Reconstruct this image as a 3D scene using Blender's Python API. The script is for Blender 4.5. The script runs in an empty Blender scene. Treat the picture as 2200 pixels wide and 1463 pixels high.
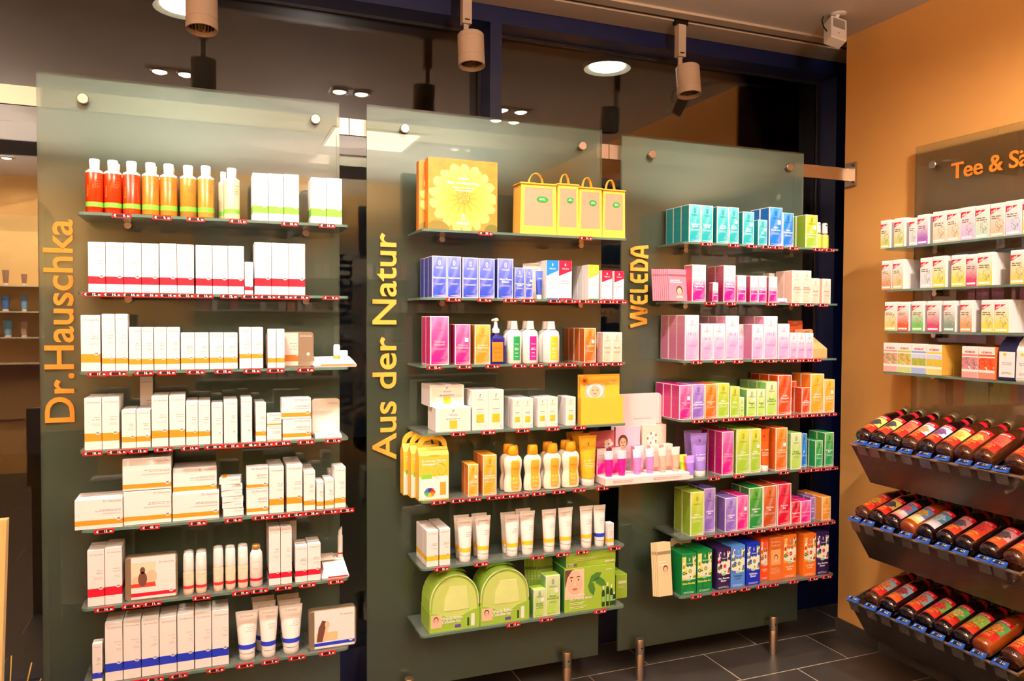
import bpy, math, random
from mathutils import Matrix, Vector
random.seed(7)
scene = bpy.context.scene
COL = scene.collection
PI = math.pi

# ---------------------------------------------------------------- camera
def make_camera():
    yaw, pitch, roll = .3757, -.0269, .0046
    cy, sy, cp, sp = math.cos(yaw), math.sin(yaw), math.cos(pitch), math.sin(pitch)
    fw = Vector((sy*cp, cy*cp, sp)); r0 = Vector((cy, -sy, 0)); u0 = r0.cross(fw)
    cr, sr = math.cos(roll), math.sin(roll)
    rt = cr*r0 + sr*u0; up = -sr*r0 + cr*u0
    cam = bpy.data.cameras.new('camera'); o = bpy.data.objects.new('camera', cam); COL.objects.link(o)
    cam.sensor_width = 36; cam.lens = 1643.26/2200*36; cam.clip_start = .05; cam.clip_end = 100
    M = Matrix((rt, up, -fw)).transposed().to_4x4(); M.translation = (.4753, -2.6413, 1.4232)
    o.matrix_world = M
    scene.camera = o
make_camera()

# ---------------------------------------------------------------- world, exposure
wd = bpy.data.worlds.new('night'); scene.world = wd; wd.use_nodes = True
wd.node_tree.nodes['Background'].inputs[0].default_value = (.010, .011, .016, 1)
wd.node_tree.nodes['Background'].inputs[1].default_value = .25
vs = scene.view_settings
vs.view_transform = 'Standard'; vs.look = 'None'; vs.gamma = 1; vs.use_curve_mapping = False
vs.exposure = 0.8
cy_ = scene.cycles
cy_.max_bounces = 8; cy_.diffuse_bounces = 3; cy_.glossy_bounces = 4; cy_.transmission_bounces = 6
cy_.transparent_max_bounces = 16; cy_.sample_clamp_indirect = 4; cy_.caustics_reflective = False; cy_.caustics_refractive = False
cy_.use_denoising = True

# ---------------------------------------------------------------- lights of the room (ceiling spots, see fixtures below)
def spot(x, y, z, tx, ty, tz, watt, ang, blend, col=(1, .87, .78), r=.03):
    l = bpy.data.lights.new('spot_beam', 'SPOT'); l.energy = watt; l.color = col
    l.spot_size = math.radians(ang); l.spot_blend = blend; l.shadow_soft_size = r
    o = bpy.data.objects.new('spot_beam', l); COL.objects.link(o); o.location = (x, y, z)
    o.rotation_euler = (Vector((tx, ty, tz)) - Vector((x, y, z))).to_track_quat('-Z', 'Y').to_euler()
    return o
SPOTS = [(.30, -.87), (1.22, -.87), (2.20, -.87), (2.25, -2.0), (-1.1, -3.7)]
for x, t, w in ((.30, .42, 49), (1.22, 1.32, 44), (2.20, 2.34, 35)):
    for dx in (-.062, .062): spot(x+dx, -.87, 2.680, t+dx*3, -.12, 1.36, w, 78, .9)
for dx in (-.062, .062): spot(2.25+dx, -2.0, 2.680, 3.0, -.80+dx*3, 1.50, 58, 70, .85)
ADDED_UPLIGHTS = [(1.30, -3.30, 205), (-1.60, -2.40, 190)]  # trough lamps out of view, added for ceiling brightness and soft fill
for dx in (-.062, .062): spot(-1.1+dx, -3.7, 2.680, -1.1+dx*3, -4.58, 1.9, 110, 80, .6)  # spot pair added to brighten the shelf unit reflected at far left

# ---------------------------------------------------------------- helpers: colour and nodes
def lin(c):
    return tuple((v/255/12.92 if v/255 <= .04045 else ((v/255+.055)/1.055)**2.4) for v in c[:3])
class NT:
    def __init__(s, name):
        s.mat = bpy.data.materials.new(name); s.mat.use_nodes = True
        s.t = s.mat.node_tree; s.n = s.t.nodes; s.out = s.n['Material Output']; s.b = s.n['Principled BSDF']
    def set(s, sock, v):
        if isinstance(v, bpy.types.NodeSocket): s.t.links.new(v, sock)
        elif isinstance(v, (tuple, list)) and len(v) == 3 and sock.type == 'RGBA': sock.default_value = (*v, 1)
        else: sock.default_value = v
    def node(s, t, **kw):
        n = s.n.new(t)
        for k, v in kw.items(): setattr(n, k, v)
        return n
    def m(s, op, a, b=0., c=0.):
        n = s.node('ShaderNodeMath', operation=op)
        s.set(n.inputs[0], a); s.set(n.inputs[1], b); s.set(n.inputs[2], c)
        return n.outputs[0]
    def mix(s, f, a, b, bt='MIX'):
        n = s.node('ShaderNodeMix', data_type='RGBA', blend_type=bt)
        s.set(n.inputs[0], f); s.set(n.inputs[6], a); s.set(n.inputs[7], b)
        return n.outputs[2]
    def uv(s):
        n = s.node('ShaderNodeUVMap'); x = s.node('ShaderNodeSeparateXYZ'); s.t.links.new(n.outputs[0], x.inputs[0])
        s.uvv = n.outputs[0]
        return x.outputs[0], x.outputs[1]
    def obj(s):
        n = s.node('ShaderNodeTexCoord'); return n.outputs['Object']
    def noise(s, vec, scale, detail=3., rough=.5):
        n = s.node('ShaderNodeTexNoise'); s.set(n.inputs['Vector'], vec); s.set(n.inputs['Scale'], scale)
        s.set(n.inputs['Detail'], detail); s.set(n.inputs['Roughness'], rough); return n.outputs[0]
    def inside(s, x, a, b):            # 1 where a < x < b
        return s.m('MULTIPLY', s.m('GREATER_THAN', x, a), s.m('LESS_THAN', x, b))
    def rect(s, u, v, u0, u1, v0, v1):
        return s.m('MULTIPLY', s.inside(u, u0, u1), s.inside(v, v0, v1))
    def disc(s, u, v, cu, cv, ru, rv):
        a = s.m('DIVIDE', s.m('SUBTRACT', u, cu), ru); b = s.m('DIVIDE', s.m('SUBTRACT', v, cv), rv)
        return s.m('LESS_THAN', s.m('ADD', s.m('MULTIPLY', a, a), s.m('MULTIPLY', b, b)), 1.)
    def bump(s, h, strength, dist=.001):
        n = s.node('ShaderNodeBump'); s.set(n.inputs['Strength'], strength); s.set(n.inputs['Distance'], dist)
        s.set(n.inputs['Height'], h); s.t.links.new(n.outputs[0], s.b.inputs['Normal'])
    def fin(s, col=None, rough=.5, metal=0., spec=.5):
        if col is not None: s.set(s.b.inputs['Base Color'], col)
        s.set(s.b.inputs['Roughness'], rough); s.set(s.b.inputs['Metallic'], metal)
        s.set(s.b.inputs['Specular IOR Level'], spec)
        return s.mat
_mc = {}
def M(name, col, rough=.5, metal=0., spec=.5, trans=0., ior=1.45, coat=0., emit=0., var=0., vscale=8.):
    k = (name, col, rough, metal, trans, emit, var)
    if k in _mc: return _mc[k]
    n = NT(name); c = lin(col)
    if var:
        nz = n.noise(n.obj(), vscale); cc = n.mix(nz, tuple(x*(1-var) for x in c), tuple(min(1, x*(1+var)) for x in c))
        n.fin(cc, rough, metal, spec)
    else: n.fin(c, rough, metal, spec)
    n.b.inputs['Transmission Weight'].default_value = trans; n.b.inputs['IOR'].default_value = ior
    n.b.inputs['Coat Weight'].default_value = coat
    if emit:
        n.b.inputs['Emission Color'].default_value = (*c, 1); n.b.inputs['Emission Strength'].default_value = emit
    _mc[k] = n.mat
    return n.mat

# ---------------------------------------------------------------- helpers: meshes and objects
class MB:
    def __init__(s): s.v, s.f, s.m, s.uv = [], [], [], []
    def add(s, pts): i = len(s.v); s.v += [tuple(p) for p in pts]; return i
    def face(s, pts, m=0, uv=None):
        i = s.add(pts); s.f.append(tuple(range(i, i+len(pts)))); s.m.append(m)
        s.uv.append(uv or [(0, 0)]*len(pts))
    def box(s, x0, x1, y0, y1, z0, z1, m=0, mf=None):
        """plain box; mf = material index of the front (-y) face"""
        p = [(x0,y0,z0),(x1,y0,z0),(x1,y1,z0),(x0,y1,z0),(x0,y0,z1),(x1,y0,z1),(x1,y1,z1),(x0,y1,z1)]
        U = [(0,0),(1,0),(1,1),(0,1)]
        for k, q in enumerate(((0,1,5,4),(1,2,6,5),(2,3,7,6),(3,0,4,7),(4,5,6,7),(3,2,1,0))):
            s.face([p[i] for i in q], mf if (k == 0 and mf is not None) else m, U)
        return s
    def rings(s, rings, m=0, cap=True, closed=True, mats=None):
        """loft through rings of equal length, given bottom to top, counter-clockwise seen from above"""
        n = len(rings[0]); ids = [s.add(r) for r in rings]
        for a in range(len(rings)-1):
            for k in range(n if closed else n-1):
                j = (k+1) % n
                s.f.append((ids[a]+k, ids[a]+j, ids[a+1]+j, ids[a+1]+k)); s.m.append(mats[a] if mats else m)
                s.uv.append([(k/n, a/(len(rings)-1)), ((k+1)/n, a/(len(rings)-1)), ((k+1)/n, (a+1)/(len(rings)-1)), (k/n, (a+1)/(len(rings)-1))])
        if cap:
            s.f.append(tuple(ids[0]+k for k in reversed(range(n)))); s.m.append(mats[0] if mats else m); s.uv.append([(0,0)]*n)
            s.f.append(tuple(ids[-1]+k for k in range(n))); s.m.append(mats[-1] if mats else m); s.uv.append([(0,0)]*n)
        return s
    def lathe(s, prof, n=16, m=0, cx=0, cy=0, sy=1., mats=None, z0=0., cap=True):
        """prof: (radius, z) from bottom to top"""
        return s.rings([[(cx+r*math.cos(2*PI*k/n), cy+sy*r*math.sin(2*PI*k/n), z0+z) for k in range(n)] for r, z in prof], m, cap, True, mats)
    def cyl(s, a, b, r, n=12, m=0, r2=None):
        a, b = Vector(a), Vector(b); d = (b-a).normalized(); e = d.orthogonal().normalized(); g = d.cross(e)
        R = lambda c, q: [c + q*(math.cos(2*PI*k/n)*e + math.sin(2*PI*k/n)*g) for k in range(n)]
        return s.rings([R(a, r), R(b, r2 if r2 is not None else r)], m)
    def tube(s, pts, r, n=8, m=0, cap=True):
        pts = [Vector(p) for p in pts]; rg = []; e = None
        for i, p in enumerate(pts):
            d = (pts[min(i+1, len(pts)-1)] - pts[max(i-1, 0)]).normalized()
            e = d.orthogonal().normalized() if e is None else (e - d*e.dot(d)).normalized()
            g = d.cross(e); rg.append([p + r*(math.cos(2*PI*k/n)*e + math.sin(2*PI*k/n)*g) for k in range(n)])
        return s.rings(rg, m, cap)
    def ell(s, cx, cz, rx, rz, y, m=0, n=16, a0=0., a1=2*PI):
        s.face([(cx+rx*math.cos(a0+(a1-a0)*k/n), y, cz+rz*math.sin(a0+(a1-a0)*k/n)) for k in range(n if a1-a0 > 6.2 else n+1)], m)
        return s
    def poly(s, pts, y, m=0):
        """flat polygon in the front plane, points (x, z) counter-clockwise seen from the front"""
        s.face([(x, y, z) for x, z in pts], m); return s
    def prism(s, pts, y0, y1, m=0, ms=None, mb=None):
        """outline (x, z) counter-clockwise from the front, extruded from y0 (front) to y1"""
        n = len(pts); xs = [p[0] for p in pts]; zs = [p[1] for p in pts]
        dx = max(xs)-min(xs) or 1; dz = max(zs)-min(zs) or 1
        U = [((x-min(xs))/dx, (z-min(zs))/dz) for x, z in pts]
        s.face([(x, y0, z) for x, z in pts], m, U)
        s.face([(x, y1, z) for x, z in reversed(pts)], m if mb is None else mb, U[::-1])
        for k in range(n):
            (xa, za), (xb, zb) = pts[k], pts[(k+1) % n]
            s.face([(xb, y0, zb), (xa, y0, za), (xa, y1, za), (xb, y1, zb)], m if ms is None else ms, [(0,0),(1,0),(1,1),(0,1)])
        return s
    def mesh(s, name, mats, smooth=False, merge=False):
        me = bpy.data.meshes.new(name); me.from_pydata(s.v, [], s.f); me.update()
        for a in mats: me.materials.append(a)
        me.polygons.foreach_set('material_index', s.m)
        ul = me.uv_layers.new(name='UVMap'); ul.data.foreach_set('uv', [c for q in s.uv for p in q for c in p])
        if smooth: me.polygons.foreach_set('use_smooth', [True]*len(s.f))
        return me
    def build(s, name, mats, parent=None, loc=(0,0,0), rz=0., smooth=False, kind=None):
        if not isinstance(mats, (list, tuple)): mats = [mats]
        o = link(name, s.mesh(name, mats, smooth), parent, loc, rz)
        if smooth: shade_auto(o)
        if kind: o['kind'] = kind
        return o
def shade_auto(o, ang=38):
    me = o.data
    try: me.set_sharp_from_angle(angle=math.radians(ang))
    except Exception: pass
def link(name, data, parent=None, loc=(0,0,0), rz=0.):
    o = bpy.data.objects.new(name, data); COL.objects.link(o); o.location = loc
    if rz: o.rotation_euler = (0, 0, rz)
    if parent: o.parent = parent
    return o
def tag(o, label, cat, group=None):
    o['label'] = label; o['category'] = cat
    if group: o['group'] = group
    return o
def thing(name, label, cat, loc=(0,0,0), rz=0., group=None):
    return tag(link(name, None, None, loc, rz), label, cat, group)
def struct(o): o['kind'] = 'structure'; return o

# text as flat mesh pieces (the built-in font)
_tc = {}
def glyphs(txt, bold=0., res=2):
    k = (txt, bold, res)
    if k not in _tc:
        c = bpy.data.curves.new('t', 'FONT'); c.body = txt; c.size = 1; c.resolution_u = res; c.offset = bold
        o = bpy.data.objects.new('t', c); me = bpy.data.meshes.new_from_object(o)
        V = [tuple(v.co) for v in me.vertices]; Fc = [tuple(p.vertices) for p in me.polygons]
        bpy.data.objects.remove(o); bpy.data.meshes.remove(me); bpy.data.curves.remove(c)
        xs = [v[0] for v in V] or [0]; ys = [v[1] for v in V] or [0]
        _tc[k] = (V, Fc, (min(xs), max(xs), min(ys), max(ys)))
    return _tc[k]
def put_text(mb, txt, x, z, size, y=-.0004, m=0, align='l', width=None, bold=0., fn=None):
    """text in the front plane of an item; size = capital height; width squeezes it"""
    if not txt: return
    V, Fc, (a, b, c, d) = glyphs(txt, bold); s = size/.70; sx = s
    if width: sx = min(s, width/(b-a)) if align != 'w' else width/(b-a)
    ox = {'l': -a*sx, 'w': -a*sx, 'c': -(a+b)/2*sx, 'r': -b*sx}[align]
    P = [(x+ox+vx*sx, y, z+vy*s) for vx, vy, _ in V]
    if fn: P = [fn(*p) for p in P]
    i = mb.add(P)
    for f in Fc: mb.f.append(tuple(i+k for k in f)); mb.m.append(m); mb.uv.append([(0,0)]*len(f))
def bars(mb, x0, x1, zs, t, y=-.0004, m=0, rnd=None, align='l'):
    """lines of print too fine to read"""
    r = rnd or random
    for z in zs:
        l = (x1-x0)*r.uniform(.6, 1.); a = x0 if align == 'l' else (x1-l if align == 'r' else (x0+x1-l)/2)
        while l > 0:
            w = min(l, t*r.uniform(2.2, 5.5)); mb.poly([(a, z), (a+w, z), (a+w, z+t), (a, z+t)], y, m); a += w+t*.9; l -= w+t*.9

SPOTLAB = ['seen reflected above the left panel', 'seen reflected between left and middle panel', 'seen reflected beside the blue mullion', 'aimed at the tea shelves', 'added above the shelf unit across the shop']
CPANELS = [(1.55, -2.86)]
CPLAB = ['seen reflected between left and middle panel']
CPEMIT = 6.; OUTW = 16.; BULB = 12.; FROST = .55; LCOL = (1, .87, .78)
WALLCOL = (234, 172, 94)

ORD = ['first', 'second', 'third', 'fourth', 'fifth', 'sixth', 'seventh', 'eighth', 'ninth', 'tenth', 'eleventh', 'twelfth', 'thirteenth', 'fourteenth', 'fifteenth', 'sixteenth', 'seventeenth']
# ---------------------------------------------------------------- shared materials
def metal_brushed(name, c, rough=.32):
    n = NT(name); o = n.obj(); mp = n.node('ShaderNodeMapping'); n.t.links.new(o, mp.inputs[0]); mp.inputs['Scale'].default_value = (2, 60, 60)
    nz = n.noise(mp.outputs[0], 12, 2); n.fin(n.mix(nz, tuple(v*.82 for v in lin(c)), lin(c)), rough, 1.); n.bump(nz, .08); return n.mat
STEEL = metal_brushed('brushed_steel', (205, 190, 172))
STEEL_DARK = metal_brushed('dark_steel', (120, 108, 96), .4)
WHITE_PLASTIC = M('white_plastic', (238, 232, 226), .35)
CARD = M('white_card', (236, 231, 228), .55, var=.015)
CARD_IN = M('raw_card', (205, 192, 178), .7)
INK = M('grey_ink', (150, 142, 140), .6)
INK_SOFT = M('pale_grey_ink', (188, 178, 174), .6)
INK_DARK = M('dark_ink', (52, 46, 50), .6)
WHITE_INK = M('white_ink', (246, 243, 240), .6)
BLACK = M('black_plastic', (14, 13, 14), .4)

def blue_paint():
    n = NT('blue_powder_coat'); nz = n.noise(n.obj(), 90, 2)
    n.fin(n.mix(nz, lin((8, 20, 66)), lin((11, 26, 78))), .38, 0, .5); n.bump(nz, .03); return n.mat
BLUE = blue_paint()
def plaster(name, c, bump=.08, scale=220, var=.04):
    n = NT(name); o = n.obj(); a = n.noise(o, scale, 4); b = n.noise(o, 1.7, 2)
    n.fin(n.mix(b, tuple(v*(1-var) for v in lin(c)), tuple(min(1, v*(1+var)) for v in lin(c))), .75, 0, .25); n.bump(a, bump, .002); return n.mat
WALL_ORANGE = plaster('orange_wall_paint', WALLCOL)
CEIL_WHITE = plaster('ceiling_paint', (226, 214, 202), .04)
BEIGE_METAL = M('beige_metal', (206, 186, 164), .45)

def slate():
    n = NT('slate_tile'); o = n.obj(); inf = n.node('ShaderNodeObjectInfo')
    add = n.node('ShaderNodeVectorMath', operation='ADD'); n.t.links.new(o, add.inputs[0])
    cmb = n.node('ShaderNodeCombineXYZ'); n.set(cmb.inputs[0], n.m('MULTIPLY', inf.outputs['Random'], 40.)); n.t.links.new(cmb.outputs[0], add.inputs[1])
    a = n.noise(add.outputs[0], 9, 5, .6); b = n.noise(add.outputs[0], 70, 3)
    c = n.mix(a, lin((44, 40, 37)), lin((70, 64, 59))); c = n.mix(n.m('MULTIPLY', b, .25), c, lin((66, 60, 54)))
    n.fin(c, n.m('ADD', n.m('MULTIPLY', a, .2), .3), 0, .5); n.bump(b, .12, .001); return n.mat
SLATE = slate()
GROUT = M('grout', (186, 168, 146), .85, var=.1, vscale=30)

def glass_mix(name, tint, rough=.0, gain=1.0, diff=None, dfac=0., base=.0, tl=.35):
    """clear sheet: transparent body with a Fresnel mirror on top, optionally a little milky"""
    n = NT(name); n.n.remove(n.b)
    fr = n.node('ShaderNodeFresnel'); fr.inputs[0].default_value = 1.5
    tr = n.node('ShaderNodeBsdfTransparent'); tr.inputs[0].default_value = (*tint, 1)
    gl = n.node('ShaderNodeBsdfGlossy'); gl.inputs['Roughness'].default_value = rough; gl.inputs[0].default_value = (1, 1, 1, 1)
    body = tr.outputs[0]
    if diff:
        df = n.node('ShaderNodeBsdfDiffuse'); df.inputs[0].default_value = (*diff, 1)
        tn = n.node('ShaderNodeBsdfTranslucent'); tn.inputs[0].default_value = (*diff, 1)
        mm = n.node('ShaderNodeMixShader'); mm.inputs[0].default_value = tl
        n.t.links.new(df.outputs[0], mm.inputs[1]); n.t.links.new(tn.outputs[0], mm.inputs[2])
        mx = n.node('ShaderNodeMixShader'); mx.inputs[0].default_value = dfac
        n.t.links.new(body, mx.inputs[1]); n.t.links.new(mm.outputs[0], mx.inputs[2]); body = mx.outputs[0]
    m2 = n.node('ShaderNodeMixShader'); n.set(m2.inputs[0], n.m('MINIMUM', n.m('ADD', n.m('MULTIPLY', fr.outputs[0], gain), base), 1.))
    n.t.links.new(body, m2.inputs[1]); n.t.links.new(gl.outputs[0], m2.inputs[2]); n.t.links.new(m2.outputs[0], n.out.inputs[0])
    return n.mat
WINDOW_GLASS = glass_mix('window_glass', (.93, .94, .92), 0., 2.2)
SHELF_GLASS = glass_mix('satin_shelf_glass', (.86, .89, .85), .03, 1.0, lin((206, 214, 200)), .30)
SHELF_EDGE = glass_mix('shelf_glass_edge', (.45, .62, .52), .05, 1.0, lin((150, 190, 168)), .55)
PANEL_FRONT = glass_mix('panel_glass_front', (.90, .94, .90), .0, 1.5)
PANEL_EDGE = glass_mix('panel_glass_edge', (.4, .55, .47), .1, 1.0, lin((140, 175, 155)), .6)
def frosted(name, frost, refr, tint=(.80, .84, .78)):
    n = NT(name); n.n.remove(n.b)
    tr = n.node('ShaderNodeBsdfTransparent'); tr.inputs[0].default_value = (*tint, 1)
    rf = n.node('ShaderNodeBsdfRefraction'); rf.inputs['Roughness'].default_value = .33; rf.inputs['IOR'].default_value = 1.22; rf.inputs[0].default_value = (.78, .82, .75, 1)
    df = n.node('ShaderNodeBsdfDiffuse'); df.inputs[0].default_value = (*lin((184, 214, 200)), 1)
    tl = n.node('ShaderNodeBsdfTranslucent'); tl.inputs[0].default_value = (*lin((180, 210, 196)), 1)
    a = n.node('ShaderNodeMixShader'); a.inputs[0].default_value = refr
    n.t.links.new(tr.outputs[0], a.inputs[1]); n.t.links.new(rf.outputs[0], a.inputs[2])
    b = n.node('ShaderNodeMixShader'); b.inputs[0].default_value = .25
    n.t.links.new(df.outputs[0], b.inputs[1]); n.t.links.new(tl.outputs[0], b.inputs[2])
    c = n.node('ShaderNodeMixShader'); c.inputs[0].default_value = frost
    n.t.links.new(a.outputs[0], c.inputs[1]); n.t.links.new(b.outputs[0], c.inputs[2]); n.t.links.new(c.outputs[0], n.out.inputs[0])
    return n.mat
PANEL_BACK = frosted('panel_glass_frosted_back', FROST, .62); PANEL_BACK_WALL = frosted('wall_panel_glass_back', .32, .10, (.98, .98, .95)); PANEL_FRONT_WALL = glass_mix('wall_panel_glass_front', (.98, .98, .95), .0, 1.2)
def perforated():
    n = NT('perforated_steel'); u, v = n.uv()
    P = .0052; row = n.m('FLOOR', n.m('DIVIDE', v, P*.866)); sh = n.m('MULTIPLY', n.m('MODULO', row, 2.), .5)
    fu = n.m('SUBTRACT', n.m('FRACT', n.m('ADD', n.m('DIVIDE', u, P), sh)), .5)
    fv = n.m('MULTIPLY', n.m('SUBTRACT', n.m('FRACT', n.m('DIVIDE', v, P*.866)), .5), .866)
    hole = n.m('LESS_THAN', n.m('ADD', n.m('MULTIPLY', fu, fu), n.m('MULTIPLY', fv, fv)), .075)
    n.fin(lin((112, 100, 90)), .40, 1.)
    tr = n.node('ShaderNodeBsdfTransparent'); mx = n.node('ShaderNodeMixShader'); n.set(mx.inputs[0], hole)
    n.t.links.new(n.b.outputs[0], mx.inputs[1]); n.t.links.new(tr.outputs[0], mx.inputs[2]); n.t.links.new(mx.outputs[0], n.out.inputs[0])
    return n.mat
PERF = perforated()

# ---------------------------------------------------------------- floor of slate tiles
ZC = 2.709; XW = 3.1645; YW = .06; YG = .44; YF = .31
XL = -2.6; YB = -4.6
fl = struct(MB().box(XL-.1, 3.75, YB-.1, .46, -.06, -.0010).build('floor', GROUT))
g = .0022
def tile_mesh(w, d):
    c = .0012
    return MB().rings([[(g,g,-.012),(w-g,g,-.012),(w-g,d-g,-.012),(g,d-g,-.012)],
                       [(g,g,-c),(w-g,g,-c),(w-g,d-g,-c),(g,d-g,-c)],
                       [(g+c,g+c,0),(w-g-c,g+c,0),(w-g-c,d-g-c,0),(g+c,d-g-c,0)]]).mesh('tile', [SLATE])
TM = {}
def floor_tiles():
    k = 0; y = .31
    while y > YB-.1:
        off = 2.156 if k % 2 else 2.428
        x = off - .55*9
        d = .25 if y < .3 else .15
        while x < 3.74:
            x0, x1 = max(x, XL-.1), min(x+.55, 3.74)
            if x1-x0 > .02 and (x0 < 3.35 or y > -.3):
                key = (round(x1-x0, 3), d)
                if key not in TM: TM[key] = tile_mesh(*key)
                link('tile', TM[key], fl, (x0, y, 0))
            x += .55
        y -= .25; k += 1
floor_tiles()

# ---------------------------------------------------------------- ceiling, walls
ce = struct(MB().box(XL-.1, 3.75, YB-.1, .46, ZC, ZC+.08).build('ceiling', CEIL_WHITE))
t = MB().box(XL, 3.74, .088, .140, ZC-.010, ZC); t.box(XL, 3.74, .168, .305, ZC-.012, ZC)
tr = struct(t.build('trim_1', BEIGE_METAL))
struct(MB().box(XL, 3.74, .141, .167, ZC-.004, ZC).build('trim_2', M('track_slot', (26, 22, 20), .6)))
struct(MB().box(XW, XW+.45, YB, YW, 0, ZC).build('wall_right', WALL_ORANGE))
struct(MB().box(XL-.1, XL, YB, .46, 0, ZC).build('wall_left', WALL_ORANGE))
struct(MB().box(XL-.1, XW+.45, YB-.1, YB, 0, ZC).build('wall_back', plaster('back_wall_paint', (222, 170, 96))))
struct(MB().box(3.62, 3.74, YW, .46, 0, ZC).build('wall_recess', WALL_ORANGE))
bb = struct(MB().box(XW-.0075, XW, YB, YW+.004, .0, .057).build('baseboard_right', GROUT))
y = YW+.006
for k in range(9):
    d = .55 if k else .25
    link('skirting_tile', MB().box(XW-.010, XW-.002, -d+.0015, -.0015, .0015, .0585).mesh('skirting_tile', [SLATE]), bb, (0, y, 0)); y -= d
link('skirting_tile', MB().box(XW-.008, XW+.3, 0, .008, .0015, .0585).mesh('skirting_tile', [SLATE]), bb, (0, YW, 0))

# ---------------------------------------------------------------- window: blue frame, panes, what lies outside
wf = struct(link('window_1', None))
def bar(name, x0, x1, y0, y1, z0, z1): return MB().box(x0, x1, y0, y1, z0, z1).build(name, BLUE, wf)
ZT = 2.632
bar('frame_head', XL, 3.62, YF, YG+.03, ZT, ZC)
bar('frame_sill', XL, 3.62, YF, YG+.03, 0, .15)
for x in (-.55, 1.539): bar('mullion', x, x+.051, YF, YG+.03, .15, ZT)
bar('jamb', 3.355, 3.62, YF, YG+.03, .15, ZT)
for a, b in ((XL, -.55), (-.499, 1.539), (1.59, 3.355)):
    for q in ((a, a+.012, .15, ZT), (b-.012, b, .15, ZT)):
        MB().box(q[0], q[1], YG-.016, YG-.004, q[2], q[3]).build('gasket', M('gasket', (60, 56, 60), .3, .6), wf)
    MB().box(a+.012, b-.012, YG-.016, YG-.004, ZT-.012, ZT).build('gasket', M('gasket', (60, 56, 60), .3, .6), wf)
    MB().box(a, b, YG, YG+.008, .15, ZT).build('pane', WINDOW_GLASS, wf)
struct(MB().box(-5, 7, .48, 7, -.12, -.06).build('ground_outside', M('dark_asphalt', (40, 38, 38), .9, var=.2)))
struct(MB().box(-5, 7, .48, 3.4, 2.74, 2.86).build('soffit_outside', plaster('soffit_paint', (176, 150, 118), .1)))
for k, (x, lab) in enumerate(((.381, 'round soffit lamp outside the window, half hidden by the leftmost spotlight'), (2.374, 'round glowing soffit lamp outside the window above the right panel'))):
    t_ = thing('soffit_lamp', lab, 'ceiling lamp', (x, .86, 2.74), 0, 'round lamps under the canopy outside')
    MB().lathe([(.085, -.012), (.12, -.03), (.125, -.006), (.12, 0)], 28).build('housing', M('lamp_housing', (150, 140, 122), .5), t_, smooth=True)
    MB().lathe([(.004, -.045), (.045, -.036), (.088, -.022), (.092, -.016)], 28).build('lens', M('lamp_lens', (255, 250, 240), .4, emit=OUTW), t_, smooth=True)

# ---------------------------------------------------------------- recessed double spots in the ceiling
TRIM = M('spot_trim', (190, 186, 180), .2, .9)
for k, (x, y) in enumerate(SPOTS):
    t_ = thing('recessed_spot', 'double recessed ceiling spot, %s' % SPOTLAB[k], 'ceiling spot', (x, y, ZC), 0, 'double recessed spots in the ceiling')
    MB().box(-.12, .12, -.055, .055, -.004, .0).build('mounting_plate', M('plate_white', (222, 214, 204), .4), t_)
    for dx in (-.062, .062):
        r = MB().lathe([(.036, -.008), (.046, -.012), (.05, -.006), (.05, -.004)], 20, cx=dx).build('trim_ring', TRIM, t_, smooth=True)
        MB().lathe([(.002, -.018), (.02, -.016), (.036, -.009)], 20, cx=dx).build('bulb', M('bulb', (255, 238, 214), .3, emit=BULB), t_, smooth=True)

# ---------------------------------------------------------------- glass display panels with steel rail and floor posts
PX = [(0., .8856, 2.154), (.978, 1.8875, 2.160), (1.9763, 2.8736, 2.152)]
ZB = .1076
PNAME = ['left', 'middle', 'right']
def glass_pane(parent, x0, x1, z0, z1, y0=0., y1=.010, name='pane', back=None):
    b = MB(); P = [(x0,y0,z0),(x1,y0,z0),(x1,y1,z0),(x0,y1,z0),(x0,y0,z1),(x1,y0,z1),(x1,y1,z1),(x0,y1,z1)]
    for q, m in (((0,1,5,4),0),((1,2,6,5),2),((2,3,7,6),1),((3,0,4,7),2),((4,5,6,7),2),((3,2,1,0),2)): b.face([P[i] for i in q], m)
    return b.build(name, [PANEL_FRONT_WALL if back else PANEL_FRONT, back or PANEL_BACK, PANEL_EDGE], parent)
def knob(parent, x, z, y=0.):
    k = MB(); k.lathe([(.0145, -.012), (.0165, -.010), (.0165, 0)], 20)
    k.v = [(vx, vz, vy) for vx, vy, vz in k.v]; k.f = [tuple(reversed(f)) for f in k.f]
    o = k.build('standoff', STEEL, parent, (x, y, z), smooth=True); return o
KN = [((.122, 2.083), (.806, 2.090)), ((1.110, 2.088), (1.800, 2.088)), ((2.108, 2.082), (2.792, 2.084))]
LBL = ['frosted glass panel with vertical orange lettering beside white cartons, leftmost', 'frosted glass panel with longest vertical lettering, middle of three', 'frosted glass panel on the window side nearest the orange wall']
for i, (x0, x1, zt) in enumerate(PX):
    t_ = thing('frosted_glass_sheet', LBL[i], 'glass panel', (0, 0, 0), 0, 'frosted glass panels hung before the window')
    glass_pane(t_, x0, x1, ZB, zt)
    for x, z in KN[i]: knob(t_, x, z)
t_ = thing('steel_rail', 'flat brushed steel rail behind the three glass panels, fixed to orange wall', 'rail')
for a, b in ((-.9, .921), (.924, 1.931), (1.934, XW-.012)): MB().box(a, b, .026, .040, 2.056, 2.112).build('bar', STEEL, t_)
t2_ = thing('rail_bracket', 'square steel plate holding the rail on the orange wall', 'bracket')
MB().box(XW-.012, XW, -.012, .048, 2.030, 2.136).build('plate', STEEL, t2_)
MB().cyl((XW-.02, -.003, 2.12), (XW-.012, -.003, 2.12), .005, 8).build('screw', STEEL_DARK, t2_)
MB().cyl((XW-.02, -.003, 2.046), (XW-.012, -.003, 2.046), .005, 8).build('screw', STEEL_DARK, t2_)
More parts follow.
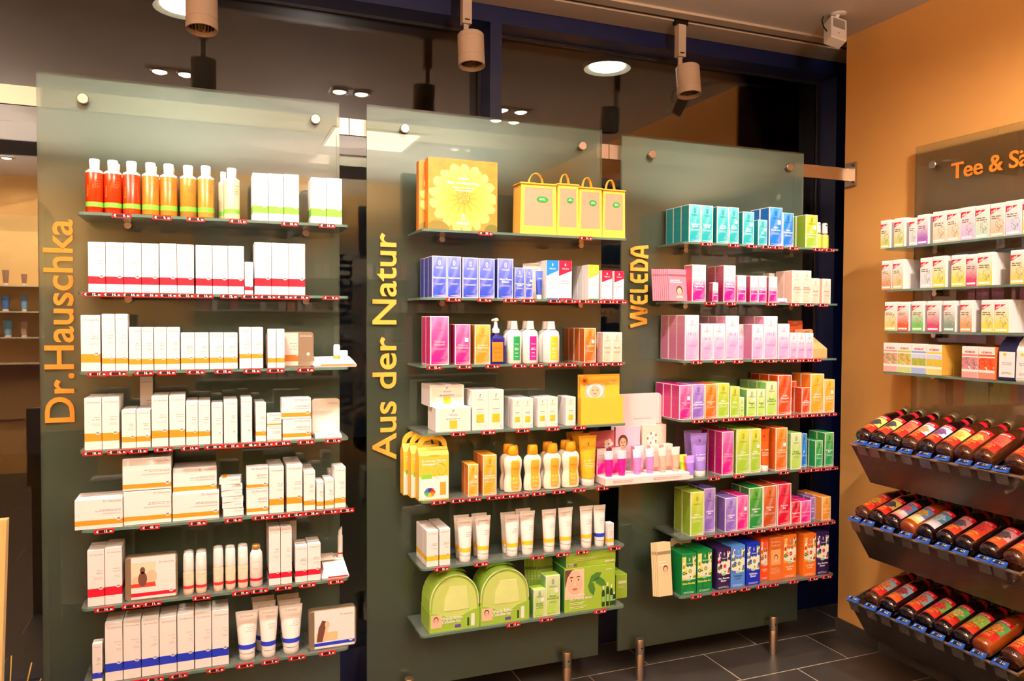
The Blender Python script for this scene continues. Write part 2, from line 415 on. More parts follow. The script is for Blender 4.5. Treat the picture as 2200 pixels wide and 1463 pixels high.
for i in range(3):
    for x, z in KN[i]: MB().cyl((x, .010, z), (x, .026, z), .010, 10).build('spacer', STEEL, t_)
def post(x, label):
    t_ = thing('floor_post', label, 'post', (x, -.035, 0), 0, 'steel posts under the panels')
    MB().lathe([(.0175, 0), (.0175, .100), (.0172, .1005)], 20).build('tube', STEEL, t_, smooth=True)
    MB().lathe([(.0168, .1005), (.0175, .102), (.0175, .157), (.0160, .160)], 20).build('cap_sleeve', STEEL, t_, smooth=True)
    MB().cyl((-.002, -.0182, .128), (-.002, -.012, .128), .0035, 10).build('set_screw_hole', BLACK, t_)
    MB().box(-.012, .012, .0, .045, .114, .134).build('clamp', STEEL, t_)
for x, l in ((.13, 'short steel floor post, farthest left under the left panel'), (.77, 'short steel floor post under right corner of left panel'),
             (1.12, 'short steel floor post under left corner of middle panel'), (1.735, 'short steel floor post under right corner of middle panel'),
             (2.056, 'short steel floor post at left corner of right panel'), (2.714, 'short steel floor post nearest the orange wall')): post(x, l)

# glass shelves
SZ = [1.722, 1.4965, 1.271, 1.0455, .820, .5945, .369]
SX = [(.128, .885), (1.122, 1.898), (2.136, 2.898)]
ROW = ['top', 'second', 'third', 'fourth', 'fifth', 'sixth', 'bottom']
def shelf_outline(w, d, r=.018, n=5):
    p = [(0, 0), (0, -d+r)] + [(r-r*math.cos(a*PI/2/n), -d+r-r*math.sin(a*PI/2/n)) for a in range(1, n+1)]
    p += [(w-r+r*math.sin(a*PI/2/n), -d+r-r*math.cos(a*PI/2/n)) for a in range(0, n+1)] + [(w, 0)]
    return p
def shelf_board(parent, w, d, th=.008):
    o = shelf_outline(w, d); b = MB(); n = len(o)
    b.face([(x, y, 0) for x, y in o], 0); b.face([(x, y, -th) for x, y in reversed(o)], 0)
    for k in range(n):
        (xa, ya), (xb, yb) = o[k], o[(k+1) % n]
        b.face([(xa,ya,-th),(xb,yb,-th),(xb,yb,0),(xa,ya,0)], 1)
    return b.build('board', [SHELF_GLASS, SHELF_EDGE], parent)
def shelf(label, w, loc, rz=0., d=.19, group=''):
    t_ = thing('glass_shelf', label, 'shelf', loc, rz, group)
    shelf_board(t_, w, d)
    for x in (.115, w-.115):
        MB().cyl((x, 0, -.016), (x, -.036, -.016), .0105, 14).build('bracket', STEEL, t_, smooth=True)
    return t_
for i in range(3):
    for k in range(7):
        shelf('glass shelf, %s one on the %s glass panel' % (ROW[k], PNAME[i]), SX[i][1]-SX[i][0], (SX[i][0], -.0005, SZ[k]), 0., .19, 'glass shelves on the %s panel' % PNAME[i])
# glass panel and shelves on the orange wall
TX = 3.125; TZ = [1.712, 1.549, 1.387, 1.226]; TY0 = -.362
t_ = thing('frosted_glass_sheet', 'frosted glass panel on the orange wall behind tea boxes', 'glass panel', (TX, -.35, 0), -PI/2)
glass_pane(t_, 0, .95, .1, 2.127, back=PANEL_BACK_WALL)
for z in (2.04,): knob(t_, .085, z); knob(t_, .86, z)
MB().cyl((.085, .010, 2.04), (.085, .0385, 2.04), .010, 10).build('spacer', STEEL, t_); MB().cyl((.86, .010, 2.04), (.86, .0385, 2.04), .010, 10).build('spacer', STEEL, t_)
for k in range(4):
    shelf('glass tea shelf on the orange wall, %s of four' % ('topmost', 'second from top', 'third from top', 'lowest')[k], .95, (TX-.0005, TY0, TZ[k]), -PI/2, .172, 'glass shelves on the orange wall')

# ---------------------------------------------------------------- track spotlights and motion sensor
LAMP = M('lamp_body', (196, 176, 156), .45)
def track_lamp(x, label):
    t_ = thing('track_spotlight', label, 'spotlight', (x, .165, ZC), 0, 'spotlights hanging from the ceiling track')
    MB().box(-.030, .030, -.014, .014, -.028, -.004).build('track_adapter', BLACK, t_)
    MB().box(-.018, .018, -.016, .016, -.162, -.028).build('gear_box', LAMP, t_)
    MB().box(-.009, .009, -.004, .004, -.226, -.150).build('stem', LAMP, t_)
    MB().box(-.010, .010, -.0175, -.0155, -.150, -.145).build('slot', BLACK, t_)
    R, zt, zb = .0495, -.222, -.345
    h = MB().lathe([(.002, zt), (R*.93, zt), (R, zt-.004), (R, zt-.020), (R*.985, zt-.0205), (R*.985, zt-.0225), (R, zt-.023), (R, zb+.034), (R*.98, zb+.0335), (R*.98, zb+.031), (R*1.01, zb+.0305), (R*1.01, zb), (R*.92, zb), (R*.86, zb+.018)][::-1], 28, cap=False)
    ho = h.build('lamp_head', LAMP, t_, smooth=True); ho.rotation_euler = (math.radians(-7), 0, 0); ho.location = (0, -.028, .002)
    MB().lathe([(.010, zb+.052), (.026, zb+.042), (.042, zb+.014)], 24, cap=False).build('reflector', M('spot_reflector', (150, 126, 92), .25, .9), ho)
    for k in range(-3, 4):
        q = math.sqrt(max(0, .041**2-(k*.010)**2)); MB().box(k*.010-.0012, k*.010+.0012, -q, q, zb+.014, zb+.022).build('louvre', M('louvre', (150, 126, 96), .4, .5), ho)
for x, l in ((.455, 'beige track spotlight above the left panel, nearest the camera'), (1.388, 'beige track spotlight before the blue mullion above middle panel'), (2.348, 'beige track spotlight above the right panel')): track_lamp(x, l)
t_ = thing('motion_sensor', 'white motion sensor on ceiling bracket near the orange wall corner', 'sensor', (2.925, -.13, ZC))
MB().lathe([(.030, -.006), (.034, -.003), (.034, 0)], 20).build('base', WHITE_PLASTIC, t_, smooth=True)
MB().cyl((0, 0, -.004), (-.012, .012, -.04), .009, 10).build('arm', WHITE_PLASTIC, t_)
b = MB().rings([[(-.034,-.02,-.062),(.034,-.02,-.062),(.034,.024,-.062),(-.034,.024,-.062)],[(-.036,-.024,-.056),(.036,-.024,-.056),(.036,.026,-.056),(-.036,.026,-.056)],[(-.036,-.024,.05),(.036,-.024,.05),(.036,.026,.05),(-.036,.026,.05)],[(-.030,-.018,.06),(.030,-.018,.06),(.030,.022,.06),(-.030,.022,.06)]])
ho = b.build('housing', WHITE_PLASTIC, t_); ho.location = (-.015, -.002, -.075); ho.rotation_euler = (math.radians(-22), math.radians(14), math.radians(-12))
MB().box(-.027, .027, -.0262, -.0235, -.004, .042).build('detector_window', M('sensor_window', (150, 140, 128), .3), ho)
MB().cyl((.0, -.0245, -.03), (.0, -.0235, -.03), .003, 8).build('status_light', M('status_led', (150, 60, 50), .3), ho)
MB().tube([(-.05, .03, -.008), (-.066, .02, -.03), (-.064, .012, -.06), (-.05, .006, -.078)], .003, 6).build('cable', BLACK, t_)
# ---------------------------------------------------------------- placing goods on shelves
ITEMS = []
def place(p, r, x, w, d, y, z=0., rot=0.):
    """x = left edge along the shelf, y = front face in front of the panel (negative); returns location, turn"""
    if p < 3: return ((x+w/2, y+d/2, SZ[r]+z+.0003), rot)
    return ((TX+y+d/2, -(x+w/2), TZ[r]+z+.0003), -PI/2+rot)
def where(p, r):
    return '%s shelf, %s panel' % (ROW[r], PNAME[p]) if p < 3 else '%s tea shelf' % ('top', 'second', 'third', 'lowest')[r]
def reg(o, desc, cat, p, r, x, k=0, zlev=0.):
    ITEMS.append([o, desc, cat, where(p, r), x, k, zlev]); return o
def clone(o, parent=None):
    c = o.copy(); COL.objects.link(c)
    if parent: c.parent = parent
    for ch in list(o.children): clone(ch, c)
    return c
def repeat(o, n, d, p, desc, cat, r, x, y, zlev=0., gap=.0012, jig=.0015):
    reg(o, desc, cat, p, r, x, 0, zlev)
    rr = random.Random(int(x*1e4)+r)
    for k in range(1, n):
        if y + (k+1)*(d+gap) > -.001: break
        c = clone(o); j = rr.uniform(-jig, jig)*.6
        if p < 3: c.location.y += k*(d+gap); c.location.x += j
        else: c.location.x += k*(d+gap); c.location.y += j
        reg(c, desc, cat, p, r, x, k, zlev)

def carton_mesh(name, w, d, h, mats, strips=None, front=None, side=0, top=None, c=.0007):
    """folded carton: chamfered edges, printed strips (z0, z1, material), tuck flap on top"""
    b = MB(); cuts = [0., c]; ms = [side]
    if strips:
        zs = sorted({z for s in strips for z in s[:2]}); cuts += [z for z in zs if c < z < h-c]
    cuts += [h-c, h]
    def mat_at(z):
        for s in strips or []:
            if s[0] <= z <= s[1]: return s[2]
        return side
    X, Y = w/2, d/2
    def ring(z, i): # 8 points, ccw from above, starting front-left
        a, e = X-i, Y-i
        return [(-a+c, -e, z), (a-c, -e, z), (a, -e+c, z), (a, e-c, z), (a-c, e, z), (-a+c, e, z), (-a, e-c, z), (-a, -e+c, z)]
    R = [ring(z, c if k in (0, len(cuts)-1) else 0) for k, z in enumerate(cuts)]
    for k in range(len(cuts)-1):
        zm = (cuts[k]+cuts[k+1])/2; v0, v1 = cuts[k]/h, cuts[k+1]/h
        for q in range(8):
            j = (q+1) % 8; m = mat_at(zm)
            if front is not None and not strips: m = front if q == 0 else m
            b.face([R[k][q], R[k][j], R[k+1][j], R[k+1][q]], m, [(0, v0), (1, v0), (1, v1), (0, v1)])
    tp = side if top is None else top
    b.face(R[-1], tp, [(.5, .5)]*8); b.face(R[0][::-1], side, [(.5, .5)]*8)
    e = .0006; x1, y0, y1 = X-.002, -Y+d*.08, Y-.001
    for q in (((-x1,y0,h),(x1,y0,h),(x1,y0,h+e),(-x1,y0,h+e)), ((-x1,y0,h+e),(x1,y0,h+e),(x1,y1,h+e),(-x1,y1,h+e)), ((-x1,y1,h),(-x1,y0,h),(-x1,y0,h+e),(-x1,y1,h+e)), ((x1,y0,h),(x1,y1,h),(x1,y1,h+e),(x1,y0,h+e))):
        b.face(q, tp, [(.5, .5)]*4)
    return b.mesh(name, mats)

BANDC = {'green': (122, 190, 62), 'red': (196, 12, 42), 'orange': (240, 146, 34), 'blue': (22, 44, 170), 'yellow': (246, 190, 36)}
def band_mat(c): return M('band_'+c, BANDC[c], .5)
def emblem(mb, x, z, r, y, mw, mi):
    """round emblem: pale disc with a small cup of leaves"""
    mb.ell(x, z, r, r, y, mw, 14)
    for s in (-1, 1):
        mb.poly([(x+s*a, z+c) for a, c in ((.1*r, -.62*r), (.55*r, -.3*r), (.62*r, .35*r), (.38*r, .28*r), (.34*r, -.15*r), (.06*r, -.34*r))][::s], y-.0002, mi)
    mb.ell(x, z+.02*r, .17*r, .3*r, y-.0002, mi, 8)
def hb(p, r, x, w, h, band, b=(.15, .3), d=None, y=-.178, n=1, z=0., txt=None, rot=0., desc=None):
    w -= .0014; d = d or min(max(w, .03), .055)
    mats = [CARD] + ([band_mat(band)] if band != 'none' else [])
    strips = [(b[0]*h, b[1]*h, 1)] if band != 'none' else None
    loc, rz = place(p, r, x, w, d, y, z, rot)
    o = link('skincare_carton', carton_mesh('skincare_carton', w, d, h, mats, strips), None, loc, rz)
    t = MB(); yf = -d/2-.0004; rr = random.Random(int(x*1e4)+r*7)
    ts = min(.0062, w*.105)
    put_text(t, 'Dr.Hauschka', w/2-.003, h-h*.085-ts*.4, ts, yf, 0, 'r', width=w*.80)
    if txt:
        for k, ln in enumerate(txt.split()): put_text(t, ln, w/2-.004, h*.66-k*h*.055, ts*.8, yf, 1, 'r', width=w*.55)
        bars(t, -w*.0, w/2-.004, [h*.545, h*.52], .0012, yf, 1, rr, 'r')
    else:
        z0 = h*.62; bars(t, -w*.12, w/2-.004, [z0, z0-h*.045], .0022, yf, 1, rr, 'r')
        bars(t, -w*.15, w/2-.004, [z0-h*.12, z0-h*.145], .0011, yf, 1, rr, 'r')
    t.build('lettering', [INK, INK_SOFT], o)
    if band != 'none' and h*(b[1]-b[0]) > .008:
        e = MB(); er = min(.0065, w*.14); emblem(e, w/2-er-.0035, b[1]*h+er*.25, er, yf, 0, 1)
        e.build('emblem', [CARD, INK_DARK if band != 'green' else INK], o)
    elif band == 'none':
        e = MB(); emblem(e, w/2-.009, h*.27, .0045, yf, 0, 1); e.build('emblem', [CARD, M('amber_ink', (190, 110, 40), .6)], o)
    tall = 'tall slim' if h/w > 3.4 else ('wide' if w/h > 1.15 else ('small' if h < .075 else ''))
    ds = desc or ((tall+' ' if tall else '')+'white carton '+('with %s band' % band if band != 'none' else 'without coloured band'))
    repeat(o, n, d, p, ds, 'carton', r, x, y, z)
    return o
def soap(p, r, x, w, h, z=0., rot=0., y=-.170):
    d = .055; loc, rz = place(p, r, x, w, d, y, z, rot)
    o = link('soap_box', carton_mesh('soap_box', w, d, h-.0006, [CARD]), None, loc, rz)
    t = MB(); bars(t, -w*.05, w/2-.004, [h*.6], .002, -d/2-.0004, 0, random.Random(int(h*1e5)), 'r')
    t.build('lettering', [INK_SOFT], o)
    if abs(rot) > .1: MB().box(-w*.38, -w*.16, -d/2, d/2, h, h+.0005).build('band', band_mat('orange'), o)
    reg(o, 'flat white soap box in leaning stack', 'carton', p, r, x, 0, z)

# ---- gradient cartons with white edges
WC = {  # top, bottom, brand ink, name ink
 'blue': ((120, 140, 226), (34, 66, 190), (225, 228, 245), (245, 246, 252)), 'magenta': ((232, 120, 186), (214, 10, 130), (190, 90, 110), (238, 180, 190)),
 'amber': ((244, 186, 74), (232, 140, 32), (190, 120, 40), (250, 226, 190)), 'deepamber': ((224, 150, 40), (206, 92, 22), (150, 80, 30), (245, 210, 170)),
 'peach': ((246, 222, 208), (238, 196, 172), (206, 160, 140), (190, 120, 100)), 'calendula': ((246, 190, 62), (238, 160, 38), (196, 126, 34), (252, 244, 226)),
 'birch': ((214, 228, 176), (170, 208, 84), (84, 76, 140), (70, 100, 60)), 'teal': ((96, 206, 206), (14, 160, 172), (20, 96, 120), (244, 250, 250)),
 'sky': ((50, 150, 220), (16, 108, 200), (20, 50, 120), (240, 246, 252)), 'lime': ((206, 206, 60), (146, 186, 48), (110, 116, 40), (248, 250, 226)),
 'rose': ((244, 232, 236), (218, 14, 140), (214, 150, 160), (252, 240, 246)), 'iris': ((246, 234, 240), (222, 160, 204), (204, 150, 160), (112, 70, 150)),
 'lilac': ((168, 140, 214), (126, 92, 186), (74, 50, 120), (246, 240, 252)), 'orange': ((240, 150, 40), (236, 100, 24), (170, 80, 24), (252, 222, 190)),
 'redorange': ((232, 86, 30), (224, 70, 26), (150, 40, 20), (252, 240, 232)), 'green': ((90, 168, 70), (22, 140, 76), (20, 70, 30), (236, 246, 236)),
 'leafgreen': ((96, 160, 40), (18, 124, 52), (16, 70, 24), (244, 250, 240)), 'brown': ((206, 110, 50), (178, 70, 26), (110, 40, 20), (248, 230, 216)),
 'red': ((206, 50, 70), (206, 16, 50), (120, 16, 30), (250, 236, 238)), 'cream': ((236, 226, 204), (230, 214, 186), (150, 120, 100), (150, 120, 100))}
_wm = {}
WSIDE = {'rose': (190, 36, 96), 'iris': (206, 120, 160), 'peach': (238, 196, 178), 'birch': (110, 176, 90), 'cream': (222, 206, 176), 'calendula': (222, 120, 36)}
def weleda_mat(c, front):
    if (c, front) in _wm: return _wm[c, front]
    ct, cb = lin(WC[c][0]), lin(WC[c][1])
    n = NT('print_%s_%s' % (c, 'front' if front else 'side')); u, v = n.uv()
    if c in ('rose', 'iris'):
        g_ = n.m('SMOOTH_MIN', n.m('MAXIMUM', n.m('MULTIPLY', n.m('SUBTRACT', v, .40), 3.4 if c == 'rose' else 2.2), 0.), 1., .2)
    else: g_ = n.m('MULTIPLY', v, v)
    col = n.mix(g_, cb, ct)
    if front:
        du = n.m('ADD', u, .45); dv = n.m('SUBTRACT', v, 1.25)
        ds = n.m('SQRT', n.m('ADD', n.m('MULTIPLY', du, du), n.m('MULTIPLY', n.m('MULTIPLY', dv, dv), 1.6)))
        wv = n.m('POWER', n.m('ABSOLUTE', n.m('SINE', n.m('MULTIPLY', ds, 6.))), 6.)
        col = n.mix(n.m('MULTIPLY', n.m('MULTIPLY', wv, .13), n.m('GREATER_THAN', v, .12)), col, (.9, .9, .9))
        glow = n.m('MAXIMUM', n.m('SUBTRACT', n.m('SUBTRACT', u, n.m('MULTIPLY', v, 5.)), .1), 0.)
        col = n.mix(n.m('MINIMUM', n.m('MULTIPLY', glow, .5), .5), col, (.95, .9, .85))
    else:
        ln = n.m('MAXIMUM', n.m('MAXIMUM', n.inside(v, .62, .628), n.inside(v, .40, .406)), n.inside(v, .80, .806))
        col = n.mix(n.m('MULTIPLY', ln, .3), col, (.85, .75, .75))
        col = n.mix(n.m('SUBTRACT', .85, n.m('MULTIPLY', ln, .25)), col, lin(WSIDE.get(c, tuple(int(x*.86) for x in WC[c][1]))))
    br = n.m('SUBTRACT', 1., n.rect(u, v, .045, .955, .016, .984))
    edge = lin((246, 240, 226)) if c not in ('peach', 'iris') else lin((246, 236, 230))
    col = n.mix(br, col, edge)
    _wm[c, front] = n.fin(col, .38, 0, .5); return n.mat
DESCW = {'blue': 'blue carton with white edges', 'magenta': 'magenta gradient carton', 'amber': 'amber orange carton', 'deepamber': 'dark amber carton', 'peach': 'pale peach carton',
 'calendula': 'yellow orange carton', 'birch': 'pale birch green carton', 'teal': 'turquoise carton with white edges', 'sky': 'bright sky blue carton', 'lime': 'lime yellow carton',
 'rose': 'white to hot pink carton', 'iris': 'pale mauve carton lettered IRIS', 'lilac': 'lilac purple carton', 'orange': 'orange gradient carton', 'redorange': 'red orange carton',
 'green': 'dark green carton', 'leafgreen': 'leaf green carton', 'brown': 'rust brown carton', 'red': 'crimson red carton', 'cream': 'cream carton at the back'}
def wb(p, r, x, w, h, c, name, d=None, y=-.178, n=1, z=0., rot=0.):
    w -= .0006; d = d or min(max(w, .03), .055)
    top = M('lid_'+c, WC[c][1] if c not in ('rose', 'iris', 'peach') else (240, 214, 214), .45)
    loc, rz = place(p, r, x, w, d, y, z, rot)
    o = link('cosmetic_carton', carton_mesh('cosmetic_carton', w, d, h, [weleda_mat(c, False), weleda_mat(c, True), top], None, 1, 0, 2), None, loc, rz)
    t = MB(); yf = -d/2-.0004; rr = random.Random(int(x*1e4)+r*7)
    lz = h*.84; lw = min(.0045, w*.09)
    for s in (0, 1):  # small oval logo, two nested strokes
        a = lw*(1-.45*s); t.rings([[(a*math.cos(q*PI/6), yf, lz+2.1*a*math.sin(q*PI/6)) for q in range(12)], [(a*.72*math.cos(q*PI/6), yf, lz+2.1*a*.78*math.sin(q*PI/6)) for q in range(12)]], 0, False)
    zb = h*.70 if c != 'iris' else h*.76
    put_text(t, 'WELEDA', 0, zb, min(.0062, w*.13), yf, 0, 'c', width=w*.5)
    if c == 'iris': put_text(t, 'I R I S', 0, h*.555, w*.16, yf, 1, 'c', width=w*.58)
    else:
        L = name.split('|')
        for k, ln in enumerate(L): put_text(t, ln, 0, h*.46-k*w*.15, min(.0068, w*.135), yf, 1, 'c', width=w*.80, bold=.02)
    bars(t, -w*.36, w*.36, [h*.36-w*.06, h*.335-w*.06], .0011, yf, 1, rr, 'c'); bars(t, -w*.4, w*.4, [h*.05], .0010, yf, 1, rr, 'c')
    t.build('lettering', [M('brand_ink_'+c, WC[c][2], .5), M('name_ink_'+c, WC[c][3], .5)], o)
    if rr.random() < .3 and h > .09 and c not in ('iris', 'rose', 'peach'):
        MB().box(w*.14, w*.36, yf-.0004, yf+.0003, h*.56, h*.56+w*.26).build('sticker', WHITE_INK, o)
    tall = 'tall ' if h > .145 else ('small ' if h < .075 else '')
    repeat(o, n, d, p, tall+DESCW[c], 'carton', r, x, y, z)
    return o

# ---- white cartons with a slanted coloured head
OC = {'cyan': (10, 128, 206), 'crimson': (206, 20, 66), 'yellow': (248, 196, 50)}
def ob(p, r, x, w, h, c, name, d=None, y=-.178, n=1):
    k = ('ob', c)
    if k not in _wm:
        m = NT('slant_head_'+c); u, v = m.uv()
        hd = m.m('GREATER_THAN', v, m.m('ADD', .60, m.m('MULTIPLY', u, .14)))
        ft = m.m('LESS_THAN', v, .035)
        fc = OC[c] if c != 'yellow' else (20, 140, 70)
        m.fin(m.mix(ft, m.mix(hd, lin((240, 238, 240)), lin(OC[c])), lin(fc)), .4); _wm[k] = m.mat
    d = d or min(w, .055); w -= .0006; loc, rz = place(p, r, x, w, d, y)
    o = link('toothpaste_carton', carton_mesh('toothpaste_carton', w, d, h, [CARD, _wm[k], M('head_'+c, OC[c], .45)], None, 1, 0, 2), None, loc, rz)
    t = MB(); yf = -d/2-.0004; put_text(t, 'WELEDA', 0, h*.77, w*.11, yf, 0, 'c', width=w*.55)
    t.ell(0, h*.89, w*.05, w*.10, yf, 0, 10)
    for q, ln in enumerate(name.split('|')): put_text(t, ln, 0, h*.46-q*w*.16, w*.10, yf, 1, 'c', width=w*.75)
    t.build('lettering', [WHITE_INK, M('head_ink_'+c, tuple(int(v*.8) for v in OC[c]), .5)], o)
    repeat(o, n, d, p, 'white carton with slanted %s head' % {'cyan': 'blue', 'crimson': 'crimson', 'yellow': 'yellow'}[c], 'carton', r, x, y)

# ---- pale baby-care cartons with a small yellow picture
def bb_(p, r, x, w, h, kind, d=None, y=-.178, n=1, z=0.):
    k = ('bb',)
    if k not in _wm:
        m = NT('print_pale_peach'); u, v = m.uv()
        br = m.m('SUBTRACT', 1., m.rect(u, v, .05, .95, .03, .97))
        m.fin(m.mix(br, m.mix(m.m('ABSOLUTE', m.m('SUBTRACT', v, .5)), lin((248, 232, 216)), lin((240, 214, 196))), lin((240, 236, 234))), .45); _wm[k] = m.mat
    w -= .0008; d = d or min(w, .055); loc, rz = place(p, r, x, w, d, y, z)
    o = link('baby_care_carton', carton_mesh('baby_care_carton', w, d, h, [CARD, _wm[k]], None, 1, 0, 0), None, loc, rz)
    t = MB(); yf = -d/2-.0004; s = min(w, h)
    t.poly([(-s*.04, h*.80), (-s*.01, h*.80), (0, h*.87), (s*.05, h*.90), (s*.05, h*.915), (-s*.03, h*.90)], yf, 0)
    put_text(t, 'WELEDA', 0, h*(.66 if kind == 'w' else .75), s*.07, yf, 0, 'c', width=w*.42)
    bars(t, -w*.3, w*.3, [h*.52], .002, yf, 0, random.Random(3), 'c'); bars(t, -w*.28, w*.28, [h*.46], .0011, yf, 1, random.Random(4), 'c')
    t.build('lettering', [M('plum_ink', (120, 90, 160), .6), INK_SOFT], o)
    q = s*.16 if kind == 'w' else w*.24
    MB().box(-q, q, yf-.0003, yf+.0002, h*.30-q, h*.30+q).build('picture', M('yellow_print', (246, 186, 44), .5, var=.25, vscale=60), o)
    MB().box(w*.26, w*.44, yf-.0003, yf+.0002, h*.06, h*.06+w*.16).build('seal', M('lilac_print', (214, 206, 236), .5), o) if kind == 't' else None
    repeat(o, n, d, p, 'wide pale peach carton' if kind == 'w' else ('tall pale carton with yellow picture' if h > .12 else 'pale carton with yellow picture'), 'carton', r, x, y, z)
bb = bb_

# ---- elixir cartons: painted fruit between coloured head and foot
EC = {'green': ((8, 112, 52), (226, 206, 70), (120, 150, 40)), 'purple': ((38, 20, 66), (70, 30, 90), (206, 50, 60)), 'skyblue': ((74, 130, 206), (80, 90, 170), (90, 150, 60)),
      'royal': ((16, 40, 170), (60, 70, 160), (110, 150, 60)), 'vermilion': ((232, 74, 26), (240, 150, 40), (190, 30, 30)), 'tangerine': ((232, 112, 28), (244, 150, 40), (196, 40, 30))}
ED = {'green': 'dark green carton with painted yellow fruit', 'purple': 'dark purple carton with painted berries', 'skyblue': 'light blue carton with painted sloes', 'royal': 'royal blue carton with painted sloes',
      'vermilion': 'vermilion carton with painted berries', 'tangerine': 'orange carton with painted berries'}
def eb(p, r, x, w, h, c, name, d=None, y=-.178, n=1):
    k = ('eb', c); base, f1, f2 = EC[c]
    if k not in _wm:
        m = NT('fruit_print_'+c); u, v = m.uv()
        vo = m.node('ShaderNodeTexVoronoi'); m.t.links.new(m.uvv, vo.inputs['Vector']); vo.inputs['Scale'].default_value = 1.
        mp = m.node('ShaderNodeMapping'); m.t.links.new(m.uvv, mp.inputs[0]); mp.inputs['Scale'].default_value = (4.6, 11, 1); m.t.links.new(mp.outputs[0], vo.inputs['Vector'])
        sp = m.node('ShaderNodeSeparateColor'); m.t.links.new(vo.outputs['Color'], sp.inputs[0])
        fr = m.mix(m.m('GREATER_THAN', sp.outputs[0], .62), lin(f1), lin(f2)); fr = m.mix(m.m('GREATER_THAN', sp.outputs[1], .72), fr, lin((70, 110, 40)))
        fr = m.mix(m.m('LESS_THAN', vo.outputs['Distance'], .16), fr, lin(tuple(min(255, q+70) for q in f1)))
        pat = m.mix(m.m('GREATER_THAN', vo.outputs['Distance'], .52), fr, lin((238, 228, 204)))
        col = m.mix(m.rect(u, v, .03, .97, .36, .93), lin(base), pat)
        col = m.mix(m.rect(u, v, .30, .74, .70, 1.), col, lin(base))
        col = m.mix(m.disc(u, v, .5, .365, .16, .03), col, lin((150, 200, 160)))
        m.fin(col, .4); _wm[k] = m.mat
    w -= .0008; d = d or min(w, .055); loc, rz = place(p, r, x, w, d, y)
    o = link('elixir_carton', carton_mesh('elixir_carton', w, d, h, [M('elixir_'+c, base, .4), _wm[k]], None, 1, 0, 0), None, loc, rz)
    t = MB(); yf = -d/2-.0004; put_text(t, 'WELEDA', w*.02, h*.745, w*.075, yf, 0, 'c', width=w*.36); t.ell(w*.02, h*.86, w*.055, w*.12, yf, 1, 12)
    for q, ln in enumerate(name.split('|')): put_text(t, ln, 0, h*.25-q*w*.15, w*.115, yf, 2, 'c', width=w*.84, bold=.02)
    bars(t, -w*.4, w*.4, [h*.06, h*.035], .0012, yf, 0, random.Random(5), 'c')
    t.build('lettering', [WHITE_INK, M('pale_green_ink', (150, 180, 120) if c == 'green' else (160, 150, 190), .5), M('title_'+c, (244, 226, 90) if c == 'green' else (250, 246, 240) if c in ('purple', 'royal') else (60, 30, 40) if c == 'skyblue' else (250, 222, 190), .5)], o)
    repeat(o, n, d, p, ED[c], 'carton', r, x, y)

# ---- tea boxes
TC = {'lime': (206, 208, 120), 'mist': (206, 216, 220), 'violet': (170, 96, 190), 'peach': (246, 206, 176), 'lilac': (222, 186, 228), 'mint': (196, 222, 204), 'apricot': (246, 200, 170), 'lavender': (206, 206, 238),
      'salmon': (232, 150, 110), 'sand': (226, 190, 130), 'yellow': (236, 214, 84), 'cerise': (206, 60, 110), 'citron': (222, 212, 92), 'amber': (246, 206, 120), 'brick': (220, 80, 50), 'green': (110, 186, 90), 'sage': (120, 146, 130), 'clay': (206, 150, 96)}
TD = {'mist': 'pale grey', 'mint': 'mint green', 'citron': 'citron yellow', 'clay': 'clay brown', 'brick': 'brick red', 'sage': 'sage green', 'lavender': 'lavender blue'}
def tea(p, r, x, w, h, c, d=.06, y=-.162, n=1):
    k = ('tea', c)
    if k not in _wm:
        m = NT('tea_print_'+c); u, v = m.uv(); tint = lin(TC[c])
        g_ = m.m('MINIMUM', m.m('MAXIMUM', m.m('MULTIPLY', m.m('SUBTRACT', .82, v), 1.7), 0.), 1.)
        col = m.mix(g_, lin((244, 238, 232)), tint)
        nz = m.noise(m.uvv, 9., 4., .65)
        pl = m.m('MULTIPLY', m.disc(u, v, .64, .34, .30, .19), m.m('GREATER_THAN', nz, .53))
        col = m.mix(m.m('MULTIPLY', pl, .75), col, m.mix(m.m('GREATER_THAN', nz, .63), lin((120, 130, 70)), lin((250, 246, 236))))
        col = m.mix(m.rect(u, v, .06, .86, .055, .115), col, lin((250, 248, 246)))
        tri = m.m('MULTIPLY', m.inside(v, .68, .86), m.m('LESS_THAN', m.m('MULTIPLY', u, .235), m.m('SUBTRACT', v, .68)))
        tri = m.m('MULTIPLY', m.m('LESS_THAN', m.m('ADD', m.m('MULTIPLY', u, .235), .68), v), m.m('LESS_THAN', v, .86))
        col = m.mix(tri, col, lin((206, 22, 42)))
        col = m.mix(m.m('GREATER_THAN', v, .93), col, lin((250, 248, 246)))
        m.fin(col, .45); _wm[k] = m.mat
    w -= .0008; loc, rz = place(p, r, x, w, d, y)
    o = link('tea_box', carton_mesh('tea_box', w, d, h, [CARD, _wm[k]], None, 1, 0, 0), None, loc, rz)
    t = MB(); yf = -d/2-.0004
    V = []; s = w*.14
    put_text(t, 'H&S', -w*.40, h*.725, s, yf, 0, 'l', bold=.03, fn=lambda X, Y, Z: (X, Y, Z+(X+w*.40)*.42))
    bars(t, -w*.40, w*.34, [h*.60, h*.54], .0034, yf, 1, random.Random(int(x*1e4)), 'l')
    t.build('lettering', [WHITE_INK, M('olive_ink', (122, 112, 74), .6)], o)
    repeat(o, n, d, p, '%s fronted tea box' % TD.get(c, c), 'tea box', r, x, y)
HC = {'pink': ((238, 150, 140), (120, 150, 80)), 'green': ((170, 200, 80), (206, 120, 90)), 'blue': ((120, 160, 220), (70, 130, 60)), 'yellow': ((246, 206, 70), (196, 160, 40)), 'rose': ((238, 130, 130), (130, 120, 130)), 'orange': ((238, 90, 40), (200, 60, 20))}
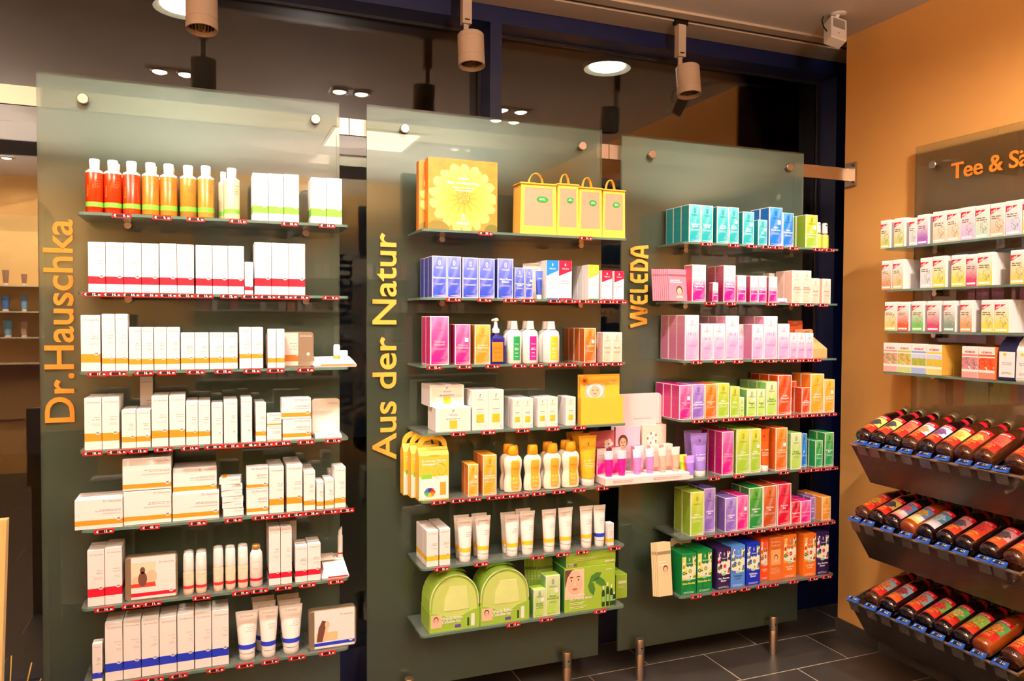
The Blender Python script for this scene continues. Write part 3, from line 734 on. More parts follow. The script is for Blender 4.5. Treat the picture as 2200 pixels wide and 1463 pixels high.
def heu(p, r, x, w, h, c, d=.06, y=-.162, n=1):
    k = ('heu', c); a, b2 = HC[c]
    if k not in _wm:
        m = NT('herb_print_'+c); u, v = m.uv(); nz = m.noise(m.uvv, 4.5, 4., .6)
        pic = m.mix(m.m('GREATER_THAN', nz, .5), lin(a), lin(b2)); pic = m.mix(m.m('GREATER_THAN', nz, .60), pic, lin((246, 240, 226)))
        if c in ('blue', 'yellow'):
            pic = m.mix(m.m('GREATER_THAN', v, m.m('ADD', .50, m.m('MULTIPLY', nz, .05))), m.mix(nz, lin(b2), lin((206, 200, 70))), m.mix(nz, lin((130, 170, 226)), lin((236, 238, 244))))
        col = m.mix(m.inside(v, .28, .66), lin((246, 236, 230)), pic)
        col = m.mix(m.m('MULTIPLY', m.m('LESS_THAN', v, .20), .8), col, lin(a)); col = m.mix(m.inside(v, .70, .76), col, lin(a))
        m.fin(col, .45); _wm[k] = m.mat
    w -= .0008; loc, rz = place(p, r, x, w, d, y)
    sd = M('herb_side_'+c, (214, 160, 60) if c == 'yellow' else (232, 110, 50) if c == 'orange' else (236, 226, 216), .5)
    o = link('tea_box', carton_mesh('tea_box', w, d, h, [sd, _wm[k]], None, 1, 0, 0), None, loc, rz)
    t = MB(); put_text(t, 'HEUMANN', 0, h*.80, w*.12, -d/2-.0004, 0, 'c', width=w*.62, bold=.02); t.ell(w*.3, h*.24, w*.08, w*.06, -d/2-.0004, 1, 10); t.ell(w*.12, h*.22, w*.05, w*.04, -d/2-.0004, 1, 10)
    t.build('lettering', [M('red_ink', (206, 40, 60), .5), WHITE_INK], o)
    repeat(o, n, d, p, 'herbal tea box with %s picture' % c, 'tea box', r, x, y)

# ---- bottles
def liquid(name, c, mix=.55):
    n = NT(name); n.fin(lin(c), .12, 0, .5)
    n.b.inputs['Subsurface Weight'].default_value = 0.; n.b.inputs['Transmission Weight'].default_value = 0.
    nz = n.noise(n.obj(), 20, 2); n.set(n.b.inputs['Base Color'], n.mix(nz, tuple(v*.9 for v in lin(c)), lin(c)))
    n.b.inputs['Coat Weight'].default_value = .6; n.b.inputs['Coat Roughness'].default_value = .05
    return n.mat
LQ = {'red': (206, 52, 10), 'orange': (214, 118, 34), 'olive': (178, 134, 50), 'cream': (238, 204, 164)}
def shampoo(p, r, x, w, h, c, y=-.178, n=1):
    R = min(w, .0475)/2; loc, rz = place(p, r, x, w, 2*R, y)
    o = link('shampoo_bottle', None, None, loc, rz); hb_ = h*.80
    body = MB().lathe([(R*.9, 0), (R, .003), (R, hb_*.93), (R*.96, hb_*.965), (R*.70, hb_), (R*.48, hb_+.002)], 22)
    body.build('body', liquid('liquid_'+c, LQ[c]), o, smooth=True)
    MB().lathe([(R*1.004, hb_*.925), (R*.97, hb_*.968), (R*.71, hb_*1.003)], 22, cap=False).build('clear_shoulder', M('clear_plastic', (240, 224, 206), .15, coat=.5), o, smooth=True)
    MB().lathe([(R*.52, hb_), (R*.56, hb_+.004), (R*.60, h-.003), (R*.54, h)], 20).build('flip_cap', WHITE_PLASTIC, o, smooth=True)
    lb = MB(); lb.lathe([(R*1.006, hb_*.14), (R*1.006, hb_*.25)], 22, cap=False); lb.build('green_band', M('band_green', BANDC['green'], .4), o, smooth=True)
    t = MB(); cyl = lambda X, Y, Z: (R*1.008*math.sin(X/R), -R*1.008*math.cos(X/R), Z)
    bars(t, .0, R*.95, [hb_*.72, hb_*.67, hb_*.63, hb_*.59], .0016, 0, 0, random.Random(2)); put_text(t, 'Dr.Hauschka', R*.1, hb_*.80, .0032, 0, 0, 'l', width=R*1.0)
    t.v = [cyl(*v) for v in t.v]; s2 = MB()
    if c == 'red': put_text(s2, 'Shampoo', 0, 0, .0060, 0, 0, 'l'); s2.v = [cyl(-R*.62-v[2], 0, hb_*.38+v[0]) for v in s2.v]; t.v += s2.v; nb = len(t.v)-len(s2.v); t.f += [tuple(nb+i for i in f) for f in s2.f]; t.m += [1]*len(s2.f); t.uv += s2.uv
    t.build('lettering', [M('brown_ink', (150, 90, 50), .5), M('pale_orange_ink', (240, 150, 70), .5)], o)
    repeat(o, n, 2*R, p, {'red': 'red orange shampoo bottle', 'orange': 'light orange bottle with white cap', 'olive': 'olive yellow bottle with white cap', 'cream': 'cream bottle with green band'}[c], 'bottle', r, x, y)
def rollon(p, r, x, w, h, y=-.176, n=2):
    R = w/2*.94; loc, rz = place(p, r, x, w, 2*R, y); o = link('deodorant_bottle', None, None, loc, rz)
    MB().lathe([(R*.86, 0), (R*.97, .004), (R, .012), (R, h*.55), (R*.90, h*.58)], 20).build('glass_body', liquid('milk_glass', (232, 212, 184)), o, smooth=True)
    MB().lathe([(R*.97, h*.575), (R*.99, h*.60), (R*.93, h*.95), (R*.82, h*.985), (R*.5, h)], 20).build('cap', WHITE_PLASTIC, o, smooth=True)
    MB().lathe([(R*1.008, h*.15), (R*1.008, h*.22)], 20, cap=False).build('red_band', M('band_red_soft', (206, 46, 56), .4), o, smooth=True)
    t = MB(); put_text(t, 'Dr.Hauschka', 0, h*.48, .004, 0, 0, 'c', width=R*1.2); bars(t, -R*.5, R*.6, [h*.42, h*.38], .0012, 0, 0, random.Random(1))
    t.v = [(R*1.008*math.sin(v[0]/R), -R*1.008*math.cos(v[0]/R), v[2]) for v in t.v]; t.build('lettering', [INK_SOFT], o)
    repeat(o, n, 2*R, p, 'glass deodorant bottle with red band', 'bottle', r, x, y)
def spray(p, r, x, w, h, y=-.178):
    R = w/2; loc, rz = place(p, r, x, w, w, y); o = link('powder_bottle', None, None, loc, rz)
    MB().lathe([(R*.85, 0), (R, .005), (R, h*.70), (R*.93, h*.80), (R*.62, h*.88), (R*.6, h*.885)], 22).build('body', WHITE_PLASTIC, o, smooth=True)
    MB().lathe([(R*.62, h*.885), (R*.66, h*.9), (R*.66, h*.97), (R*.56, h)], 20).build('gold_cap', M('gold_cap', (206, 160, 90), .3, .7), o, smooth=True)
    MB().lathe([(R*1.008, h*.15), (R*1.008, h*.21)], 22, cap=False).build('red_band', band_mat('red'), o, smooth=True)
    t = MB(); put_text(t, 'Dr.Hauschka', 0, h*.60, .004, 0, 0, 'c', width=R*1.2); bars(t, -R*.5, R*.6, [h*.45, h*.42], .0012, 0, 0, random.Random(1))
    t.v = [(R*1.008*math.sin(v[0]/R), -R*1.008*math.cos(v[0]/R), v[2]) for v in t.v]; t.build('lettering', [INK_SOFT], o)
    reg(o, 'white powder bottle with gold cap and red band', 'bottle', p, r, x)
TUBC = {'white': (238, 230, 224), 'lilac': (150, 120, 206), 'calendula': (246, 176, 44), 'redorange': (240, 90, 24)}
def tube(p, r, x, w, h, c, c2, y=-.176, n=1):
    """squeeze tube standing on its cap: round foot, flat crimped top"""
    rb = w*.36; d = 2*rb; loc, rz = place(p, r, x, w, d, y); o = link('squeeze_tube', None, None, loc, rz)
    hc = h*.15; N = 24
    def ring(a, b_, z): return [(a*math.cos(2*PI*k/N), b_*math.sin(2*PI*k/N), z) for k in range(N)]
    capm = WHITE_PLASTIC if c2 in ('cream', 'blue', 'yellow') else WHITE_PLASTIC
    MB().rings([ring(rb*.90, rb*.90, 0), ring(rb*.95, rb*.95, .002), ring(rb*.97, rb*.97, hc-.002), ring(rb*.93, rb*.93, hc)]).build('cap', capm, o, smooth=True)
    R = []; n_ = 9
    for k in range(n_+1):
        t_ = k/n_; a = rb+(w/2-rb)*t_; b_ = rb*(1-t_**1.25)+.0009; R.append(ring(a, b_, hc+.0008+(h-hc-.008)*t_))
    body = MB().rings(R); bo = body.build('body', M('tube_'+c, TUBC[c], .32, coat=.3), o, smooth=True)
    MB().box(-w/2, w/2, -.0011, .0011, h-.009, h).build('crimp', M('crimp_'+c, tuple(int(v*.95) for v in TUBC[c]), .4), o)
    at_ = lambda z: (min(max((z-hc)/(h-hc-.008), 0), 1))
    def skin(X, Z, e=.0006):
        t_ = at_(Z); a = rb+(w/2-rb)*t_; b_ = rb*(1-t_**1.25)+.0009; q = min(max(X/a, -.97), .97); return (X, -b_*math.sqrt(1-q*q)-e, Z)
    t = MB()
    if c == 'white':
        z0, z1 = hc+h*.085, hc+h*.175; bn = MB()
        bn.rings([[(v[0]*1.012, v[1]*1.012, z) for v in ring(rb+(w/2-rb)*at_(z), rb*(1-at_(z)**1.25)+.0009, z)] for z in (z0, (z0+z1)/2, z1)], 0, False)
        bn.build('band', band_mat(c2), o, smooth=True)
        put_text(t, 'Dr.Hauschka', 0, h*.88, min(.005, w*.1), 0, 0, 'c', width=w*.7); bars(t, -w*.1, w*.36, [h*.66, h*.62, h*.58], .0013, 0, 0, random.Random(int(x*999)), 'r')
    else:
        put_text(t, 'WELEDA', 0, h*.72, w*.10, 0, 0, 'c', width=w*.5); bars(t, -w*.32, w*.32, [h*.50], .0036, 0, 1, random.Random(5), 'c'); bars(t, -w*.3, w*.3, [h*.44, h*.41, h*.38], .0015, 0, 1, random.Random(6), 'c')
        t.ell(0, h*.83, w*.05, w*.10, 0, 0, 12)
    t.v = [skin(v[0], v[2]) for v in t.v]; t.build('lettering', [INK if c == 'white' else M('tube_ink_'+c, tuple(int(v*.62) for v in TUBC[c]), .5), WHITE_INK], o)
    ds = {'white': 'white squeeze tube with %s band' % c2, 'lilac': 'lilac squeeze tube on white cap', 'calendula': 'yellow orange squeeze tube on white cap', 'redorange': 'red orange squeeze tube on white cap'}[c]
    repeat(o, n, d, p, ds, 'tube', r, x, y)
MTC = {'blue': (40, 70, 170), 'lime': (160, 190, 50), 'orange': (240, 110, 30), 'lilac': (150, 110, 206), 'magenta': (220, 20, 140), 'iris': (214, 130, 200), 'peach': (244, 170, 150)}
def minitube(p, r, x, w, h, c, y=-.178, z=0., reg_=True, top=None):
    rb = w*.34; loc, rz = place(p, r, x, w, 2*rb, y, z); o = link('sample_tube', None, None, loc, rz); N = 14
    ring = lambda a, b_, zz: [(a*math.cos(2*PI*k/N), b_*math.sin(2*PI*k/N), zz) for k in range(N)]
    hc = h*.16
    MB().rings([ring(rb*.9, rb*.9, 0), ring(rb*.95, rb*.95, hc)]).build('cap', M('cap_'+c, MTC[c], .35) if top else WHITE_PLASTIC, o, smooth=True)
    R = [ring(rb+(w/2-rb)*t_, rb*(1-t_**1.2)+.0006, hc+.0005+(h-hc)*t_) for t_ in (0, .2, .4, .6, .8, 1.)]
    b = MB().rings(R, mats=[0, 0, 0, 1, 1]); b.build('body', [M('minitube_'+c, MTC[c], .35), M('minitube_top_'+c, top or tuple(min(255, v+40) for v in MTC[c]), .35)], o, smooth=True)
    t = MB(); put_text(t, 'WELEDA', 0, h*.72, w*.10, -rb*.75, 0, 'c', width=w*.5); t.build('lettering', [WHITE_INK], o)
    if reg_: reg(o, 'small %s sample tube' % {'blue': 'blue', 'iris': 'mauve', 'lilac': 'lilac', 'magenta': 'magenta', 'peach': 'peach', 'lime': 'lime green', 'orange': 'orange'}[c], 'tube', p, r, x)
    return o
LBC = {'green': (24, 150, 80), 'magenta': (214, 30, 140), 'yellow': (244, 196, 50)}
def lotion(p, r, x, w, h, c, y=-.176, n=1):
    R = w/2; sy = .62; loc, rz = place(p, r, x, w, 2*R*sy, y); o = link('lotion_bottle', None, None, loc, rz); hb_ = h*.80
    MB().lathe([(R*.90, 0), (R, .004), (R, hb_*.82), (R*.90, hb_*.93), (R*.55, hb_*.995), (R*.42, hb_)], 26, sy=sy).build('body', WHITE_PLASTIC, o, smooth=True)
    MB().lathe([(R*.44, hb_), (R*.50, hb_+.002), (R*.40, h)], 18).build('cap', M('cap_white', (226, 218, 212), .35), o, smooth=True)
    skin = lambda X, Z: (X, -sy*math.sqrt(max(R*R-X*X, 0))-.0006, Z)
    lb = MB(); xs = [-.30, -.1, .1, .30, .48, .62]
    for a, b in zip(xs[:-1], xs[1:]): lb.face([skin(a*R, hb_*.10), skin(b*R, hb_*.10), skin(b*R, hb_*.80), skin(a*R, hb_*.80)], 0)
    lb.build('label', M('label_'+c, LBC[c], .45, var=.1, vscale=25), o, smooth=True)
    t = MB(); put_text(t, 'WELEDA', R*.16, hb_*.56, R*.13, 0, 0, 'c', width=R*.6); bars(t, -R*.2, R*.5, [hb_*.44, hb_*.40, hb_*.30, hb_*.2], .0024, 0, 0, random.Random(3), 'c'); t.v = [(lambda q: (q[0], q[1]-.0004, q[2]))(skin(v[0], v[2])) for v in t.v]
    t.build('lettering', [WHITE_INK], o)
    repeat(o, n, 2*R*sy, p, 'white lotion bottle with %s label' % ('pink' if c == 'magenta' else c), 'bottle', r, x, y)
def pump(p, r, x, w, h, y=-.178):
    R = w/2; loc, rz = place(p, r, x, w, w, y); o = link('pump_bottle', None, None, loc, rz); hb_ = h*.66
    q = .006
    ring = lambda a, z: [(-a+q, -a, z), (a-q, -a, z), (a, -a+q, z), (a, a-q, z), (a-q, a, z), (-a+q, a, z), (-a, a-q, z), (-a, -a+q, z)]
    MB().rings([ring(R*.95, 0), ring(R, .003), ring(R, hb_*.84), ring(R*.84, hb_*.93)]).build('glass_body', M('cobalt_glass', (14, 16, 110), .08, coat=.8), o, smooth=True)
    MB().lathe([(R*.55, hb_*.92), (R*.36, hb_*.99), (R*.36, hb_*1.03)], 16).build('glass_neck', M('cobalt_glass', (14, 16, 110), .08, coat=.8), o, smooth=True)
    MB().lathe([(R*.5, hb_*1.02), (R*.5, hb_*1.13), (R*.30, hb_*1.18), (R*.22, hb_*1.3), (R*.22, h*.95)], 16).build('pump_collar', WHITE_PLASTIC, o, smooth=True)
    b = MB(); b.tube([(R*.25, 0, h*.955), (-R*.1, 0, h*.965), (-R*.45, -.004, h*.955), (-R*.55, -.005, h*.93)], R*.14, 10); b.lathe([(R*.30, h*.93), (R*.32, h*.97), (R*.2, h)], 14, cx=R*.06)
    b.build('pump_head', WHITE_PLASTIC, o, smooth=True)
    l = MB().box(-R*.82, R*.62, -R-.0008, -R+.0005, hb_*.08, hb_*.72); l.build('label', M('label_orange', (234, 130, 34), .45, var=.12, vscale=30), o)
    t = MB(); put_text(t, 'WELEDA', -R*.1, hb_*.5, R*.14, -R-.0012, 0, 'c', width=R*.8); bars(t, -R*.6, R*.4, [hb_*.38, hb_*.2], .0018, -R-.0012, 0, random.Random(2), 'c'); t.build('lettering', [M('rust_ink', (180, 90, 30), .5)], o)
    MB().box(R*.62, R*1.0, -R-.0006, -R+.0004, hb_*.05, hb_*.6).build('back_label', M('navy_label', (20, 24, 80), .4), o)
    reg(o, 'cobalt blue pump bottle with orange label', 'bottle', p, r, x)
def atomiser(p, r, x, w, h, y=-.178):
    R = w/2; loc, rz = place(p, r, x, w, w, y); o = link('spray_bottle', None, None, loc, rz)
    MB().lathe([(R*.9, 0), (R, .003), (R, h*.52), (R*.5, h*.58)], 16).build('glass_body', liquid('lime_glass', (206, 206, 110)), o, smooth=True)
    MB().lathe([(R*1.006, h*.06), (R*1.006, h*.40)], 16, cap=False).build('label', M('lime_label', (186, 200, 80), .5), o, smooth=True)
    MB().lathe([(R*.72, h*.575), (R*.75, h*.62), (R*.66, h*.98), (R*.5, h)], 14).build('spray_cap', M('clear_cap', (232, 224, 216), .2), o, smooth=True)
    MB().lathe([(R*.74, h*.56), (R*.76, h*.60)], 14).build('collar', M('silver_collar', (190, 186, 180), .25, .9), o, smooth=True)
    MB().cyl((-R*.1, -R*.75, h*.90), (-R*.1, -R*.55, h*.90), R*.16, 8).build('nozzle', BLACK, o)
    reg(o, 'small lime spray bottle with clear cap', 'bottle', p, r, x)
def curvy(p, r, x, w, h, y=-.176, n=1):
    R = w/2; sy = .55; loc, rz = place(p, r, x, w, 2*R*sy, y); o = link('baby_lotion_bottle', None, None, loc, rz); hb_ = h*.80
    pr = [(.80, 0), (.93, .02), (.98, .10), (.985, .20), (.94, .32), (.86, .42), (.84, .48), (.88, .56), (.96, .66), (1., .76), (.98, .84), (.88, .92), (.66, .975), (.46, 1.)]
    MB().lathe([(a*R, z*hb_) for a, z in pr], 28, sy=sy).build('body', M('cream_plastic', (244, 232, 208), .35), o, smooth=True)
    MB().lathe([(R*.50, hb_*.985), (R*.60, hb_+.003), (R*.56, h*.965), (R*.46, h)], 20, sy=.75).build('cap', M('orange_cap', (240, 164, 30), .4), o, smooth=True)
    def rad(Z):
        t_ = Z/hb_
        for (a, za), (b, zb) in zip(pr[:-1], pr[1:]):
            if za <= t_ <= zb: return R*(a+(b-a)*(t_-za)/(zb-za))
        return R*.8
    skin = lambda X, Z, e=.0006: (X, -sy*math.sqrt(max(rad(Z)**2-X*X, 1e-8))-e, Z)
    l = MB(); zs = [.08, .2, .32, .42, .5, .6, .7, .8, .86]; xs = [-.38, -.2, 0, .2, .4, .58]
    for za, zb in zip(zs[:-1], zs[1:]):
        k = lambda Z: (.8 if Z > .85 or Z < .1 else 1.)*(.92 if .36 < Z < .55 else 1.)
        for a, b in zip(xs[:-1], xs[1:]): l.face([skin(a*R*k(za), za*hb_), skin(b*R*k(za), za*hb_), skin(b*R*k(zb), zb*hb_), skin(a*R*k(zb), zb*hb_)], 0)
    l.build('label', M('label_calendula', (244, 174, 52), .45, var=.06, vscale=25), o, smooth=True)
    t = MB(); cx = R*.08; put_text(t, 'WELEDA', cx, hb_*.62, R*.12, 0, 0, 'c', width=R*.7); bars(t, -R*.25, R*.45, [hb_*.36], .0030, 0, 1, random.Random(8), 'c'); bars(t, -R*.25, R*.45, [hb_*.28, hb_*.25, hb_*.16, hb_*.13], .0012, 0, 1, random.Random(9), 'c')
    t.ell(-R*.22, hb_*.45, R*.10, R*.05, 0, 2, 8); t.v = [skin(v[0], v[2], .0010) for v in t.v]
    t.build('lettering', [M('rust_ink', (180, 90, 30), .5), WHITE_INK, M('leaf_ink', (120, 150, 40), .5)], o)
    repeat(o, n, 2*R*sy, p, 'waisted cream lotion bottle', 'bottle', r, x, y)
# ---------------------------------------------------------------- prints built from flat shapes
SKIN = M('printed_skin', (232, 186, 156), .55); HAIR = M('printed_hair', (92, 54, 36), .55); LIP = M('printed_lip', (190, 90, 80), .55); PWHITE = M('printed_white', (244, 238, 232), .55)
def portrait(mb, x, z, s, y, hood=False):
    """head and shoulders as flat print; slots 0 skin, 1 hair, 2 lips, 3 white"""
    mb.poly([(x-s*.62, z-s*.95), (x+s*.62, z-s*.95), (x+s*.42, z-s*.62), (x-s*.42, z-s*.62)], y, 0 if not hood else 3)
    mb.ell(x, z+s*.12, s*.50, s*.62, y-.0001, 3 if hood else 1, 18); mb.ell(x, z-s*.02, s*.36, s*.48, y-.0002, 0, 18)
    for d in (-1, 1): mb.ell(x+d*s*.15, z+s*.06, s*.075, s*.042, y-.0004, 1, 8)
    mb.ell(x, z-s*.26, s*.13, s*.045, y-.0004, 2, 8)
    mb.poly([(x-s*.02, z+s*.02), (x+s*.0, z-s*.12), (x+s*.05, z-s*.12), (x+s*.02, z+s*.02)], y-.0003, 2)
def round_rect(w, h, r, n=4, x0=0., z0=0.):
    P = []
    for cx, cz, a in ((w/2-r, r, -PI/2), (w/2-r, h-r, 0), (-w/2+r, h-r, PI/2), (-w/2+r, r, PI)):
        P += [(x0+cx+r*math.cos(a+k*PI/2/n), z0+cz+r*math.sin(a+k*PI/2/n)) for k in range(n+1)]
    return P
TINM = M('brushed_tin', (196, 178, 154), .3, .85); TINW = M('white_tin', (236, 228, 214), .3)
def tin(p, r, x, w, h, kind, y=-.15, d=.02):
    loc, rz = place(p, r, x, w, d, y); o = link('gift_tin', None, None, loc, rz)
    met = TINW if kind == 'white' else TINM
    MB().prism(round_rect(w, h, .011), -d/2+.003, d/2, 0).build('tin_body', met, o); MB().prism(round_rect(w-.006, h-.006, .009, z0=.003), -d/2, -d/2+.003, 0).build('lid', met, o)
    t = MB(); yf = -d/2-.0006
    if kind.startswith('photo'):
        c = 'red' if kind.endswith('red') else 'blue'
        s0, s1 = (-w*.385, w*.46); b = MB().box(s0, s1, yf-.0002, -d/2, 0.004, h-.003)
        b.build('card_sleeve', CARD, o); MB().box(s0, s1, yf-.0005, yf, h*.09, h*.17).build('band', band_mat(c), o)
        q = MB(); yp = yf-.0006
        if c == 'red':
            q.poly([(s0, h*.30), (w*.08, h*.30), (w*.08, h*.86), (s0, h*.86)], yp, 3)
            q.ell(w*.0, h*.52, w*.10, h*.16, yp-.0001, 0, 14); q.ell(-w*.29, h*.45, w*.09, h*.10, yp-.0001, 0, 14); q.poly([(s0, h*.30), (w*.08, h*.30), (w*.06, h*.40), (s0, h*.38)], yp-.0002, 2)
            q.ell(-w*.17, h*.48, w*.085, h*.17, yp-.0003, 1, 16); q.ell(-w*.17, h*.68, w*.05, h*.08, yp-.0003, 1, 12)
            q.build('photo_print', [SKIN, HAIR, M('printed_red', (214, 60, 40), .5), M('printed_glow', (244, 214, 186), .5)], o)
        else:
            q.poly([(s0+w*.04, h*.22), (w*.10, h*.22), (w*.10, h*.42), (s0+w*.04, h*.42)], yp, 3); q.ell(-w*.20, h*.44, w*.09, h*.24, yp-.0001, 0, 14)
            q.poly([(-w*.34, h*.20), (-w*.22, h*.20), (-w*.16, h*.52), (-w*.14, h*.70), (-w*.22, h*.74), (-w*.30, h*.55)], yp-.0002, 1); q.ell(-w*.12, h*.62, w*.05, h*.09, yp-.0003, 0, 12)
            q.build('photo_print', [SKIN, HAIR, LIP, M('printed_sand', (240, 196, 146), .5)], o)
        put_text(t, 'Dr.Hauschka', s1-.004, h*.82, .0055, yf-.0006, 0, 'r', width=w*.3); bars(t, w*.16, s1-.004, [h*.64, h*.57], .002, yf-.0006, 1, random.Random(4), 'r'); bars(t, w*.16, s1-.004, [h*.49, h*.46], .001, yf-.0006, 1, random.Random(5), 'r')
        e = MB(); emblem(e, s1-.012, h*.18, .0065, yf-.0007, 0, 1); e.build('emblem', [CARD, INK], o)
        ds = 'metal gift tin with printed photo and %s band' % c
    elif kind == 'gold':
        b = MB().box(-w*.12, w*.17, yf-.0003, -d/2, .004, h-.003); b.build('card_sleeve', CARD_IN, o); MB().box(-w*.12, w*.17, yf-.0006, yf, h*.16, h*.34).build('band', M('band_rust', (196, 100, 26), .5), o)
        put_text(t, 'Dr.Hauschka', w*.46, h*.86, .005, yf-.0003, 1, 'r', width=w*.24); bars(t, -w*.02, w*.15, [h*.66, h*.58, h*.50], .002, yf-.0006, 0, random.Random(6), 'r')
        e = MB(); emblem(e, w*.14, h*.36, .005, yf-.0008, 0, 1); emblem(e, w*.38, h*.36, .005, yf-.0002, 2, 1); e.build('emblem', [CARD_IN, INK, TINW], o)
        ds = 'gold metal gift tin with card sleeve'
    else:
        put_text(t, 'Dr.Hauschka', w*.44, h*.86, .0045, yf-.0003, 0, 'r', width=w*.4); e = MB(); emblem(e, w*.36, h*.36, .005, yf-.0002, 0, 1); e.build('emblem', [TINW, INK_SOFT], o)
        b = MB().prism([(-w*.45, 0), (w*.5, 0), (w*.46, h*.10), (-w*.45, h*.10)], -d/2-.05, -d/2-.006); b.build('tray_card', CARD, o)
        ds = 'pale gift tin with rounded corners'
    t.build('lettering', [INK, WHITE_INK], o)
    reg(o, ds, 'tin', p, r, x)
def tester(p, r, x, w, h, c, y=-.188):
    """low slanted tester tray with samples on it"""
    d = .11; loc, rz = place(p, r, x, w, d, y); o = link('tester_tray', None, None, loc, rz)
    hf = h*.62
    b = MB(); R = lambda z, k: [(-w/2+k, -d/2+k, z), (w/2-k, -d/2+k, z), (w/2-k, d/2-k, z), (-w/2+k, d/2-k, z)]
    top = [(-w/2+.008, -d/2+.012, hf), (w/2-.008, -d/2+.012, hf), (w/2-.008, d/2-.004, h), (-w/2+.008, d/2-.004, h)]
    b.rings([R(0, .002), R(.006, 0), top]); b.build('tray', CARD, o)
    MB().box(-w/2+.02, w/2-.004, -d/2-.0004, -d/2+.004, .0065, .0095).build('stripe', band_mat(c), o)
    t = MB(); put_text(t, 'Dr.Hauschka', w*.28, hf*.55, .0038, -d/2+.003, 0, 'c', width=w*.2); t.build('lettering', [band_mat('red')], o)
    reg(o, 'white tester tray with %s stripe' % c, 'tray', p, r, x)
    X0 = loc[0]; z = loc[2]+h
    if c == 'orange':
        q = MB().lathe([(.010, 0), (.011, .003), (.011, .012)], 14, mats=[0, 0]); 
        s_ = link('sample_tube', None, None, (X0+.012, loc[1]+.004, z-.006)); MB().lathe([(.0105, 0), (.0105, .010)], 14).build('band', band_mat('orange'), s_); MB().lathe([(.0105, .010), (.0108, .040), (.0085, .046)], 14).build('body', WHITE_PLASTIC, s_, smooth=True)
        reg(s_, 'tiny white sample tube on tester tray', 'tube', p, r, x)
        k_ = link('sample_box', carton_mesh('sample_box', .040, .02, .022, [CARD]), None, (X0+.030, loc[1]+.030, z-.003)); reg(k_, 'tiny white sample box on tester tray', 'carton', p, r, x)
    else:
        s_ = link('tester_stick', None, None, (X0+w*.30, loc[1]+.02, z-.008)); MB().lathe([(.0075, 0), (.0080, .012), (.0080, .075)], 14).build('body', WHITE_PLASTIC, s_, smooth=True)
        MB().rings([[(.0065*math.cos(a*PI/6), .0065*math.sin(a*PI/6), .075) for a in range(12)], [(.0065*math.cos(a*PI/6), .0065*math.sin(a*PI/6), .096+.008*math.cos(a*PI/6)) for a in range(12)]]).build('slanted_tip', WHITE_PLASTIC, s_)
        MB().lathe([(.0082, .014), (.0082, .019)], 14, cap=False).build('band', band_mat('red'), s_)
        reg(s_, 'upright white tester stick with slanted tip', 'tester', p, r, x)
        b = MB(); b.rings([[(-.03, -.02, 0), (.03, -.02, 0), (.034, .02, 0), (-.03, .02, 0)], [(-.026, -.016, .010), (.020, -.018, .016), (.03, .018, .012), (-.03, .016, .014)]])
        s2 = b.build('folded_tissue', CARD_IN, None, (X0-.025, loc[1]+.015, z-.004)); reg(s2, 'crumpled pale tissue on tester tray', 'tissue', p, r, x)

# ---- big flower box
def flower_mat():
    n = NT('flower_print'); u, v = n.uv(); du = n.m('SUBTRACT', u, .5); dv = n.m('SUBTRACT', v, .46)
    rad = n.m('SQRT', n.m('ADD', n.m('MULTIPLY', du, du), n.m('MULTIPLY', dv, dv))); ang = n.m('ARCTAN2', dv, du)
    nz = n.noise(n.uvv, 7., 4.); bg = n.mix(v, lin((196, 120, 40)), lin((230, 112, 36))); col = n.mix(nz, bg, lin((236, 150, 60)))
    for k, (R0, amp, fq, ph, c0, c1) in enumerate(((.40, .10, 8.5, 0., (240, 170, 60), (252, 216, 112)), (.31, .09, 7.5, .9, (236, 152, 46), (250, 206, 96)), (.21, .07, 6.5, 2.0, (230, 138, 40), (248, 190, 80)))):
        pet = n.m('ABSOLUTE', n.m('SINE', n.m('ADD', n.m('ADD', n.m('MULTIPLY', ang, fq), ph), n.m('MULTIPLY', nz, 2.6))))
        edge = n.m('ADD', R0-.05, n.m('ADD', n.m('MULTIPLY', n.m('POWER', pet, .5), amp), n.m('MULTIPLY', nz, .08)))
        str_ = n.m('MULTIPLY', n.m('DIVIDE', rad, R0+.05), n.m('ADD', .45, n.m('MULTIPLY', pet, .55)))
        col = n.mix(n.m('LESS_THAN', rad, edge), col, n.mix(n.m('MINIMUM', str_, 1.), lin(c0), lin(c1)))
    dots = n.noise(n.uvv, 60., 2.)
    col = n.mix(n.m('LESS_THAN', rad, n.m('ADD', .075, n.m('MULTIPLY', nz, .05))), col, n.mix(n.m('GREATER_THAN', dots, .52), lin((222, 130, 40)), lin((240, 176, 84))))
    col = n.mix(n.disc(u, v, .13, .0, .17, .13), col, lin((124, 108, 40))); col = n.mix(n.disc(u, v, .92, .0, .11, .11), col, lin((104, 104, 44)))
    return n.fin(col, .4)
FLOWER = None
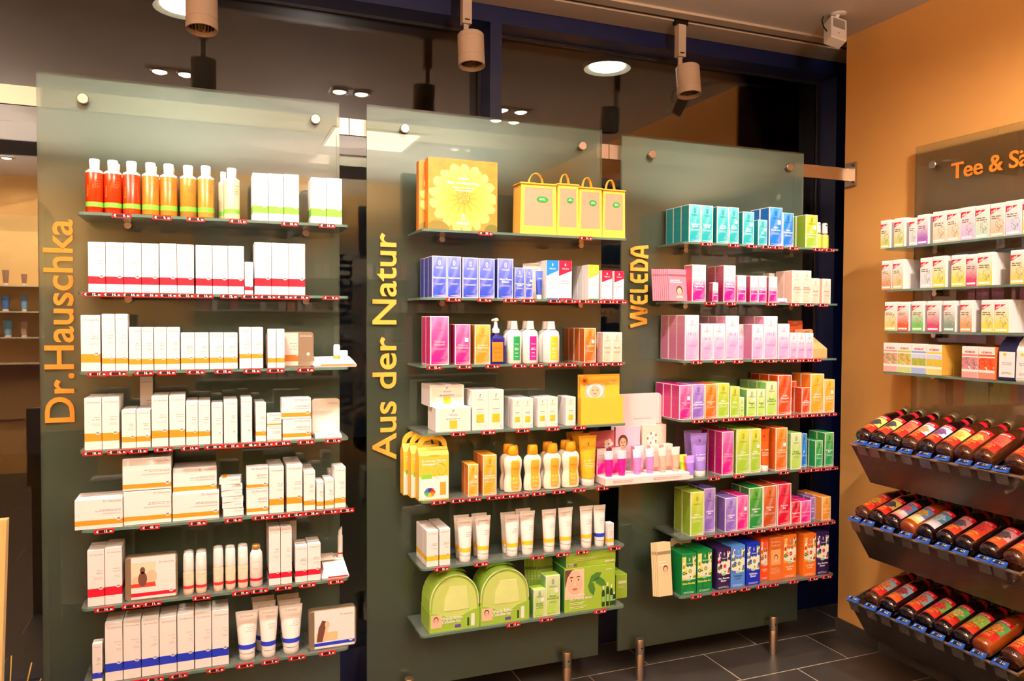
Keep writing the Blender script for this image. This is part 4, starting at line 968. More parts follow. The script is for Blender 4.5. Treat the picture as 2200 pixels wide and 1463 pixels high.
def flowerbox(p, r, x, w, h, y=-.178):
    global FLOWER
    FLOWER = FLOWER or flower_mat(); d = .035; loc, rz = place(p, r, x, w, d, y)
    o = link('flower_gift_box', carton_mesh('flower_gift_box', w, d, h, [M('flower_side', (226, 130, 34), .4, var=.2, vscale=14), FLOWER], None, 1, 0, 0), None, loc, rz)
    t = MB(); yf = -d/2-.0005
    put_text(t, 'Weleda', 0, h*.72, .0082, yf, 0, 'c', bold=.02); put_text(t, 'Baby- und Kinderpflege', 0, h*.655, .0082, yf, 0, 'c', width=w*.62, bold=.02)
    put_text(t, 'Pflege- und Geschenkset', 0, h*.595, .0052, yf, 0, 'c', width=w*.36, bold=.02); put_text(t, 'für Mutter und Kind', 0, h*.555, .0052, yf, 0, 'c', width=w*.3, bold=.02); put_text(t, 'WELEDA', 0, h*.085, .0085, yf, 0, 'c', width=w*.19, bold=.03)
    for s in (1, .55): t.rings([[(.006*s*math.cos(q*PI/6), yf, h*.19+.012*s*math.sin(q*PI/6)) for q in range(12)], [(.0045*s*math.cos(q*PI/6), yf, h*.19+.0095*s*math.sin(q*PI/6)) for q in range(12)]], 0, False)
    t.build('lettering', [WHITE_INK], o)
    reg(o, 'square orange gift box printed with big flower' if y < -.15 else 'orange flower gift box half hidden behind another', 'gift box', p, r, x)
YFAB = M('yellow_fabric', (246, 190, 74), .7, var=.08, vscale=40)
CLEAR = glass_mix('clear_vinyl', (.98, .95, .90), .08, 1.2, lin((254, 232, 196)), .42, tl=.08)
def pouch(p, r, x, w, h, y=-.176):
    d = .070; loc, rz = place(p, r, x, w, d, y); o = link('vinyl_pouch', None, None, loc, rz); tw = .95
    X = lambda z: w/2*(1-(1-tw)*z/h)
    def strip(x0, x1, z0, z1, y0, y1): return [(x0, z0), (x1, z0), (x1, z1), (x0, z1)]
    b = MB(); e = w*.10
    for q in ([(-X(0), 0), (X(0), 0), (X(h*.17), h*.17), (-X(h*.17), h*.17)], [(-X(h*.92), h*.92), (X(h*.92), h*.92), (X(h), h), (-X(h), h)],
              [(-X(h*.17), h*.17), (-X(h*.17)+e, h*.17), (-X(h*.92)+e, h*.92), (-X(h*.92), h*.92)], [(X(h*.17)-e, h*.17), (X(h*.17), h*.17), (X(h*.92), h*.92), (X(h*.92)-e, h*.92)]): b.prism(q, -d/2, -d/2+.002)
    b.prism([(-X(0), 0), (X(0), 0), (X(h), h), (-X(h), h)], d/2-.002, d/2)
    for s in (-1, 1): b.face([(s*X(0), -s*-d/2*1, 0), (s*X(0), -s*d/2, 0), (s*X(h), -s*d/2, h), (s*X(h), s*d/2, h)][::-1], 0)
    b.face([(-X(0), -d/2, .001), (X(0), -d/2, .001), (X(0), d/2, .001), (-X(0), d/2, .001)], 0); b.face([(-X(h), -d/2, h), (X(h), -d/2, h), (X(h), d/2, h), (-X(h), d/2, h)], 0)
    b.build('fabric_shell', YFAB, o)
    MB().prism([(-X(h*.17)+e, h*.17), (X(h*.17)-e, h*.17), (X(h*.92)-e, h*.92), (-X(h*.92)+e, h*.92)], -d/2+.0005, -d/2+.0012).build('clear_window', CLEAR, o)
    bx = MB().box(-w*.22, w*.30, -d/2+.0016, d/2-.01, .003, h*.72); bx.build('carton_inside', M('inner_orange', (246, 178, 70), .5), o)
    MB().ell(w*.10, h*.70, w*.16, h*.06, -d/2-.0006, 0, 16).build('green_sticker', M('sticker_green', (40, 150, 50), .45), o)
    t = MB(); bars(t, w*.0, w*.20, [h*.71, h*.685], .0022, -d/2-.0009, 0, random.Random(3), 'c'); t.build('lettering', [WHITE_INK], o)
    MB().tube([(-X(h)-.001, -d/2-.001, h), (X(h)+.001, -d/2-.001, h), (X(h)+.001, d/2+.0, h), (-X(h)-.001, d/2, h), (-X(h)-.001, -d/2-.001, h)], .0032, 6).build('zip_piping', M('piping_yellow', (240, 178, 60), .6), o, smooth=True)
    hh = MB(); n = 12; Rg = []
    for k in range(n+1):
        a = PI*k/n; cx, cz = -w*.20*math.cos(a)+w*.02, h+.042*math.sin(a)
        Rg.append([(cx, -.008, cz), (cx+.0015*math.cos(a), -.008, cz+.002), (cx+.0015*math.cos(a), .008, cz+.002), (cx, .008, cz)])
    hh.rings(Rg); hh.build('handle', YFAB, o)
    reg(o, 'yellow vinyl pouch with clear window and handle', 'bag', p, r, x)
def standcard(p, r, x, w, h, y=-.1):
    d = .012; loc, rz = place(p, r, x, w, d, y); o = link('display_card', None, None, loc, rz)
    b = MB(); b.prism([(-w/2, 0), (w/2, 0), (w/2, h), (-w/2, h*.95)], -.001, .001); b.build('card', M('pale_display_card', (226, 214, 198), .5), o)
    MB().face([(0, 0, 0)]*3) if False else None
    k = MB(); k.rings([[(-.01, .001, 0), (.01, .001, 0), (.01, .045, 0), (-.01, .045, 0)], [(-.01, .001, h*.6), (.01, .001, h*.6), (.01, .003, h*.6), (-.01, .003, h*.6)]]); k.build('strut', CARD_IN, o)
    if p == 2:
        t = MB(); portrait(t, -w*.18, h*.62, h*.30, -.0016); t.build('portrait_print', [SKIN, HAIR, LIP, PWHITE], o)
        reg(o, 'upright display card with printed portrait', 'card', p, r, x)
    else:
        t = MB(); bars(t, -w*.4, w*.4, [h*.8, h*.75], .002, -.0016, 0, random.Random(2)); t.build('lettering', [INK], o)
        reg(o, 'pale upright display card behind small tube', 'card', p, r, x)
def leaflet_holder(p, r, x, w, h, y=-.176):
    d = .03; loc, rz = place(p, r, x, w, d, y); o = link('leaflet_holder', None, None, loc, rz); Y = M('yellow_card', (246, 190, 62), .5); hp = h*.54
    MB().box(-w/2, w/2, -d/2, -d/2+.0015, 0, hp).build('front_pocket', Y, o); MB().box(-w/2, w/2, d/2-.0015, d/2, 0, h).build('back_panel', Y, o)
    b = MB(); b.box(-w/2, -w/2+.0015, -d/2+.0016, d/2-.0016, 0, hp); b.box(w/2-.0015, w/2, -d/2+.0016, d/2-.0016, 0, hp); b.box(-w/2+.0016, w/2-.0016, -d/2+.0016, d/2-.0016, 0, .0015); b.build('pocket_sides', Y, o)
    reg(o, 'yellow card leaflet holder at right shelf end', 'leaflet holder', p, r, x)
    # leaflet standing in it
    l = link('leaflet', None, None, (loc[0], loc[1]+.004, loc[2]+.002), rz); MB().box(-w/2+.004, w/2-.006, -.002, .004, 0, h-.008).build('pages', Y, l)
    q = MB(); yf = -.0026; q.poly([(-w*.36, h*.50), (w*.10, h*.50), (w*.10, h*.80), (-w*.36, h*.80)], yf, 4); q.ell(-w*.13, h*.66, w*.20, h*.15, yf-.0002, 3, 18); q.ell(-w*.13, h*.64, w*.13, h*.12, yf-.0004, 0, 18)
    for s in (-1, 1): q.ell(-w*.13+s*w*.05, h*.67, w*.022, h*.010, yf-.0006, 1, 8)
    q.ell(-w*.13, h*.60, w*.035, h*.012, yf-.0006, 2, 8); q.build('baby_print', [SKIN, HAIR, LIP, PWHITE, M('printed_beige', (206, 184, 156), .5)], l)
    f = MB(); [f.ell(-w*.38+.010*math.cos(k*PI/4), h*.87+.010*math.sin(k*PI/4), .007, .007, yf-.00012*k, 0, 8) for k in range(8)]; f.ell(-w*.38, h*.87, .007, .007, yf-.0014, 1, 10); f.build('flower_print', [M('printed_orange', (240, 140, 30), .5), M('printed_brown', (150, 70, 20), .5)], l)
    t = MB(); put_text(t, 'WELEDA', w*.28, h*.82, .005, yf, 0, 'c'); t.build('lettering', [WHITE_INK], l)
    reg(l, 'leaflet with hooded baby print in yellow holder', 'leaflet', p, r, x)
def giftbox(p, r, x, w, h, y=-.18, n=3):
    d = .048; loc, rz = place(p, r, x, w, d, y); o = link('handle_gift_box', None, None, loc, rz); hb_ = h*.80
    Y = M('gift_yellow', (248, 194, 66), .45); b = MB()
    R = lambda a, e, z: [(-a, -e, z), (a, -e, z), (a, e, z), (-a, e, z)]
    b.rings([R(w/2, d/2, 0), R(w/2, d/2, hb_*.86), R(w/2, .003, hb_)]); b.build('box_body', Y, o)
    k = MB(); N = 14; outer = [(-w/2*math.cos(PI*i/N), hb_-.004+(h-hb_+.004)*math.sin(PI*i/N)**.75) for i in range(N+1)]; inner = [(-w*.34*math.cos(PI*i/N), hb_+.004+(h-hb_)*.50*math.sin(PI*i/N)) for i in range(N+1)]
    for i in range(N):
        k.prism([outer[i], inner[i], inner[i+1], outer[i+1]], -.0028, .0028)
    k.build('arched_handle', Y, o)
    yf = -d/2-.0005; q = MB().box(-w/2+.001, w/2-.001, yf, -d/2+.0004, .003, h*.36); q.build('white_print', PWHITE, o)
    q = MB(); cols = []
    for i in range(6):
        a0 = i*PI/3; q.poly([(-w*.14, h*.12), (-w*.14+w*.20*math.cos(a0), h*.12+w*.16*math.sin(a0)), (-w*.14+w*.20*math.cos(a0+1.), h*.12+w*.16*math.sin(a0+1.))], yf-.0004-.00005*i, i)
    q.build('star_print', [M('star%d' % i, c, .5) for i, c in enumerate(((200, 40, 50), (50, 40, 90), (60, 90, 170), (60, 160, 60), (246, 190, 50), (240, 130, 40)))], o)
    q = MB().box(w*.20, w*.40, yf-.0004, yf, h*.07, h*.27); q.box(-w*.42, -w*.06, yf-.0004, yf, h*.33, h*.40, 1); q.build('product_print', [M('printed_orange', (240, 160, 60), .5), M('printed_green', (130, 190, 60), .5)], o)
    t = MB(); put_text(t, 'WELEDA', 0, h*.67, .006, yf, 1, 'c'); put_text(t, 'Berührung, Wärme,', -w*.40, h*.585, .0075, yf, 0, 'l', width=w*.8, bold=.02); put_text(t, 'Geborgenheit', -w*.40, h*.535, .0075, yf, 0, 'l', width=w*.62, bold=.02); t.build('lettering', [WHITE_INK, M('amber_ink2', (206, 140, 40), .5)], o)
    sw = MB(); sw.tube([(w*.22+(.004+.0024*a)*math.cos(a), yf, h*.46+(.004+.0024*a)*math.sin(a)) for a in [i*.4 for i in range(28)]], .0008, 4); sw.build('snail_print', M('printed_amber', (240, 180, 70), .5), o)
    reg(o, 'yellow handled gift carton, frontmost of three', 'gift box', p, r, x, 0)
    for i in (1, 2):
        c = clone(o); c.location.x -= .014*i; c.location.y += (d+.002)*i; reg(c, 'yellow handled gift carton, %s of three' % ('middle', 'rearmost')[i-1], 'gift box', p, r, x-.014*i, 0)
GRN = M('bag_green', (150, 186, 62), .55, var=.06, vscale=20)
def dome_bag(p, r, x, w, h, y=-.176):
    d = .105; h = min(h, .188); loc, rz = place(p, r, x, w, d, y); o = link('toiletry_bag', None, None, loc, rz)
    def outline(k=1., base=0.):
        W = w/2*k; hs = h*.42; P = [(-W, base), (W, base)]; N = 18
        P += [(W*math.cos(PI*i/N)*1. if True else 0, hs+(h-hs)*k*math.sin(PI*i/N)**.85) for i in range(N+1)]
        return P
    MB().prism(outline(), -d/2, d/2).build('bag_body', GRN, o)
    MB().prism(outline(.90, h*.10), -d/2-.0022, -d/2+.001).build('window', M('bag_window', (190, 208, 112), .3, var=.12, vscale=9, coat=.4), o)
    f = MB(); f.prism([(-w*.22, h*.36), (w*.30, h*.36), (w*.24, h*.78), (-w*.10, h*.80), (-w*.20, h*.60)], -d/2-.0030, -d/2-.0020); f.build('folded_towel', M('pale_green_cloth', (208, 220, 140), .7, var=.1, vscale=18), o)
    f = MB(); f.tube([(a, -d/2-.001, b) for a, b in outline(.985)[2:]], .0026, 6); f.build('piping', M('bag_piping', (206, 206, 150), .5), o, smooth=True)
    N = 12; s = MB(); hs = h*.30
    top = [(-w/2-.001+(w+.002)*i/N, hs+h*.05*math.cos(2*PI*i/N)+(-h*.02 if 3 < i < 9 else 0)) for i in range(N+1)]
    s.prism([(-w/2-.001, 0), (w/2+.001, 0)] + top[::-1], -d/2-.0045, -d/2-.0032); s.box(-w/2-.0015, -w/2-.0002, -d/2-.0032, d/2, 0, hs+.01); s.box(w/2+.0002, w/2+.0015, -d/2-.0032, d/2, 0, hs+.01)
    s.build('card_sleeve', M('sleeve_green', (142, 178, 58), .45), o)
    q = MB(); yf = -d/2-.0052; q.box(-w*.48, -w*.26, yf, yf+.0006, h*.08, h*.31, 3); portrait(q, -w*.38, h*.22, w*.10, yf-.0003); q.build('portrait_print', [SKIN, HAIR, LIP, M('printed_rose', (222, 190, 160), .5)], o)
    t = MB(); put_text(t, 'Weleda Birken-', -w*.26, h*.205, .0105, yf, 0, 'l', width=w*.42, bold=.02); put_text(t, 'Cellulite-Set', -w*.26, h*.145, .0105, yf, 0, 'l', width=w*.38, bold=.02); t.build('lettering', [WHITE_INK], o)
    q = MB().box(w*.0, w*.12, yf, yf+.0006, h*.045, h*.10, 0); q.box(w*.25, w*.29, yf, yf+.0006, h*.05, h*.20, 1); q.box(w*.33, w*.40, yf, yf+.0006, h*.04, h*.26, 2); q.build('product_print', [M('printed_violet', (84, 60, 140), .5), M('printed_bottle', (40, 60, 30), .5), PWHITE], o)
    hd = MB(); n = 12; Rg = []
    for k in range(n+1):
        a = PI*k/n; cx, cz = -w*.30*math.cos(a), h-.012+.013*math.sin(a)
        Rg.append([(cx, -.010, cz), (cx, -.010, cz+.003), (cx, .010, cz+.003), (cx, .010, cz)])
    hd.rings([[(a[0], a[1], a[2]) for a in rg] for rg in Rg]); hd.build('handle', GRN, o)
    reg(o, 'green dome shaped toiletry bag', 'bag', p, r, x)
def brochures(p, r, x, w, h, kind, y=-.12):
    n = {'woman_pink': 9, 'woman_green': 5, 'woman_tan': 4}[kind]
    col = {'woman_pink': (222, 130, 150), 'woman_green': (150, 186, 70), 'woman_tan': (226, 196, 150)}[kind]; bw = w*(.62 if kind != 'woman_tan' else .8); st = (w-bw)/max(1, n-1)
    cm = M('brochure_'+kind, col, .35); pm = M('brochure_pages_'+kind, (238, 222, 206), .5)
    first = None
    for i in range(n):
        X = x+w-bw-i*st
        loc, rz = place(p, r, X, bw, .003, y+i*.0042)
        if first is None:
            o = link('brochure', None, None, loc, rz); MB().box(-bw/2, bw/2, -.0012, .0012, .002, h).build('cover', [cm], o); MB().box(-bw/2+.0005, bw/2-.0005, .0014, .0026, .002, h-.001).build('pages', pm, o)
            t = MB(); portrait(t, bw*.08, h*.32 if kind != 'woman_tan' else h*.5, bw*.34, -.0016); t.build('portrait_print', [SKIN, HAIR, LIP, PWHITE], o)
            t = MB(); bars(t, -bw*.4, bw*.4, [h*.64, h*.58], .0032, -.0016, 0, random.Random(1)); t.box(-bw*.48, bw*.48, -.0016, -.0012, h*.78, h*.84, 1); t.build('lettering', [WHITE_INK, M('headband_'+kind, tuple(int(v*.6) for v in col), .5)], o)
            first = o
        else: o = clone(first); o.location = loc
        lean = .16; o.rotation_euler = (-.10, 0, lean*(-1 if p == 9 else 0))
        reg(o, {'woman_pink': 'pink brochure with printed woman', 'woman_green': 'green brochure with printed woman', 'woman_tan': 'tan brochure with printed portrait'}[kind], 'brochure', p, r, X)
LEAFM = M('printed_leaf', (60, 110, 40), .5); SETG = M('set_green', (150, 182, 56), .42)
def birkenset(p, r, x, w, h, y=-.18):
    d = .055; loc, rz = place(p, r, x, w, d, y)
    o = link('gift_set_box', carton_mesh('gift_set_box', w, d, h, [M('set_dark_green', (40, 110, 60), .4), SETG], None, 1, 0, 1), None, loc, rz); yf = -d/2-.0006
    q = MB(); q.box(-w*.49, -w*.12, yf, yf+.0004, h*.30, h*.97, 0); q.ell(-w*.30, h*.66, w*.15, h*.27, yf-.0002, 4, 18)
    q.poly([(-w*.49, h*.97), (-w*.49, h*.55), (-w*.44, h*.80), (-w*.36, h*.95), (-w*.30, h*.97)], yf-.0004, 1)
    for s in (-1, 1):
        q.ell(-w*.30+s*w*.068, h*.73, w*.032, h*.022, yf-.0008, 3, 10); q.ell(-w*.30+s*w*.068, h*.73, w*.016, h*.022, yf-.0011, 1, 8)
        q.poly([(-w*.30+s*w*.068-w*.04, h*.785), (-w*.30+s*w*.068+w*.04, h*.785), (-w*.30+s*w*.068+w*.02, h*.81), (-w*.30+s*w*.068-w*.02, h*.81)], yf-.0008, 1)
    q.poly([(-w*.305, h*.72), (-w*.325, h*.60), (-w*.275, h*.60), (-w*.29, h*.72)], yf-.0008, 0)
    q.ell(-w*.30, h*.52, w*.05, h*.024, yf-.0008, 2, 10); q.build('portrait_print', [M('printed_pale_skin', (236, 206, 176), .5), HAIR, LIP, PWHITE, SKIN], o)
    q = MB()
    for cx, cz, a in ((w*.10, h*.74, .5), (w*.20, h*.62, -.6), (w*.03, h*.50, -1.3)):
        ca, sa = math.cos(a), math.sin(a); q.poly([(cx+ca*u-sa*v, cz+sa*u+ca*v) for u, v in ((-.028, 0), (-.012, -.013), (.012, -.012), (.03, 0), (.012, .012), (-.012, .013))], yf, 0)
    q.build('leaf_print', LEAFM, o)
    q = MB()
    for i, (cx, hh) in enumerate(((w*.26, .50), (w*.345, .58), (w*.42, .52), (w*.475, .34))):
        bw = w*.030; q.poly([(cx-bw, h*.03), (cx+bw, h*.03), (cx+bw, h*hh*.74), (cx+bw*.4, h*hh*.84), (cx-bw*.4, h*hh*.84), (cx-bw, h*hh*.74)], yf-.0003*i-.0004, 0); q.poly([(cx-bw*.4, h*hh*.84), (cx+bw*.4, h*hh*.84), (cx+bw*.4, h*hh), (cx-bw*.4, h*hh)], yf-.0007-.0003*i, 1); q.poly([(cx-bw*.8, h*.14), (cx+bw*.8, h*.14), (cx+bw*.8, h*hh*.52), (cx-bw*.8, h*hh*.52)], yf-.0010-.0003*i, 2)
    q.build('bottle_print', [M('printed_dark_bottle', (22, 60, 34), .4), PWHITE, M('printed_label', (150, 190, 110), .5)], o)
    t = MB(); put_text(t, 'Aktiv schön', -w*.40, h*.36, .0088, yf-.001, 0, 'l', width=w*.42, bold=.02); put_text(t, 'mit Weleda Birke', -w*.40, h*.27, .0088, yf-.001, 0, 'l', width=w*.60, bold=.02); bars(t, -w*.40, w*.0, [h*.20, h*.165, h*.11, h*.075], .0018, yf-.001, 0, random.Random(7)); put_text(t, 'WELEDA', w*.37, h*.87, .0045, yf, 0, 'c'); t.build('lettering', [WHITE_INK], o)
    repeat(o, 2, d, p, 'green gift set box with printed woman', 'gift box', r, x, y)
    # a flat carton lying across the top
    w2, h2, d2 = w*.98, .048, .12
    b = link('gift_set_box', carton_mesh('gift_set_box', w2, d2, h2, [M('set_dark_green', (40, 110, 60), .4), SETG], None, 1, 0, 1), None, (loc[0]+w*.02, -.178+d2/2, loc[2]+h+.001), 0); yf = -d2/2-.0006
    t = MB(); bars(t, -w2*.35, w2*.2, [h2*.62, h2*.48], .0018, yf, 0, random.Random(9)); t.box(-w2*.48, -w2*.34, yf, yf+.0004, h2*.06, h2*.30, 0); [t.box(-w2*.47+i*.004, -w2*.47+i*.004+.0018, yf-.0004, yf, h2*.08, h2*.28, 1) for i in range(10)]; t.box(w2*.28, w2*.48, yf, yf+.0004, h2*.14, h2*.28, 0); t.build('lettering', [M('barcode_paper', (226, 222, 180), .5), INK_DARK], b)
    reg(b, 'green carton lying flat on top of gift set box', 'gift box', p, r, x)
def bottleset(p, r, x, w, h, y=-.12):
    d = .09; loc, rz = place(p, r, x, w, d, y); o = link('gift_set_box', carton_mesh('gift_set_box', w, d, h, [SETG, SETG], None, 1, 0, 0), None, loc, rz); yf = -d/2-.0005
    t = MB(); t.poly([(-w*.3, h*.62), (w*.42, h*.62), (w*.42, h*.74), (-w*.3, h*.74)], yf, 0); bars(t, -w*.3, w*.4, [h*.5, h*.44], .0018, yf, 0, random.Random(3)); t.build('lettering', [M('barcode_paper', (226, 222, 180), .5)], o)
    reg(o, 'narrow plain green carton at right shelf end', 'gift box', p, r, x)
def minibox(p, r, x, w, h, y=-.178):
    o = link('sample_box', carton_mesh('sample_box', w, .03, max(h, .012), [CARD]), None, *[place(p, r, x, w, .03, y)[0]]); MB().box(-w*.4, w*.4, -.0156, -.015, .001, .005).build('stripe', M('pink_stripe', (206, 40, 140), .5), o); reg(o, 'flat white sample box with pink stripe', 'carton', p, r, x)
def cosmetic_stand(p, r, x, w, h, y=-.125):
    loc, rz = place(p, r, x, w, .09, y); o = link('cosmetic_stand', None, None, loc, rz); A = M('stand_peach', (240, 176, 116), .5); B2 = M('stand_orange', (214, 96, 50), .5)
    b = MB(); b.rings([[(-w/2, -.045, 0), (w/2, -.045, 0), (w/2, .045, 0), (-w/2, .045, 0)], [(-w/2, -.045, h*.24), (w/2, -.045, h*.24), (w/2, .045, h*.24), (-w/2, .045, h*.24)], [(-w/2, -.01, h*.55), (w*.24, -.01, h*.55), (w*.24, .045, h*.55), (-w/2, .045, h*.55)]]); b.build('stepped_base', A, o)
    c = MB().prism([(-w*.50, h*.5), (0, h*.5), (-w*.03, h), (-w*.52, h)], .012, .014); c.build('back_card', B2, o); c = MB().prism([(-w*.36, h*.48), (w*.28, h*.48), (w*.28, h*.74), (w*.22, h*.77), (-w*.34, h*.76)], .002, .004); c.build('front_card', M('stand_card', (226, 160, 110), .5), o)
    t = MB(); put_text(t, 'WELEDA', -w*.27, h*.92, .005, .0116, 0, 'c'); bars(t, 0, w*.24, [h*.68], .003, .0016, 1, random.Random(1)); t.build('lettering', [WHITE_INK, INK_DARK], o)
    reg(o, 'stepped peach cosmetic stand with orange card', 'display stand', p, r, x)
def promo(p, r, x, w, h, y=-.178):
    d = .045; loc, rz = place(p, r, x, w, d, y); OR = M('elixir_tangerine', (214, 104, 40), .4)
    o = link('promotion_carton', carton_mesh('promotion_carton', w, d, h, [OR]), None, loc, rz); yf = -d/2-.0005
    q = MB(); q.box(-w*.40, w*.30, yf, yf+.0003, h*.36, h*.72, 3); portrait(q, -w*.05, h*.53, w*.26, yf-.0004); q.build('portrait_print', [SKIN, HAIR, LIP, M('printed_amber_bg', (226, 160, 90), .5)], o)
    t = MB(); put_text(t, 'Sanddorn', -w*.40, h*.88, .008, yf, 0, 'l', width=w*.7); put_text(t, 'Vitalkraft', -w*.40, h*.80, .008, yf, 0, 'l', width=w*.7); bars(t, -w*.4, w*.3, [h*.28, h*.25, h*.22, h*.19, h*.16], .0014, yf, 0, random.Random(4)); t.build('lettering', [M('pale_apricot_ink', (246, 206, 160), .5)], o)
    reg(o, 'rust orange carton with printed portrait', 'carton', p, r, x)
def coffeebag(p, r, x, w, h, c, y=-.160):
    d = .06; loc, rz = place(p, r, x, w, d, y); o = link('tea_bag_pack', None, None, loc, rz); col = (24, 26, 60) if c == 'navy' else (236, 228, 222)
    m = M('pack_'+c, col, .35); b = MB(); R = lambda a, e, z, yo=0: [(-a, -e+yo, z), (a, -e+yo, z), (a, e+yo, z), (-a, e+yo, z)]
    b.rings([R(w*.48, d*.46, 0), R(w*.5, d*.5, .006), R(w*.49, d*.48, h*.70), R(w*.47, d*.36, h*.86, .004), R(w*.45, .006, h*.96, .004), R(w*.45, .004, h, .006)]); b.build('foil_pack', m, o)
    q = MB().box(-w*.44, w*.44, -d*.5-.001, -d*.5+.003, h*.08, h*.66); q.build('label', M('pack_label', (240, 236, 236), .5), o)
    t = MB(); bars(t, -w*.3, w*.3, [h*.40, h*.36, h*.18, h*.15], .002, -d*.5-.0014, 0, random.Random(2), 'c'); t.ell(-w*.12, h*.60, .006, .006, -d*.5-.0014, 1, 8); t.build('lettering', [INK, M('sun_ink', (246, 200, 70), .5)], o)
    reg(o, 'dark navy foil tea pack with white label' if c == 'navy' else 'white foil tea pack beside the navy one', 'tea pack', p, r, x)

# ---------------------------------------------------------------- price tags
TAG_RED = M('tag_red', (206, 18, 26), .4); TAG_BLACK = M('tag_black', (22, 10, 10), .5); TAG_BLUE = M('tag_blue', (36, 76, 160), .4)
TW, TH = .050, .0128
TAGM = MB().prism(round_rect(TW, TH, .0022, 2, 0, -TH/2), -.003, 0).mesh('holder', [TAG_RED]); TAGD = MB().prism(round_rect(TW*.86, TH*.60, .001, 2, 0, -TH*.30), -.0034, -.0031).mesh('display', [TAG_BLACK]); _td = {}
PLIST = []
def digits(price):
    if price not in _td:
        t = MB(); put_text(t, '€', -TW*.40, -TH*.24, TH*.50, -.0037, 0, 'l', bold=.04); a, b = price.split('.')
        put_text(t, b, TW*.415, -TH*.24, TH*.36, -.0037, 0, 'r', bold=.04); put_text(t, a+'.', TW*.215, -TH*.24, TH*.52, -.0037, 0, 'r', bold=.04)
        _td[price] = t.mesh('digits', [WHITE_INK])
    return _td[price]
def price_tag(p, r, x, price):
    o = link('price_tag', None, None, (x, -.1908, SZ[r]-.0068)); link('holder', TAGM, o); link('display', TAGD, o); link('digits', digits(price), o)
    PLIST.append((o, p, r, x, price))

# ---------------------------------------------------------------- the goods, shelf by shelf
# left panel, top shelf
shampoo(0,0,.1459,.0468,.1544,'red',n=1)
shampoo(0,0,.1926,.0468,.1545,'red',n=2)
shampoo(0,0,.2408,.0476,.1553,'red',n=1)
shampoo(0,0,.2908,.0477,.1555,'orange',n=2)
shampoo(0,0,.3391,.0481,.1556,'orange',n=2)
shampoo(0,0,.3926,.0471,.1551,'olive',n=1)
shampoo(0,0,.4408,.0486,.1577,'olive',n=2)
shampoo(0,0,.5143,.0475,.1568,'cream',n=1)
shampoo(0,0,.5,.03,.1556,'cream',y=-.105,n=1)
hb(0,0,.5968,.0464,.1446,'green',b=(0.165, 0.315),n=2)
hb(0,0,.6432,.0459,.146,'green',b=(0.165, 0.315),n=2)
hb(0,0,.6891,.0458,.1474,'green',b=(0.165, 0.315),n=2)
hb(0,0,.7703,.0478,.1435,'green',b=(0.16, 0.33),n=2)
hb(0,0,.8181,.0489,.1448,'green',b=(0.16, 0.33),n=2)
price_tag(0,0,.2413,'9.50')
price_tag(0,0,.3466,'9.50')
price_tag(0,0,.4371,'9.50')
price_tag(0,0,.5545,'11.50')
price_tag(0,0,.7044,'10.80')
price_tag(0,0,.817,'14.80')
# left panel, second shelf
hb(0,1,.1537,.0447,.1422,'red',b=(0.165, 0.317),n=2)
hb(0,1,.1983,.0464,.1429,'red',b=(0.165, 0.317),n=2)
hb(0,1,.2447,.046,.1437,'red',b=(0.165, 0.317),n=2)
hb(0,1,.2907,.0464,.1437,'red',b=(0.165, 0.317),n=2)
hb(0,1,.3382,.0471,.1456,'red',b=(0.165, 0.317),n=2)
hb(0,1,.3853,.0471,.1444,'red',b=(0.165, 0.317),n=2)
hb(0,1,.4357,.0468,.1449,'red',b=(0.165, 0.317),n=2)
hb(0,1,.4825,.0441,.1448,'red',b=(0.165, 0.317),n=2)
hb(0,1,.5266,.0463,.1453,'red',b=(0.165, 0.317),n=2)
hb(0,1,.5734,.0253,.0987,'red',b=(0.13, 0.25),d=0.03)
hb(0,1,.6017,.0505,.1596,'red',b=(0.165, 0.317),n=2)
hb(0,1,.6522,.0505,.1597,'red',b=(0.165, 0.317),n=2)
hb(0,1,.7027,.0501,.1597,'red',b=(0.165, 0.317),n=2)
price_tag(0,1,.1653,'12.80')
price_tag(0,1,.2153,'14.80')
price_tag(0,1,.2641,'14.80')
price_tag(0,1,.3127,'15.80')
price_tag(0,1,.3613,'14.80')
price_tag(0,1,.4086,'12.80')
price_tag(0,1,.4588,'14.80')
price_tag(0,1,.5286,'12.80')
price_tag(0,1,.5876,'1.80')
price_tag(0,1,.6389,'15.90')
price_tag(0,1,.6886,'15.90')
price_tag(0,1,.7375,'16.80')
price_tag(0,1,.8281,'9.00')
# left panel, third shelf
hb(0,2,.1335,.0502,.1598,'orange',b=(0.155, 0.31))
hb(0,2,.1864,.0347,.1632,'orange',b=(0.13, 0.225),n=2)
hb(0,2,.2211,.0333,.1635,'orange',b=(0.13, 0.225),n=2)
hb(0,2,.2558,.0327,.1252,'orange',b=(0.14, 0.265),n=2)
hb(0,2,.2885,.033,.1252,'orange',b=(0.14, 0.265),n=2)
hb(0,2,.3223,.0341,.1252,'orange',b=(0.14, 0.265),n=2)
hb(0,2,.3564,.036,.1253,'orange',b=(0.14, 0.265),n=2)
hb(0,2,.3937,.0386,.1091,'orange',b=(0.17, 0.317),n=2)
hb(0,2,.4323,.0395,.1091,'orange',b=(0.17, 0.317),n=2)
hb(0,2,.4725,.0404,.109,'orange',b=(0.17, 0.317),n=2)
hb(0,2,.5128,.0405,.1089,'orange',b=(0.17, 0.317),n=2)
hb(0,2,.5572,.0349,.1254,'orange',b=(0.25, 0.355),n=2)
hb(0,2,.5921,.0349,.1254,'orange',b=(0.25, 0.355),n=2)
hb(0,2,.6395,.0255,.1201,'orange',b=(0.14, 0.26))
hb(0,2,.665,.0253,.1201,'orange',b=(0.14, 0.26))
tin(0,2,.6363,.1463,.1112,'gold',y=-.135,d=0.02)
tester(0,2,.7771,.1334,.03,'orange')
price_tag(0,2,.1756,'17.00')
